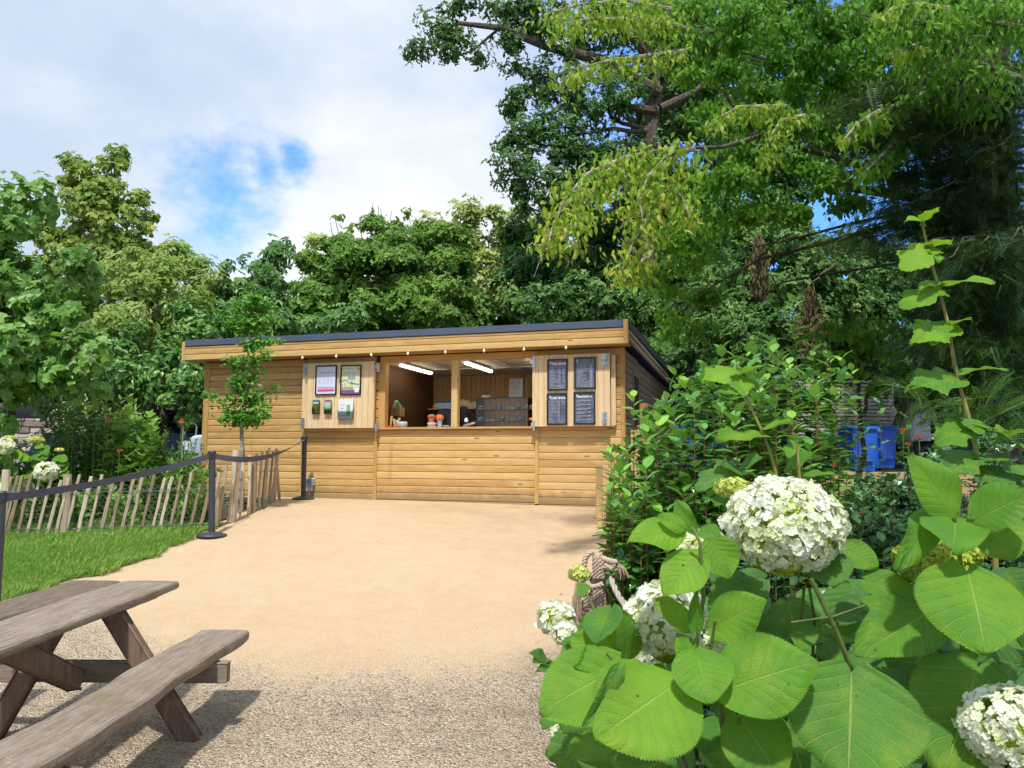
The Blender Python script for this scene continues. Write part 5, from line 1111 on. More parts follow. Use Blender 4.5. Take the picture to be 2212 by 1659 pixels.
# bare twigs above the rounded tree
a = at(790, 540, 27); t = thing('bare_sapling', 'thin bare twigs sticking up above the rounded dark tree', 'sapling', (a[0], 27, float(H(0, 27)))); mb = MB()
for k, (pa, pb, pt_) in enumerate(((800, 806, 436), (812, 818, 444), (826, 822, 452), (838, 846, 456), (792, 776, 470), (850, 872, 476), (905, 880, 460), (745, 722, 462), (730, 714, 480))): limb(mb, at(pa, 560, 27), at(pb, pt_, 27), .03, .008, k, .06)
limb(mb, (a[0], 27, float(H(0, 27))), at(820, 560, 27), .09, .05, 4); obj('twigs', mb, M['bark'], t, True)
P, N, C_, rn = crown_pts([(733, 470, 12, 10, 27), (880, 462, 10, 12, 27), (905, 485, 12, 20, 27), (742, 500, 16, 14, 27), (770, 490, 8, 6, 27)], .2, 1.3, .25); leaves_at('leaf_tufts', P, N, rn, T_OVAL, .22, M['l_maple'], t)

# the big oak: hand-placed limbs
t, pts = tree('huge oak with spreading limbs reaching left over the sky', [(945, 40, 70, 40, 19), (985, 110, 70, 45, 19), (900, 105, 34, 34, 19), (1080, 20, 110, 40, 19), (1110, 85, 50, 40, 19), (1180, 60, 80, 60, 19), (1290, 60, 130, 110, 19.5), (1190, 180, 80, 60, 19), (1110, 225, 60, 30, 18.6), (1300, 220, 110, 80, 19), (1120, 290, 70, 50, 18.6), (1230, 300, 100, 70, 18.6), (1110, 345, 45, 50, 18.4), (1200, 385, 90, 60, 18.4), (1310, 370, 100, 80, 18.8), (1450, 60, 130, 110, 20), (1500, 220, 60, 110, 20.5), (1400, 330, 90, 90, 20.5), (1640, 120, 110, 130, 21), (1600, 330, 90, 90, 21), (1740, 240, 90, 90, 21), (1120, 400, 36, 44, 18.4), (1180, 460, 80, 55, 18.6)],
     M['l_oak'], T_TUFT, .155, 2.9, .34, (1345, 19.6, 1428, 150), name='oak_tree', nl=10, tr=.36, rmin=.25, dome=.15)
mb = MB(); Yo = 19.4
for k, (pl, r0) in enumerate((([(1428, 150), (1350, 60), (1250, 20)], .16), ([(1425, 200), (1300, 130), (1180, 100), (1080, 60), (990, 50)], .17), ([(1180, 100), (1130, 60), (1080, 10)], .07), ([(1420, 240), (1330, 230), (1210, 230), (1160, 270), (1110, 330)], .12), ([(1210, 230), (1180, 180), (1165, 150)], .05), ([(1430, 235), (1500, 200), (1560, 150)], .14), ([(1428, 170), (1440, 60), (1430, -40)], .22), ([(1415, 330), (1350, 350), (1270, 330)], .11), ([(1300, 130), (1330, 230), (1300, 290)], .06), ([(1080, 60), (1020, 110), (960, 130)], .04), ([(1430, 100), (1520, 70), (1640, 60)], .13))):
    P3 = [at(a, b, Yo-.25*i) for i, (a, b) in enumerate(pl)]; mb.tube(P3, [r0*(1-.7*i/(len(P3)-1)) for i in range(len(P3))], 8)
obj('limb', mb, M['bark'], t, True)
tree('dark holm oak mass below the big oak and behind its trunk', [(1140, 540, 60, 60, 22), (1230, 520, 110, 90, 22), (1150, 600, 80, 60, 21.5), (1330, 560, 120, 120, 22), (1240, 600, 130, 60, 21), (1450, 500, 110, 140, 22)], M['l_dark'], T_TUFT, .20, 5.5, .45, (1240, 22.6, 1240, 540))
tree('light green bushy tree just above the right half of the kiosk roof', [(1200, 665, 120, 45, 18), (1130, 650, 55, 45, 18.3), (1300, 660, 80, 50, 18), (1260, 640, 70, 40, 18)], M['l_wood'], T_TUFT, .17, 5, .30, (1220, 18.4, 1220, 660), tr=.1)
tree('mid green tree beside the right end of the kiosk roof', [(1440, 690, 90, 120, 18.5), (1400, 640, 80, 80, 19), (1500, 800, 80, 90, 17.5), (1520, 640, 90, 100, 18.5), (1440, 800, 40, 70, 18)], M['l_wood'], T_TUFT, .16, 5.5, .32, (1460, 19, 1450, 640))
tree('pale leafed tree with hanging brown bunches behind the slatted fence', [(1640, 570, 110, 110, 16), (1560, 660, 80, 80, 15.6), (1700, 660, 120, 110, 15.6), (1640, 740, 130, 80, 15), (1810, 600, 110, 90, 16), (1740, 500, 90, 50, 16.5), (1620, 470, 110, 60, 17)], M['l_wood'], T_TUFT, .14, 5.0, .28, (1690, 16, 1680, 600))
tree('dim green tree behind the holly at the far right', [(1900, 700, 120, 120, 17), (1960, 600, 100, 90, 17), (1870, 770, 80, 50, 17), (2050, 760, 120, 90, 16)], M['l_dark'], T_TUFT, .15, 4.6, .30, (1990, 18.5, 1960, 640), tr=.09)
# hanging dry seed bunches
for (px, py, rx, ry, lab) in ((1637, 575, 26, 65, 'brown hanging bunch of dry seed wings, the upper left one'), (1745, 700, 42, 80, 'larger tan hanging bunch of dry seed wings nearer the slatted fence')):
    a = at(px, py-ry, 13.4); t = thing('seed_bunch', lab, 'seed bunch', a, 0, 'dry hanging bunches'); n = 420; q = rng.random(n); wdt = (.25+.75*np.sin(q*2.6))
    P = np.stack([a[0]+rng.normal(0, .42, n)*wdt*rx*13.4/F, 13.4+rng.normal(0, .12, n), a[2]-q*2*ry*13.4/F], -1)
    scatter('dry_seeds', T_LANCE, P, np.stack([rng.normal(0, .25, n), rng.normal(0, .25, n), -np.ones(n)], -1), norm(rng.normal(0, 1, (n, 3))+[0, -1, 0]), rng.uniform(.08, .15, n), rng.random(n), M['catkin'], t)
    mb = MB(); limb(mb, at(px+60, py-ry-50, 13.6), a, .03, .012, 3); obj('twig', mb, M['bark'], t, True)

# tulip tree, near left
t, pts = tree('young tulip tree with big lobed leaves and a thin grey trunk at the left edge', [(30, 480, 70, 70, 10.3), (75, 440, 40, 50, 10.3), (110, 590, 90, 70, 10.3), (30, 620, 90, 90, 10.5), (140, 690, 90, 60, 10.2), (60, 760, 110, 90, 10.3), (180, 790, 60, 50, 10.1), (20, 850, 80, 60, 10.4), (150, 840, 80, 40, 10.2), (-40, 700, 80, 160, 10.5), (215, 745, 30, 35, 10.1)],
     M['l_tulip'], T_TULIP, .175, 4.6, .30, (24, 10.4, 40, 560), name='tulip_tree', tr=.055, rmin=.3, droop=.8)

# hornbeam sapling in front of the kiosk
def sapling():
    Y = 11.6; f0 = G(523, 1113); Y = 11.1; x0 = at(523, 1000, Y)[0]; z0 = float(H(x0, Y)); t = thing('hornbeam_sapling', 'slender young hornbeam with uneven tiers of leaves in front of the kiosk wall', 'tree', (x0, Y, z0))
    mb = MB(); mb.tube([(x0-.0, Y, z0-.1), at(522, 1040, Y), at(524, 980, Y), at(522, 925, Y), at(530, 870, Y), at(535, 790, Y), at(540, 720, Y), at(546, 650, Y)], [.045, .042, .032, .027, .024, .02, .015, .006], 9); obj('trunk', mb, M['barkpale'], t, True)
    mb = MB(); tips = []
    for (y0, tx, ty, r) in ((905, 452, 852, .010), (905, 570, 890, .010), (880, 600, 832, .010), (900, 480, 905, .009), (870, 560, 850, .009), (850, 500, 830, .009), (830, 560, 800, .008), (800, 492, 780, .008), (790, 580, 760, .007), (760, 555, 745, .007), (740, 600, 735, .007), (720, 490, 700, .008), (700, 590, 690, .008), (690, 475, 675, .007), (680, 590, 660, .006), (670, 550, 635, .006), (885, 530, 905, .008), (895, 545, 915, .008), (895, 505, 915, .008), (710, 540, 690, .007)):
        x_ = 523+(905-y0)*.09; A = at(x_, y0, Y); B = at(tx, ty, Y+random.uniform(-.22, .22)); limb(mb, A, B, r, .003, int(tx), .06, sag=-.03); tips.append((A, B))
    obj('branch', mb, M['bark'], t, True)
    P = []; rn = []
    for (A, B) in tips:
        n = int(40+80*np.linalg.norm(B-A)); q = rng.uniform(.15, 1.05, n)[:, None]; P.append(A*(1-q)+B*q+rng.normal(0, .062, (n, 3))*[1, 1, .7]); rn.append(rng.random(n)*.55+rng.random()*.35)
    for (px, py, rx, ry, n) in ((530, 905, 60, 18, 190), (520, 860, 38, 26, 170), (525, 820, 32, 24, 150), (532, 780, 34, 18, 110), (545, 745, 30, 12, 70), (540, 700, 52, 24, 260), (545, 655, 50, 20, 260), (560, 885, 30, 26, 80)):
        d = norm(rng.normal(0, 1, (n, 3)))*rng.random((n, 1))**.4; P.append(at(px, py, Y)+d*[rx*Y/F, .24, ry*Y/F]); rn.append(rng.random(n)*.55+rng.random()*.35)
    P = np.concatenate(P); rn = np.concatenate(rn); n = len(P); N = norm(rng.normal(0, .5, (n, 3))+[0, -.45, .85]); leaves_at('crown', P, N, rn*.97, T_OVAL, .080, M['l_young'], t, .3)
sapling()

T_NARROW = ([(x*.74, y, z*1.2) for x, y, z in T_OVAL[0]], T_OVAL[1])
tree('dense dark broadleaf tree behind the overhanging branches at the top right', [(1700, 50, 130, 90, 17), (1850, 110, 120, 110, 17), (1980, 50, 120, 90, 17), (1800, 250, 120, 80, 17), (1690, 210, 100, 90, 17), (2050, 190, 110, 100, 17), (2160, 70, 110, 110, 17), (1920, 300, 90, 60, 17), (1620, 330, 90, 70, 17), (1740, 350, 90, 50, 17)], M['l_oak'], T_TUFT, .15, 2.6, .30, (2200, 17.5, 1950, 150), tr=.2, dome=.2, rmin=.3)
# near tree on the right with drooping branches over the scene
def spray(paths, mt, size, dens, seed, jit=.10, hang=1.1, name='leafy_spray', parent=None, rofs=0.0):
    P = []; rn = []; mb = MB()
    for (pl, Y0, Y1, wd) in paths:
        k = len(pl); P3 = [at(a, b, Y0+(Y1-Y0)*i/(k-1)) for i, (a, b) in enumerate(pl)]; mb.tube(P3, [.022*(1-.8*i/(k-1))+.003 for i in range(k)], 6)
        for i in range(k-1):
            A, B = P3[i], P3[i+1]; L = np.linalg.norm(B-A); n = int(dens*L); q = rng.random(n)[:, None]; f = (i+rng.random(n))/k
            off = rng.normal(0, 1, (n, 3))*[wd, wd*.8, wd*.45]; off[:, 2] -= np.abs(rng.normal(0, wd*.55, n)); P.append(A*(1-q)+B*q+off); rn.append(np.clip(.15+rng.random(n)*.7*(1 if rofs == 0 else 1)+rofs*f, 0, 1))
            for _ in range(int(2*L/.3)+1):
                q_ = random.random(); c = A*(1-q_)+B*q_; e = c+np.array([random.gauss(0, wd*1.1), random.gauss(0, wd*.8), -abs(random.gauss(0, wd*1.1))]); mb.tube([c, (c+e)/2+[0, 0, .03], e], [.006, .004, .002], 4)
    P = np.concatenate(P); rn = np.concatenate(rn); n = len(P)
    y = rng.normal(0, .55, (n, 3)); y[:, 2] -= hang; N = norm(rng.normal(0, .55, (n, 3))+[-.1, -.8, .45])
    scatter(name, T_NARROW, P, y, N, size*rng.uniform(.65, 1.25, n), rn, mt, parent)
    obj('twig', mb, M['barkpale'], parent, True)
tb = at(2300, 1000, 10.5); t = thing('overhanging_tree', 'tree with drooping yellow-green leaf sprays hanging in from the top right', 'tree', (tb[0], 10.5, float(H(0, 10.5))))
mb = MB(); limb(mb, (tb[0], 10.5, .5), at(2260, 200, 10.2), .24, .16, 3, .03); obj('trunk', mb, M['bark'], t, True)
mb = MB()
for k, (pl, r0, Ya, Yb) in enumerate((([(2260, 420), (2000, 400), (1800, 340), (1650, 290), (1560, 318), (1450, 320), (1350, 345)], .05, 10.2, 7.6), ([(2260, 300), (2060, 300), (1900, 200), (1700, 140), (1550, 100), (1400, 60)], .032, 10.4, 8.9), ([(2260, 200), (2150, 120), (2000, 60), (1850, 30)], .03, 10, 7.6), ([(2000, 450), (1850, 480), (1700, 520), (1600, 540)], .03, 10, 9), ([(1990, 430), (1800, 400), (1680, 340), (1590, 240), (1560, 190)], .06, 9.6, 8.6), ([(2200, 500), (2000, 560), (1800, 590), (1690, 610), (1600, 680)], .03, 10.5, 10.5), ([(1990, 470), (1800, 520), (1640, 560), (1500, 640)], .04, 10, 9.8))):
    P3 = [at(a, b, Ya+(Yb-Ya)*i/(len(pl)-1)) for i, (a, b) in enumerate(pl)]; mb.tube(P3, [r0*(1-.8*i/(len(P3)-1)) for i in range(len(P3))], 8)
obj('branch', mb, M['bark'], t, True)
# shaded mid-green canopy in drooping layers
P, N, C_, rn = crown_pts([(1560, 60, 110, 90, 9), (1700, 40, 130, 80, 9), (1850, 100, 120, 90, 9.2), (1530, 190, 90, 80, 9.2), (1680, 190, 130, 80, 9.4), (1600, 300, 110, 70, 9), (1740, 320, 140, 70, 9.3), (1560, 400, 100, 60, 8.8), (1700, 410, 140, 55, 9), (1850, 290, 120, 70, 9.6), (1830, 425, 75, 35, 9.8), (1950, 400, 60, 40, 9.9), (2000, 180, 120, 90, 9.6), (1500, 500, 70, 60, 9), (1620, 480, 110, 45, 9.2), (1440, 560, 90, 80, 9.4), (2080, 60, 140, 90, 9.4), (1440, 80, 70, 70, 9.4), (1480, 700, 70, 80, 10.5), (1950, 90, 140, 110, 9.8), (2100, 20, 130, 70, 10), (2000, 20, 130, 60, 10.2), (1780, 110, 120, 90, 10), (1620, 120, 120, 100, 10), (1800, 200, 120, 70, 9.8), (2010, 250, 110, 50, 9.8), (2150, 160, 110, 110, 9.8)], .088, 3.3, .26, .7)
n = len(P); y = rng.normal(0, .6, (n, 3)); y[:, 2] -= .9; scatter('crown', T_OVAL, P, y, norm(rng.normal(0, .5, (n, 3))+[-.1, -.5, .75]), .092*rng.uniform(.6, 1.2, n), rn, M['l_hang'], t)
spray([([(1460, 320), (1350, 340), (1270, 375), (1220, 430), (1190, 500), (1185, 530)], 7.7, 7.2, .13), ([(1500, 322), (1450, 330), (1400, 380), (1380, 430), (1390, 480)], 7.7, 7.3, .15), ([(1440, 350), (1420, 430), (1370, 520), (1345, 580)], 7.7, 7.4, .13), ([(1330, 350), (1290, 400), (1240, 470), (1215, 520)], 7.6, 7.2, .13), ([(1450, 400), (1480, 440), (1490, 470)], 7.6, 7.4, .10), ([(1400, 540), (1380, 580), (1350, 605)], 7.5, 7.4, .07)], M['l_hangy'], .090, 290, 5, parent=t, rofs=.2)
spray([([(1480, 60), (1380, 40), (1280, 40), (1200, 55)], 8.2, 7.7, .12), ([(1480, 110), (1400, 120), (1320, 130), (1240, 150), (1220, 170)], 8.2, 7.7, .12), ([(1450, 20), (1350, 0), (1250, 10), (1180, 30)], 8.2, 7.8, .12), ([(1700, 230), (1600, 230), (1540, 260)], 8.1, 7.8, .08), ([(1740, 250), (1690, 260), (1660, 300), (1655, 350)], 8.0, 7.8, .06)], M['l_hangy'], .088, 240, 6, parent=t)
spray([([(2212, 170), (2100, 130), (2010, 60), (1930, 20)], 7.0, 6.4, .16), ([(2212, 60), (2100, 40), (2000, 40), (1930, 30)], 7.0, 6.4, .14), ([(2150, 220), (2050, 190), (1990, 150), (1960, 110)], 7.2, 6.8, .12), ([(2080, 240), (1980, 210), (1900, 240), (1840, 290)], 7.4, 6.9, .08), ([(2000, 290), (1930, 310), (1880, 360), (1860, 380)], 7.6, 7.3, .07), ([(2212, 20), (2160, 0), (2100, 0)], 7, 6.6, .12)], M['l_hang'], .095, 260, 7, parent=t, rofs=.4)
spray([([(2050, 20), (1980, 10), (1930, 15), (1905, 40)], 6.6, 6.2, .05), ([(1900, 240), (1850, 270), (1825, 300)], 6.95, 6.85, .04), ([(1985, 95), (1950, 110), (1930, 125)], 6.6, 6.4, .04)], M['l_hangy'], .10, 110, 8, parent=t)
t = thing('oval_leaf_shrub', 'bushy shrub with hanging oval leaves beside the slatted fence top', 'shrub', (at(1860, 1000, 10.8)[0], 10.8, .87))
P, N, C_, rn = crown_pts([(1840, 740, 90, 60, 10.8), (1770, 790, 60, 35, 10.8), (1900, 770, 60, 70, 10.9), (1860, 820, 60, 40, 10.8)], .12, 1.9, .2); n = len(P); y = rng.normal(0, .5, (n, 3)); y[:, 2] -= 1; scatter('crown', T_OVAL, P, y, norm(rng.normal(0, .4, (n, 3))+[0, -.9, .35]), .13*rng.uniform(.7, 1.2, n), rn, M['l_hang'], t)
mb = MB(); limb(mb, (at(1860, 1000, 10.8)[0], 10.8, .8), at(1850, 740, 10.8), .05, .02, 2); limb(mb, at(1865, 900, 10.8), at(1900, 780, 10.8), .03, .01, 3); obj('stem', mb, M['bark'], t, True)

# yew at the right
yb = at(2160, 1000, 9.0); t = thing('yew_tree', 'dark yew with layered needle sprays filling the right edge', 'tree', (yb[0], 9.0, float(H(0, 9.0))))
mb = MB(); limb(mb, (yb[0], 9, .4), at(2160, 100, 9.6), .22, .12, 3, .03)
P = []; Yd = []; rn = []; ra = random.Random(11)
for k in range(150):
    py = ra.uniform(150, 900); x0 = 2200+ra.uniform(-40, 60); ext = ra.uniform(60, 330) if py < 560 else ra.uniform(40, 230); px1 = x0-ext-(60 if py < 500 else 0); Yk = ra.uniform(6.6, 9.8)
    A = at(x0, py-ra.uniform(0, 30), 9.0); B = at(px1, py+ra.uniform(0, 60), Yk); pts = limb(mb, A, B, .022, .005, k, .05, 6, .03)
    n = int(80*np.linalg.norm(B-A)); q = rng.uniform(.15, 1, n)[:, None]; base = A*(1-q)+B*q; P.append(base+rng.normal(0, 1, (n, 3))*[.12, .14, .06]); dv = norm(B-A); Yd.append(dv*.7+rng.normal(0, .6, (n, 3))*[1, 1, .35]+[0, -.15, -.25]); rn.append(rng.random(n)*.6+(.35 if ra.random() < .18 else 0))
P = np.concatenate(P); Yd = np.concatenate(Yd); rn = np.concatenate(rn); n = len(P)
scatter('needle_sprays', T_YEW, P, Yd, norm(rng.normal(0, .35, (n, 3))+[0, -.3, 1]), .21*rng.uniform(.6, 1.3, n), rn, M['l_yew'], t)
obj('branch', mb, M['bark'], t, True)
P, N, C_, rn = crown_pts([(2180, 700, 160, 220, 10.2), (2240, 330, 60, 130, 10.4), (2080, 850, 110, 110, 10), (2040, 680, 60, 60, 10.4), (2000, 780, 70, 90, 10.4)], .26, 3.0, .3); leaves_at('inner_foliage', P, N, rn*.5, T_YEW, .26, M['l_yew'], t)

# ------------------------------------------------------------------ right-hand shrubs
def shoots(name, label, tips, Yr, foot, mt, stemmat, size, tmpl, spacing=.055, cat='shrub', ang=1.0, ln=(.6, 1.2), fan=.6, leafz=.25, rndtop=.35, group=None, fill=None, fcov=3.0):
    """upright shoots from a foot area to listed tips, with leaves up each one"""
    fx, fy = foot; zf = float(H(fx, fy)); t = thing(name, label, cat, (fx, fy, zf), 0, group); P, Yd, N, rn = [], [], [], []; mb = MB()
    for i, tp in enumerate(tips):
        px, py = tp[:2]; Y = tp[2] if len(tp) > 2 else Yr+random.uniform(-.4, .4); T = at(px, py, Y); B = np.array([fx+(T[0]-fx)*fan, fy+(T[1]-fy)*fan, zf-.05]); L = np.linalg.norm(T-B)
        mid = (B+T)/2+np.array([(T[0]-fx)*.12, (T[1]-fy)*.12, 0]); n = 12; pts = [B*(1-q)**2+2*mid*q*(1-q)+T*q*q for q in np.linspace(0, 1, n)]; mb.tube(pts, [min(.008, .0012*Yr)*(1-.75*j/(n-1)) for j in range(n)], 5)
        nl = int(L*ln[1]/spacing); phi = random.uniform(0, 6)
        for j in range(nl):
            q = 1-(j/nl)*ln[1]*.8 if False else 1-j*spacing/L
            if q < .04: break
            c = B*(1-q)**2+2*mid*q*(1-q)+T*q*q; a = phi+j*2.4; up = .95 if j < 3 else leafz+random.uniform(-.2, .3)
            P.append(c); Yd.append([math.cos(a)*ang, math.sin(a)*ang, up]); N.append([random.gauss(0, .15)-math.cos(a)*.3, random.gauss(0, .15)-math.sin(a)*.3, 1]); rn.append(min(1, random.uniform(.1, .62)+(rndtop if j < 4 else .18 if j < 9 else 0)))
    P = np.array(P); Yd = np.array(Yd, float); N = np.array(N, float)
    if fill:
        P2, N2, C2, r2 = crown_pts(fill, size, fcov, .16, .9, .5, .2); y2 = rng.normal(0, .8, (len(P2), 3)); y2[:, 2] += .1; P = np.concatenate([P, P2]); Yd = np.concatenate([Yd, y2]); N = np.concatenate([N, norm(N2*.5+[0, -.15, .8])]); rn = rn+list(r2*.75)
    n = len(P); rn = np.array(rn)
    scatter('foliage', tmpl, P, np.array(Yd), np.array(N), size*rng.uniform(.7, 1.15, n), rn, mt, t); obj('stem', mb, stemmat, t, True); return t
random.seed(21)
tips = [(1369, 858, 4.9), (1459, 811, 5.0), (1560, 751, 4.9), (1614, 751, 5.0), (1665, 748, 5.0), (1715, 655, 5.0), (1712, 700, 5.05), (1520, 790, 5.0), (1590, 775, 5.1), (1640, 790, 5.0), (1690, 770, 5.1), (1480, 830, 4.9), (1540, 820, 4.8), (1755, 751, 5.1), (1792, 775, 5.0), (1389, 908, 4.8), (1322, 968, 4.7), (1805, 865, 5), (1327, 1000, 4.6), (1420, 900, 4.8), (1500, 850, 4.8), (1590, 830, 4.6), (1640, 840, 4.5), (1700, 800, 4.7), (1760, 850, 4.7), (1312, 1060, 4.4), (1840, 800, 5.3), (1850, 880, 5.1)]
for k in range(190):
    px = random.uniform(1322, 1810); top = 990-215*math.sin(max(0, min(1, (px-1290)/480))*PI/2)-(40 if px > 1450 else 0); py = random.uniform(top, 1200); tips.append((px+random.uniform(-12, 12), py, random.uniform(3.9, 5.6)))
shoots('laurel_shrub', 'large glossy-leaved laurel shrub with red stems in front of the kiosk corner', tips, 5, (at(1570, 1000, 5.0)[0], 5.2), M['l_laurel'], M['barkred'], .108, T_OVAL, .030, ln=(.6, 1.0), fan=.85, fill=[(1412, 1070, 76, 120, 5.0), (1480, 950, 95, 110, 5.2), (1600, 895, 110, 110, 5.3), (1700, 910, 80, 110, 5.3), (1760, 1000, 50, 60, 5.3), (1560, 1120, 170, 90, 4.9), (1720, 1120, 110, 60, 4.9)], fcov=3.0)
tips = []
for k in range(90): tips.append((random.uniform(1318, 1480), random.uniform(1080, 1240), random.uniform(4.0, 5.2)))
shoots('low_laurel', 'low dark glossy shrub behind the rope hank at the path edge', tips, 4.5, (at(1390, 1200, 4.6)[0], 4.6), M['l_laurel'], M['barkred'], .085, T_OVAL, .03, fan=.9, rndtop=.15, fill=[(1400, 1180, 70, 90, 4.6), (1440, 1250, 110, 80, 4.2), (1375, 1260, 45, 60, 4.2)], fcov=3.5)
T_HOLLY = ([(0, 0, 0)]+[(s_*x, y, z) for s_, lst in ((1, [(.10, .10, .03), (.30, .2, .10), (.16, .32, -.02), (.33, .45, .11), (.17, .56, -.02), (.27, .72, .10), (.10, .82, 0)]),) for (x, y, z) in lst]+[(0, 1, -.08)]+[(-x, y, z) for (x, y, z) in [(.10, .82, 0), (.27, .72, .10), (.17, .56, -.02), (.33, .45, .11), (.16, .32, -.02), (.30, .2, .10), (.10, .10, .03)]]+[(0, .5, -.05)],
           [(16, i, i+1) for i in range(15)]+[(16, 15, 0)])
tips = [(1900, 872, 4.0), (1962, 905, 3.9), (2042, 838, 4.1), (2135, 905, 3.8), (1870, 925, 4.2), (2180, 930, 3.9)]
for k in range(80): px = random.uniform(1840, 2212); tips.append((px, random.uniform(930 if px > 1925 else 1030, 1160), random.uniform(3.5, 4.8)))
shoots('holly_bush', 'spiny blue-green holly bush right of the blue bins', tips, 4.2, (at(2010, 1100, 4.2)[0], 4.2), M['l_holly'], M['bark'], .062, T_HOLLY, .030, fan=.85, ln=(.6, 1), rndtop=.3, fill=[(2010, 1080, 150, 80, 4.5), (1900, 1090, 80, 55, 4.5), (2120, 1020, 110, 90, 4.4)], fcov=2.6)
tips = [(2190, 850, 4.6), (2150, 870, 4.7), (2212, 900, 4.4), (2100, 880, 4.8), (2160, 960, 4.5)]
t = thing('yew_shoot', 'light green young yew fronds rising behind the holly', 'shrub', (at(2150, 1000, 4.7)[0], 4.7, float(H(0, 4.7)))); P, Yd = [], []; mb = MB()
for (pa, qa, pb, qb) in ((2080, 930, 2120, 850), (2080, 960, 2190, 880), (2110, 1000, 2210, 930), (2020, 900, 1960, 835), (1990, 870, 1910, 830), (1980, 920, 2060, 870), (2100, 940, 2160, 840), (1940, 960, 1990, 880), (2020, 960, 2080, 890)):
    A, B = at(pa, qa, 4.8), at(pb, qb, 4.6); mb.tube([A, (A+B)/2+[0, 0, .04], B], .005, 5)
    for q in np.linspace(0, .95, 12): P.append(A*(1-q)+B*q+[0, 0, .05*math.sin(PI*q)]); Yd.append(norm(B-A)+rng.normal(0, .3, 3))
P = np.array(P); scatter('needle_sprays', T_YEW, P, np.array(Yd), norm(rng.normal(0, .3, (len(P), 3))+[0, -.8, .6]), .15*rng.uniform(.7, 1.2, len(P)), rng.random(len(P))*.3+.7, M['l_beddark'], t); obj('stem', mb, M['stem'], t, True)
n = 1500   # low dark undergrowth fills the bed between
tips = [(random.uniform(1480, 2230), random.uniform(1130, 1300), random.uniform(2.6, 4.2)) for _ in range(150)]
shoots('dark_underplanting', 'dark small-leaved shrub in the shade under the holly and laurel', tips, 3.4, (at(1850, 1200, 3.4)[0], 3.4), M['l_yew'], M['bark'], .05, T_OVAL, .022, fan=.9, rndtop=.1, fill=[(1850, 1200, 330, 90, 3.6), (1600, 1230, 150, 80, 3.6), (2120, 1180, 150, 90, 3.6)], fcov=3)
for k, (px, py, Y, lab) in enumerate(((1950, 930, 5.5, 'tiny red flower left of the thick shoot above the others'), (1985, 942, 5.5, 'brightest red flower right of the cluster in the holly'), (1962, 958, 5.5, 'lowest red flower in the holly cluster'), (1860, 1110, 5, 'red flower low behind the white blooms'), (1800, 1006, 5.2, 'small red flower under the laurel at the green box'))):
    a = at(px, py, 4.0); t = thing('red_flower', lab, 'flower', a, 0, 'small red flowers'); n = 14; d = norm(rng.normal(0, 1, (n, 3))); scatter('petals', T_DIAM, d*.004+a, d, np.cross(d, [0, 0, 1.])+.01, .012, rng.random(n), M['redfl'], t); mb = MB(); mb.tube([a-[0, 0, .3], a], .002, 4); obj('stem', mb, M['stem'], t, True)

# ------------------------------------------------------------------ left border behind the fence
random.seed(33)
def bedplant(label, tips, Y, foot_px, mt, size, tmpl, spacing, stem='stem', name='border_shrub', **kw):
    return shoots(name, label, tips, Y, (at(foot_px, 1100, Y)[0], Y), mt, M[stem], size, tmpl, spacing, **kw)
rt = lambda n, x0, x1, y0, y1, Ya, Yb: [(random.uniform(x0, x1), random.uniform(y0, y1), random.uniform(Ya, Yb)) for _ in range(n)]
bedplant('dark leafy shrub behind the fence left of the lobed-leaf plant', rt(70, 130, 250, 870, 1040, 10.4, 11.6)+[(150, 868, 11), (210, 872, 11), (180, 880, 11)], 11, 190, M['l_beddark'], .11, T_LANCE, .04, fan=.85, fill=[(180, 960, 90, 90, 11.2), (150, 900, 60, 50, 11.6)])
bedplant('oak-leaved hydrangea with broad lobed green leaves in the middle of the left border', rt(46, 220, 330, 880, 1040, 10.4, 11.4)+[(290, 872, 10.8), (245, 900, 10.8), (320, 900, 11), (270, 885, 10.8)], 10.8, 280, M['l_bed'], .19, T_OAKLF, .09, fan=.85, fill=[(270, 990, 80, 90, 11.2)], fcov=2)
bedplant('fine-leaved shrub in the border beside the left corner of the kiosk', rt(110, 320, 442, 950, 1090, 10.5, 12.4)+[(360, 925, 12), (400, 930, 12)], 11.5, 385, M['l_beddark'], .085, T_LANCE, .035, fan=.9, fill=[(385, 1030, 80, 80, 11.8)])
bedplant('tall grassy-leaved plants along the fence by the kiosk corner', rt(130, 300, 446, 1010, 1120, 10.1, 10.9), 10.5, 380, M['l_bed'], .11, T_LANCE, .04, fan=.95, leafz=.9)
bedplant('bright green lobed plant low behind the wire netting', rt(60, 120, 330, 1060, 1130, 10.0, 10.5), 10.2, 230, M['l_bed'], .15, T_OAKLF, .085, fan=.95)
bedplant('low mixed green plants at the left end of the fence', rt(60, -30, 140, 1040, 1140, 10.0, 10.6), 10.2, 50, M['l_bed'], .13, T_OVAL, .06, fan=.95)
bedplant('dark shrub behind the white hydrangeas at the left edge', rt(70, -40, 150, 950, 1080, 10.6, 11.6), 11, 60, M['l_beddark'], .11, T_OVAL, .04, fan=.9, fill=[(40, 1040, 110, 70, 11.4)])
bedplant('leafy plants growing between the fence stakes and the kiosk wall', rt(50, 455, 600, 1060, 1115, 11.3, 12.6), 11.9, 520, M['l_beddark'], .08, T_LANCE, .045, fan=.95)
bedplant('yellow-green upright shoots rising at the back of the left border', rt(34, 130, 300, 850, 930, 12, 13), 12.4, 220, M['l_light'], .13, T_LANCE, .06, fan=.85)
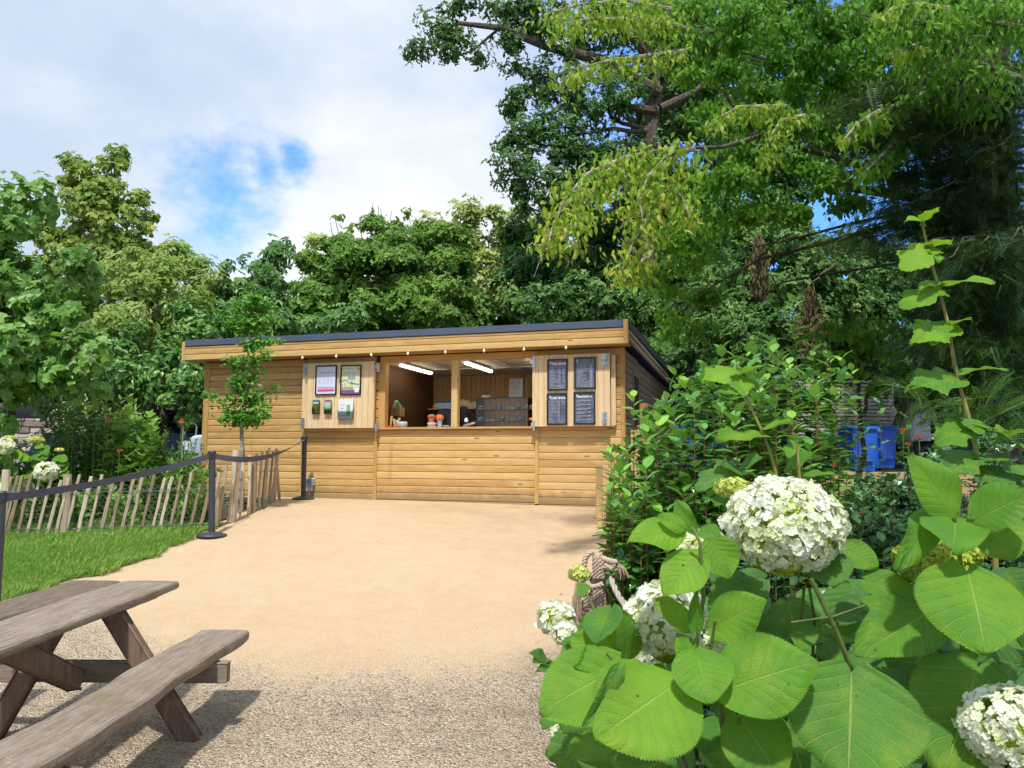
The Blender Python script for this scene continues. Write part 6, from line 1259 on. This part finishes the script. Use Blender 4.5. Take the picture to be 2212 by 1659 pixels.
for k, (px, py, lab) in enumerate(((234, 907, 'red flower at the back of the left border, the left one'), (392, 910, 'small red flower near the white rail'), (258, 972, 'tiny red flower low in the left border'), (300, 1050, 'red flower near the tall grassy plants'))):
    a = at(px, py, 10.3); t = thing('red_flower', lab, 'flower', a, 0, 'small red flowers'); n = 14; d = norm(rng.normal(0, 1, (n, 3))); scatter('petals', T_DIAM, d*.01+a, d, np.cross(d, [0, 0, 1.])+.01, .035, rng.random(n), M['redfl'], t); mb = MB(); mb.tube([a-[0, 0, .4], a], .004, 4); obj('stem', mb, M['stem'], t, True)

# ------------------------------------------------------------------ hydrangeas
def floret():
    V = []; Fc = []
    for k in range(4):
        a = k*PI/2+.25; c, s_ = math.cos(a), math.sin(a); b = len(V)
        for (x, y, z) in ((.0, .02, 0), (.22, .20, .03), (.28, .44, .10), (0, .60, .04), (-.28, .44, .10), (-.22, .20, .03)): V.append((x*c-y*s_, x*s_+y*c, z+.02*k))
        Fc += [(b, b+1, b+2, b+3), (b, b+3, b+4, b+5)]
    return V, Fc
T_FLORET = floret()
def head(parent, c, R, flat=.85, size=.0135, n=None, mt=None, tint=0.0, name='flower_head', seedy=0):
    """mophead: florets crowded over a lumpy dome"""
    n = n or int(2.5*4*PI*R*R*.8/(size*size)); d = norm(rng.normal(0, 1, (n, 3))); d = d[d[:, 2] > -.75]; n = len(d); ph = rng.uniform(0, 6, 6)
    lump = 1+.05*np.sin(d[:, 0]*9+ph[0])*np.sin(d[:, 2]*9+ph[1])+.035*np.sin(d[:, 0]*21+ph[2])*np.sin(d[:, 2]*19+ph[3])+rng.normal(0, .022, n)
    P = np.asarray(c)+d*(R*lump)[:, None]*[1, 1, flat]*np.where(d[:, 2:3] < 0, [1-.10*abs(math.sin(ph[0])), 1, .85], [1, 1, 1])+[R*.05*math.sin(ph[1]), 0, 0]*(d[:, 2:3]**2); N = norm(d+rng.normal(0, .42, (n, 3)))
    tone = .62+.22*np.sin(d[:, 0]*6+ph[4])*np.cos(d[:, 2]*5+ph[5])+rng.normal(0, .13, n)+d[:, 2]*.08-tint
    y = rng.normal(0, 1, (n, 3)); y -= N*(y*N).sum(1, keepdims=True); scatter(name, T_FLORET, P, y, N, size*rng.uniform(.75, 1.35, n), tone, mt or M['petal'], parent)
    k = int(n*.25); core = norm(rng.normal(0, 1, (k, 3))); scatter(name+'_centre', T_FLORET, np.asarray(c)+core*R*.86*[1, 1, flat], norm(np.cross(core, [0, 0, 1.])+.01), core, size*1.3, rng.random(k)*.5, M['petalg'], parent)
def bigleaf(V, Fc, U, Rn, B, T, w_, nh, droop=.12, fold=.18, rnd=.5, lob=0, und=.045, nu=30, nv=13, roll=0, rs=None):
    """ovate serrated quilted leaf from stalk end B to tip T"""
    B, T = np.asarray(B, float), np.asarray(T, float); L = np.linalg.norm(T-B); Y = (T-B)/L; nh = norm(np.asarray(nh, float)); X = norm(np.cross(Y, nh)); Z = np.cross(X, Y)
    if roll: X, Z = X*math.cos(roll)+Z*math.sin(roll), Z*math.cos(roll)-X*math.sin(roll)
    ra = rs or random; p1, p2 = ra.uniform(0, 6), ra.uniform(0, 6); b = len(V); asym = ra.uniform(-.06, .06)
    us = np.linspace(0, 1, nu)
    for i, u in enumerate(us):
        wu = (math.sin(PI*min(1, max(u, .012))**.76))**.60 if u < .995 else 0.0
        wu *= 1-.22*max(0, (u-.78)/.22)
        wu = min(wu, 1.03)
        for j in range(nv):
            v = -1+2*j/(nv-1); av = abs(v); edge = 1.0
            if j in (0, nv-1): edge = (1.022 if i % 2 == 0 else .97) if nu > 60 else (1.03 if i % 2 == 0 else .96)
            x = v*wu*w_/2*edge*(1+asym*(1 if v > 0 else -1))
            y = u*L-.10*L*math.sin(av*PI*.75)*(1-u)**6*1.2-((.03 if nu < 60 else .006)*L*av if i % 2 and j in (0, nv-1) else 0)
            ph = u*8.0-2.4*av**.8
            z = fold*av*wu*w_/2*.6-droop*L*(u*u)+und*L*math.sin(u*6+p1+v*1.5)*av+.05*L*math.sin(u*3+p2)*v*.5+ .030*L*abs(math.sin(PI*ph))*(1-av**4)*(.4+.6*av)*(.7+.5*math.sin(u*4+p2))+.03*L*math.sin(u*9+p1)*math.sin(v*4+p2)*av
            V.append(B+X*x+Y*y+Z*(z+droop*L*u)); U.append((u, v)); Rn.append(rnd+.05*math.sin(u*5+v*3))
    for i in range(nu-1):
        for j in range(nv-1): q = b+i*nv+j; Fc.append((q, q+1, q+nv+1, q+nv))
def build_leaves(name, V, Fc, U, Rn, mt, parent):
    mb = MB(); mb.v = [tuple(v) for v in V]; mb.f = Fc; mb.r = list(np.clip(Rn, 0, 1)); mb.uv = U; mb.smooth = True; return obj(name, mb, mt, parent, True)
def pxleaf(S, b, t_, wpx, Y0, Y1, rnd, nh=(-.15, -.75, .65), **kw):
    """S: (V,F,U,R,stems); b,t_: picture points of stalk end and tip"""
    B, T = at(*b, Y0), at(*t_, Y1); w_ = wpx*1.16*((Y0+Y1)/2)/F; bigleaf(S[0], S[1], S[2], S[3], B, T, w_, nh, rnd=rnd, **kw); return B, T
random.seed(44)
# main foreground bush
fx, fy = .62, 1.75
t = thing('hydrangea_bush', 'large hydrangea with broad bright green leaves and white mophead blooms filling the lower right foreground', 'hydrangea', (fx, fy, 0))
S = ([], [], [], [])
fg = [((1462, 1476), (1288, 1600), 205, 1.08, 1.00, .80, dict(droop=.05, fold=.10)), ((1340, 1442), (1165, 1540), 158, 1.16, 1.10, .78, dict(droop=.06, fold=.16)),
      ((1334, 1446), (1258, 1570), 46, 1.06, 1.02, .42, dict(fold=.5, roll=.9)), ((1313, 1424), (1233, 1371), 74, 1.2, 1.22, .82, {}), ((1342, 1420), (1337, 1311), 84, 1.26, 1.24, .66, {}),
      ((1338, 1424), (1356, 1362), 34, 1.18, 1.15, .35, dict(roll=.5)), ((1496, 1432), (1462, 1368), 56, 1.12, 1.13, .72, dict(roll=-.4)), ((1503, 1410), (1537, 1520), 112, 1.08, 1.02, .72, dict(fold=.15)),
      ((1539, 1357), (1659, 1298), 92, 1.16, 1.12, .78, dict(fold=.12)), ((1487, 1355), (1415, 1293), 54, 1.14, 1.13, .85, {}), ((1504, 1362), (1506, 1272), 32, 1.12, 1.12, .6, dict(roll=.6)),
      ((1508, 1200), (1436, 1290), 84, 1.14, 1.10, .84, dict(fold=.1)), ((1467, 1150), (1357, 1172), 72, 1.16, 1.12, .88, dict(fold=.1, droop=.2)), ((1475, 1142), (1421, 1112), 38, 1.15, 1.15, .72, {}),
      ((1498, 1146), (1460, 1078), 36, 1.16, 1.18, .62, dict(roll=.7)), ((1536, 1166), (1575, 1250), 76, 1.22, 1.2, .6, {}), ((1512, 1145), (1556, 1160), 40, 1.15, 1.12, .6, {}),
      ((1560, 1492), (1768, 1428), 150, 1.06, 1.04, .76, dict(fold=.15)), ((1596, 1545), (1690, 1690), 130, 1.1, 1.05, .70, dict(droop=.1)), ((1839, 1452), (1832, 1690), 246, 1.08, 1.0, .56, dict(fold=.10, droop=.04)),
      ((2018, 1318), (1850, 1420), 118, 1.2, 1.12, .62, dict(fold=.2)), ((2089, 1234), (2130, 1412), 196, 1.08, 1.0, .70, dict(fold=.1)), ((2062, 1122), (2056, 1194), 112, 1.14, 1.05, .68, dict(droop=.3)),
      ((2112, 1112), (2196, 1208), 120, 1.12, 1.08, .74, dict(fold=.2)), ((2012, 1110), (1936, 1232), 62, 1.16, 1.1, .62, dict(roll=.5, droop=.3)), ((1768, 1200), (1798, 1268), 104, 1.26, 1.2, .5, {}),
      ((1818, 1184), (1898, 1226), 66, 1.3, 1.26, .72, {}), ((1868, 1252), (1988, 1302), 70, 1.26, 1.22, .68, {}), ((1866, 1300), (1944, 1318), 50, 1.34, 1.3, .78, {}), ((2016, 1384), (1940, 1484), 130, 1.34, 1.3, .16, {}),
      ((2192, 1436), (2026, 1402), 90, 1.3, 1.3, .14, {}), ((2112, 1442), (2036, 1680), 196, 1.16, 1.05, .54, dict(fold=.1)), ((1842, 1270), (1822, 1372), 90, 1.4, 1.36, .40, {}), ((1700, 1300), (1730, 1402), 100, 1.42, 1.38, .12, {}),
      ((2061, 1112), (1960, 984), 104, 1.14, 1.14, .66, dict(fold=.15)), ((2108, 1122), (2232, 1068), 104, 1.1, 1.05, .64, dict(fold=.2)), ((2196, 1320), (2230, 1410), 90, 1.1, 1.0, .62, {}), ((2180, 1240), (2240, 1330), 80, 1.2, 1.2, .4, {}),
      ((1560, 1290), (1610, 1240), 90, 1.4, 1.4, .2, {}), ((1600, 1330), (1640, 1400), 120, 1.4, 1.34, .2, {}), ((1440, 1640), (1330, 1700), 110, 1.2, 1.15, .34, {}), ((1570, 1560), (1560, 1680), 110, 1.2, 1.1, .4, {}), ((1700, 1560), (1740, 1690), 150, 1.25, 1.2, .22, {}), ((1980, 1500), (1960, 1640), 120, 1.35, 1.3, .26, {}), ((1640, 1380), (1700, 1440), 110, 1.3, 1.26, .3, {})]
for (b, tp, wpx, Y0, Y1, rnd, kw) in fg: pxleaf(S, b, tp, wpx, Y0+.08, Y1+.08, rnd+random.uniform(-.06, .06), nu=84, nv=17, **kw)
ra = random.Random(8)
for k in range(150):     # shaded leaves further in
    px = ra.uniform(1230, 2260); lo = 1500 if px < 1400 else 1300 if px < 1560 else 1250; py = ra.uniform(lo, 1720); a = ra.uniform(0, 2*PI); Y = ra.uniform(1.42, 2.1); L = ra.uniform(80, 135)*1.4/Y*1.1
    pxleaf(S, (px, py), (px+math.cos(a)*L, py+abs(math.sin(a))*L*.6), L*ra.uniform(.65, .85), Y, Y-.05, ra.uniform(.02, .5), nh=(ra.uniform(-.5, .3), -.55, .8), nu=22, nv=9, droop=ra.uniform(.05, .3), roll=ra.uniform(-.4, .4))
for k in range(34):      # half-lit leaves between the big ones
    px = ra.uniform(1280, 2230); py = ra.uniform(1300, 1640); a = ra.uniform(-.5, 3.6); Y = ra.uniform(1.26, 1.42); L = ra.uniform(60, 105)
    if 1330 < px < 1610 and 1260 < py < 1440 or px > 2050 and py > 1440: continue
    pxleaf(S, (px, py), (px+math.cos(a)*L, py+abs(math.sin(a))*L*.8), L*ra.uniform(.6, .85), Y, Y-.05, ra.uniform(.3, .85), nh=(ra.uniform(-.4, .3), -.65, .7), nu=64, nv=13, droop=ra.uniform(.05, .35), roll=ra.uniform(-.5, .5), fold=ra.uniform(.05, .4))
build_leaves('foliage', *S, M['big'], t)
mb = MB(); gnd = np.array([fx, fy, 0.])
def st(pts, r0, r1, Y=1.2):
    P3 = [at(p[0], p[1], p[2] if len(p) > 2 else Y) for p in pts]; mb.tube(P3, [r0+(r1-r0)*i/(len(P3)-1) for i in range(len(P3))], 8)
st([(1700, 1900, 1.6), (1585, 1680, 1.3), (1560, 1560, 1.2), (1552, 1490, 1.16)], .006, .004); st([(1590, 1700, 1.3), (1596, 1600, 1.2), (1598, 1546, 1.16)], .0035, .0025); st([(1950, 1900, 1.6), (1870, 1520, 1.3), (1800, 1350, 1.26), (1752, 1250, 1.26)], .0055, .0035)
st([(1708, 1345, 1.25), (1800, 1332, 1.26), (1868, 1308, 1.27)], .0022, .0018); st([(1540, 1800, 1.6), (1460, 1600, 1.3), (1500, 1420, 1.22), (1520, 1290, 1.22), (1512, 1170, 1.2), (1495, 1140, 1.2)], .0045, .0025); st([(1536, 1400, 1.22), (1545, 1340, 1.2)], .0025, .002); st([(1400, 1800, 1.6), (1360, 1520, 1.3), (1338, 1440, 1.22), (1310, 1412, 1.22)], .004, .002)
st([(2100, 1900, 1.5), (2080, 1400, 1.28), (2078, 1240, 1.2), (2061, 1118, 1.2)], .005, .003); st([(1735, 1450, 1.6), (1730, 1340, 1.4), (1737, 1268, 1.32)], .003, .0025); st([(1752, 1480, 1.6), (1760, 1340, 1.36), (1748, 1270, 1.32)], .003, .0025)
for q in (1500, 1640, 1800, 1980, 2120): mb.tube([gnd+[(q-1800)*.0004, 0, -.05], at(q, 1900, 1.65)], [.008, .006], 7)
obj('stem', mb, M['stem'], t, True)
def H3(px, py, Y): return at(px, py, Y)
def hd(px, py, rpx, Y, **kw): head(t, H3(px, py, Y), rpx*Y/F, **kw)
hd(1693, 1146, 122, 1.34, flat=.88, size=.0120); hd(2190, 1585, 98, 1.12, flat=.95, size=.0128, tint=.0)
hd(1440, 1345, 84, 1.36, flat=.95, size=.0120); hd(1525, 1385, 66, 1.33, flat=.72, size=.0115, tint=.08); hd(1520, 1190, 50, 1.42, flat=.85, size=.0135, tint=.12); hd(1548, 1215, 34, 1.74, size=.013); hd(1385, 1410, 40, 1.7, size=.013); hd(1390, 1330, 40, 1.75, size=.013)
hd(1785, 1315, 36, 1.9, size=.014); hd(1245, 1580, 48, 1.9, size=.014, flat=.7); hd(1420, 1628, 40, 1.8, size=.014); hd(2062, 1500, 24, 1.7, size=.014); hd(1320, 1440, 36, 1.6, size=.013)
head(t, H3(1583, 1056, 1.75), 36*1.75/F, .62, .009, mt=M['petalg'], tint=-.1); head(t, H3(2012, 1215, 1.32), 74*1.32/F, .70, .0065, n=1500, mt=M['petalg'], tint=.25); head(t, H3(2085, 1190, 1.36), 40*1.36/F, .8, .0065, n=500, mt=M['petalg'], tint=.2); head(t, H3(1385, 1305, 2.2), 22*2.2/F, .7, .009, mt=M['petalg'], tint=.1)
# blooms on a second plant at the path edge
a = G(1290, 1450); t = thing('hydrangea_bush', 'smaller hydrangea with two white blooms leaning over the gravel beside the rope hank', 'hydrangea', (a[0]+.1, 3.3, 0))
hd(1200, 1338, 40, 3.3, flat=.88, size=.024); hd(1222, 1372, 26, 3.2, size=.022, tint=-.1); head(t, H3(1252, 1241, 3.7), 22*3.7/F, .72, .016, mt=M['petalg'], tint=-.25)
S = ([], [], [], [])
ra = random.Random(5)
for (b, tp, wpx, Y, rnd) in (((1190, 1430), (1143, 1412), 24, 3.0, .18), ((1215, 1445), (1158, 1452), 28, 3.0, .2), ((1210, 1450), (1195, 1480), 26, 3.0, .25), ((1240, 1390), (1238, 1450), 34, 3.1, .5), ((1262, 1262), (1258, 1290), 20, 3.6, .5), ((1280, 1370), (1250, 1340), 30, 3.2, .3), ((1180, 1425), (1150, 1428), 18, 3.0, .55)): pxleaf(S, b, tp, wpx*1.3, Y, Y-.1, rnd, nu=20, nv=9)
for k in range(40): px = ra.uniform(1235, 1480); py = ra.uniform(1330, 1560); an = ra.uniform(0, 6.28); pxleaf(S, (px, py), (px+45*math.cos(an), py+30*math.sin(an)), 34, 2.7, 2.6, ra.uniform(.1, .5), nu=16, nv=7, nh=(0, -.5, .9))
build_leaves('foliage', *S, M['big'], t); mb = MB(); gnd = np.array([a[0]+.1, 3.3, -.05])
for (px, py, Y) in ((1200, 1350, 3.3), (1225, 1385, 3.2), (1253, 1250, 3.7), (1190, 1432, 3.0), (1240, 1400, 3.1), (1400, 1400, 2.7)): E_2 = at(px, py, Y); mb.tube([gnd, (gnd+E_2)/2+[0, 0, .1], E_2], [.006, .005, .004], 6)
obj('stem', mb, M['stem'], t, True)
# white hydrangeas at the left edge
lf = at(60, 1100, 9.95); t = thing('hydrangea_bush', 'white hydrangea behind the paling fence with one big round bloom and flat yellow-green buds', 'hydrangea', (lf[0], 10.0, float(H(0, 10))))
hd(101, 1021, 23, 9.6, flat=.88, size=.055); hd(8, 966, 20, 9.6, size=.055); hd(8, 1060, 22, 9.9, size=.055, flat=.7); hd(48, 1054, 20, 9.9, size=.05, flat=.6); hd(188, 1148, 18, 10.15, size=.05); hd(222, 1146, 14, 10.15, size=.05)
for (px, py, r) in ((22, 947, 13), (77, 951, 16), (86, 961, 7), (128, 972, 8)): head(t, H3(px, py, 9.8), r*9.8/F, .42, .022, mt=M['petalg'], tint=-.35)
S = ([], [], [], []); ra = random.Random(6)
for (px, py) in ((72, 1000), (100, 975), (128, 985), (58, 1025), (30, 1008), (35, 975), (140, 1000), (118, 1000), (15, 1010), (10, 1030), (30, 1040), (142, 1035), (95, 965), (128, 1020), (75, 985), (5, 990), (45, 985)):
    for k in range(2): an = ra.uniform(-.4, 3.5); pxleaf(S, (px, py), (px+22*math.cos(an)*(1 if k else -1), py+20*abs(math.sin(an))), ra.uniform(14, 20), 9.75, 9.65, ra.uniform(.4, .9), nu=10, nv=7)
build_leaves('foliage', *S, M['big'], t); mb = MB()
for (px, py) in ((101, 1035), (8, 980), (77, 953), (128, 975), (22, 950), (48, 1060), (72, 1000), (188, 1150)): E_2 = at(px, py, 9.8); g0 = np.array([E_2[0]+.08, 10.0, float(H(0, 10))-.05]); mb.tube([g0, (g0+E_2)/2+[.02, 0, 0], E_2], [.010, .008, .006], 6)
obj('stem', mb, M['stem'], t, True)
# oak-leaved hydrangea: tall shoot against the yew
def oakleaf(V, Fc, U, Rn, B, T, w_, nh, rnd, droop=.2, fold=.2, und=.05):
    bigleaf(V, Fc, U, Rn, B, T, w_, nh, droop, fold, rnd, .0, und, 26, 9); 
    b = len(V)-26*9     # push the outline into lobes
    Bv, Tv = np.asarray(B), np.asarray(T)
    for i in range(26):
        u = i/25; lob = 1+.22*math.sin(u*15.5-1.2); c = np.mean([V[b+i*9+4]], 0)
        for j in range(9): V[b+i*9+j] = c+(V[b+i*9+j]-c)*lob
a = at(2130, 1200, 2.9); t = thing('oakleaf_hydrangea', 'tall single shoot with pairs of lobed light green leaves standing against the dark yew', 'hydrangea', (a[0], 2.9, 0)); Ys = 2.85
sh = [(1990, 475), (2005, 540), (2030, 630), (2048, 700), (2062, 790), (2078, 850), (2092, 900), (2108, 970), (2125, 1050)]
mb = MB(); mb.tube([(a[0]+.03, 2.95, -.05), at(2150, 1200, Ys)]+[at(x, y, Ys) for x, y in sh[::-1]], [.012, .010]+list(np.linspace(.009, .004, len(sh))), 8)
S = ([], [], [], [])
for (b, tp, wpx, rnd, nh) in (((1992, 478), (1953, 480), 20, .95, (0, -.5, 1)), ((1992, 476), (2030, 448), 26, .95, (0, -.5, 1)), ((2006, 535), (1945, 590), 62, .92, (-.3, -.9, .5)), ((2008, 535), (2058, 520), 40, .9, (.2, -.6, .8)), ((2004, 540), (2032, 566), 30, .85, (.2, -.6, .8)), ((2034, 618), (2150, 608), 44, .85, (.1, -.45, 1)), ((2030, 628), (1940, 668), 56, .75, (-.3, -.8, .6)), ((2020, 610), (1985, 632), 26, .8, (0, -.5, 1)),
      ((2050, 705), (1970, 745), 66, .86, (-.2, -.8, .6)), ((2052, 702), (2100, 690), 26, .8, (.1, -.4, 1)), ((2040, 700), (2010, 750), 40, .7, (-.2, -.8, .5)), ((2075, 805), (2180, 800), 40, .7, (.1, -.45, 1)), ((2070, 820), (1958, 845), 66, .6, (-.2, -.7, .7)), ((2088, 905), (2120, 940), 46, .6, (.1, -.6, .8)), ((2085, 925), (2015, 960), 62, .62, (-.2, -.8, .5)), ((2092, 930), (2140, 925), 30, .8, (.1, -.4, 1)),
      ((2110, 985), (2030, 1025), 70, .45, (-.2, -.7, .7)), ((2115, 990), (2185, 1000), 60, .4, (.1, -.5, .9)), ((2150, 960), (2212, 930), 60, .6, (.1, -.4, 1)), ((2160, 1000), (2225, 1030), 60, .5, (.1, -.4, 1)), ((2190, 1020), (2120, 1050), 60, .4, (0, -.6, .8)), ((2200, 960), (2140, 930), 44, .75, (0, -.6, .8))): oakleaf(*S, at(*b, Ys), at(*tp, Ys-.1), wpx*Ys/F*1.15, nh, rnd); mb.tube([at(b[0]+(8 if tp[0] < b[0] else -4), b[1]+12, Ys+.0), at(*b, Ys)], .003, 5)
build_leaves('foliage', *S, M['big'], t); obj('stem', mb, plain('yellow_green_stem', (.30, .26, .06), .6, noise=.3), t, True)
a = at(1600, 1150, 2.9); t = thing('oakleaf_hydrangea', 'oak-leaved hydrangea with a yellowish stem growing up through the glossy laurel behind the biggest bloom', 'hydrangea', (a[0], 2.95, 0)); Ys = 2.9; mb = MB()
sh = [(1590, 800), (1596, 830), (1622, 880), (1650, 940), (1668, 990), (1680, 1040), (1700, 1100)]
mb.tube([(at(1740, 1200, 2.9)[0], 2.95, -.05)]+[at(x, y, Ys) for x, y in sh[::-1]], [.009]+list(np.linspace(.007, .003, len(sh))), 7); mb.tube([at(1745, 1200, 2.9), at(1727, 1030, 2.8), at(1722, 960, 2.8)], .005, 6)
S = ([], [], [], [])
for (b, tp, wpx, rnd, nh) in (((1580, 800), (1518, 830), 50, .9, (-.1, -.7, .7)), ((1600, 808), (1650, 790), 40, .85, (.1, -.5, .9)), ((1594, 812), (1608, 858), 44, .8, (0, -.9, .4)), ((1612, 845), (1550, 850), 36, .7, (0, -.5, .9)), ((1650, 945), (1545, 945), 56, .75, (0, -.5, .9)), ((1655, 925), (1720, 915), 50, .7, (.1, -.5, .9)), ((1590, 1020), (1500, 1060), 66, .45, (-.2, -.7, .7)), ((1595, 1020), (1560, 1000), 50, .4, (0, -.7, .6)), ((1600, 1010), (1650, 990), 44, .45, (0, -.7, .6)), ((1700, 1010), (1760, 980), 50, .6, (0, -.7, .6)), ((1690, 1040), (1630, 1060), 50, .4, (0, -.7, .6)), ((1740, 1030), (1820, 1030), 54, .6, (.1, -.4, 1)), ((1590, 1070), (1540, 1090), 40, .3, (0, -.7, .6)), ((1720, 960), (1700, 990), 30, .7, (0, -.7, .6))): oakleaf(*S, at(*b, Ys), at(*tp, Ys-.1), wpx*Ys/F*1.1, nh, rnd)
build_leaves('foliage', *S, M['big'], t); obj('stem', mb, plain('yellow_green_stem_b', (.30, .26, .06), .6, noise=.3), t, True)
scene.cycles.use_denoising = True
scene.cycles.max_bounces = 6; scene.cycles.diffuse_bounces = 3; scene.cycles.glossy_bounces = 3; scene.cycles.transmission_bounces = 5; scene.cycles.transparent_max_bounces = 16
scene.cycles.use_adaptive_sampling = True; scene.cycles.adaptive_threshold = .02
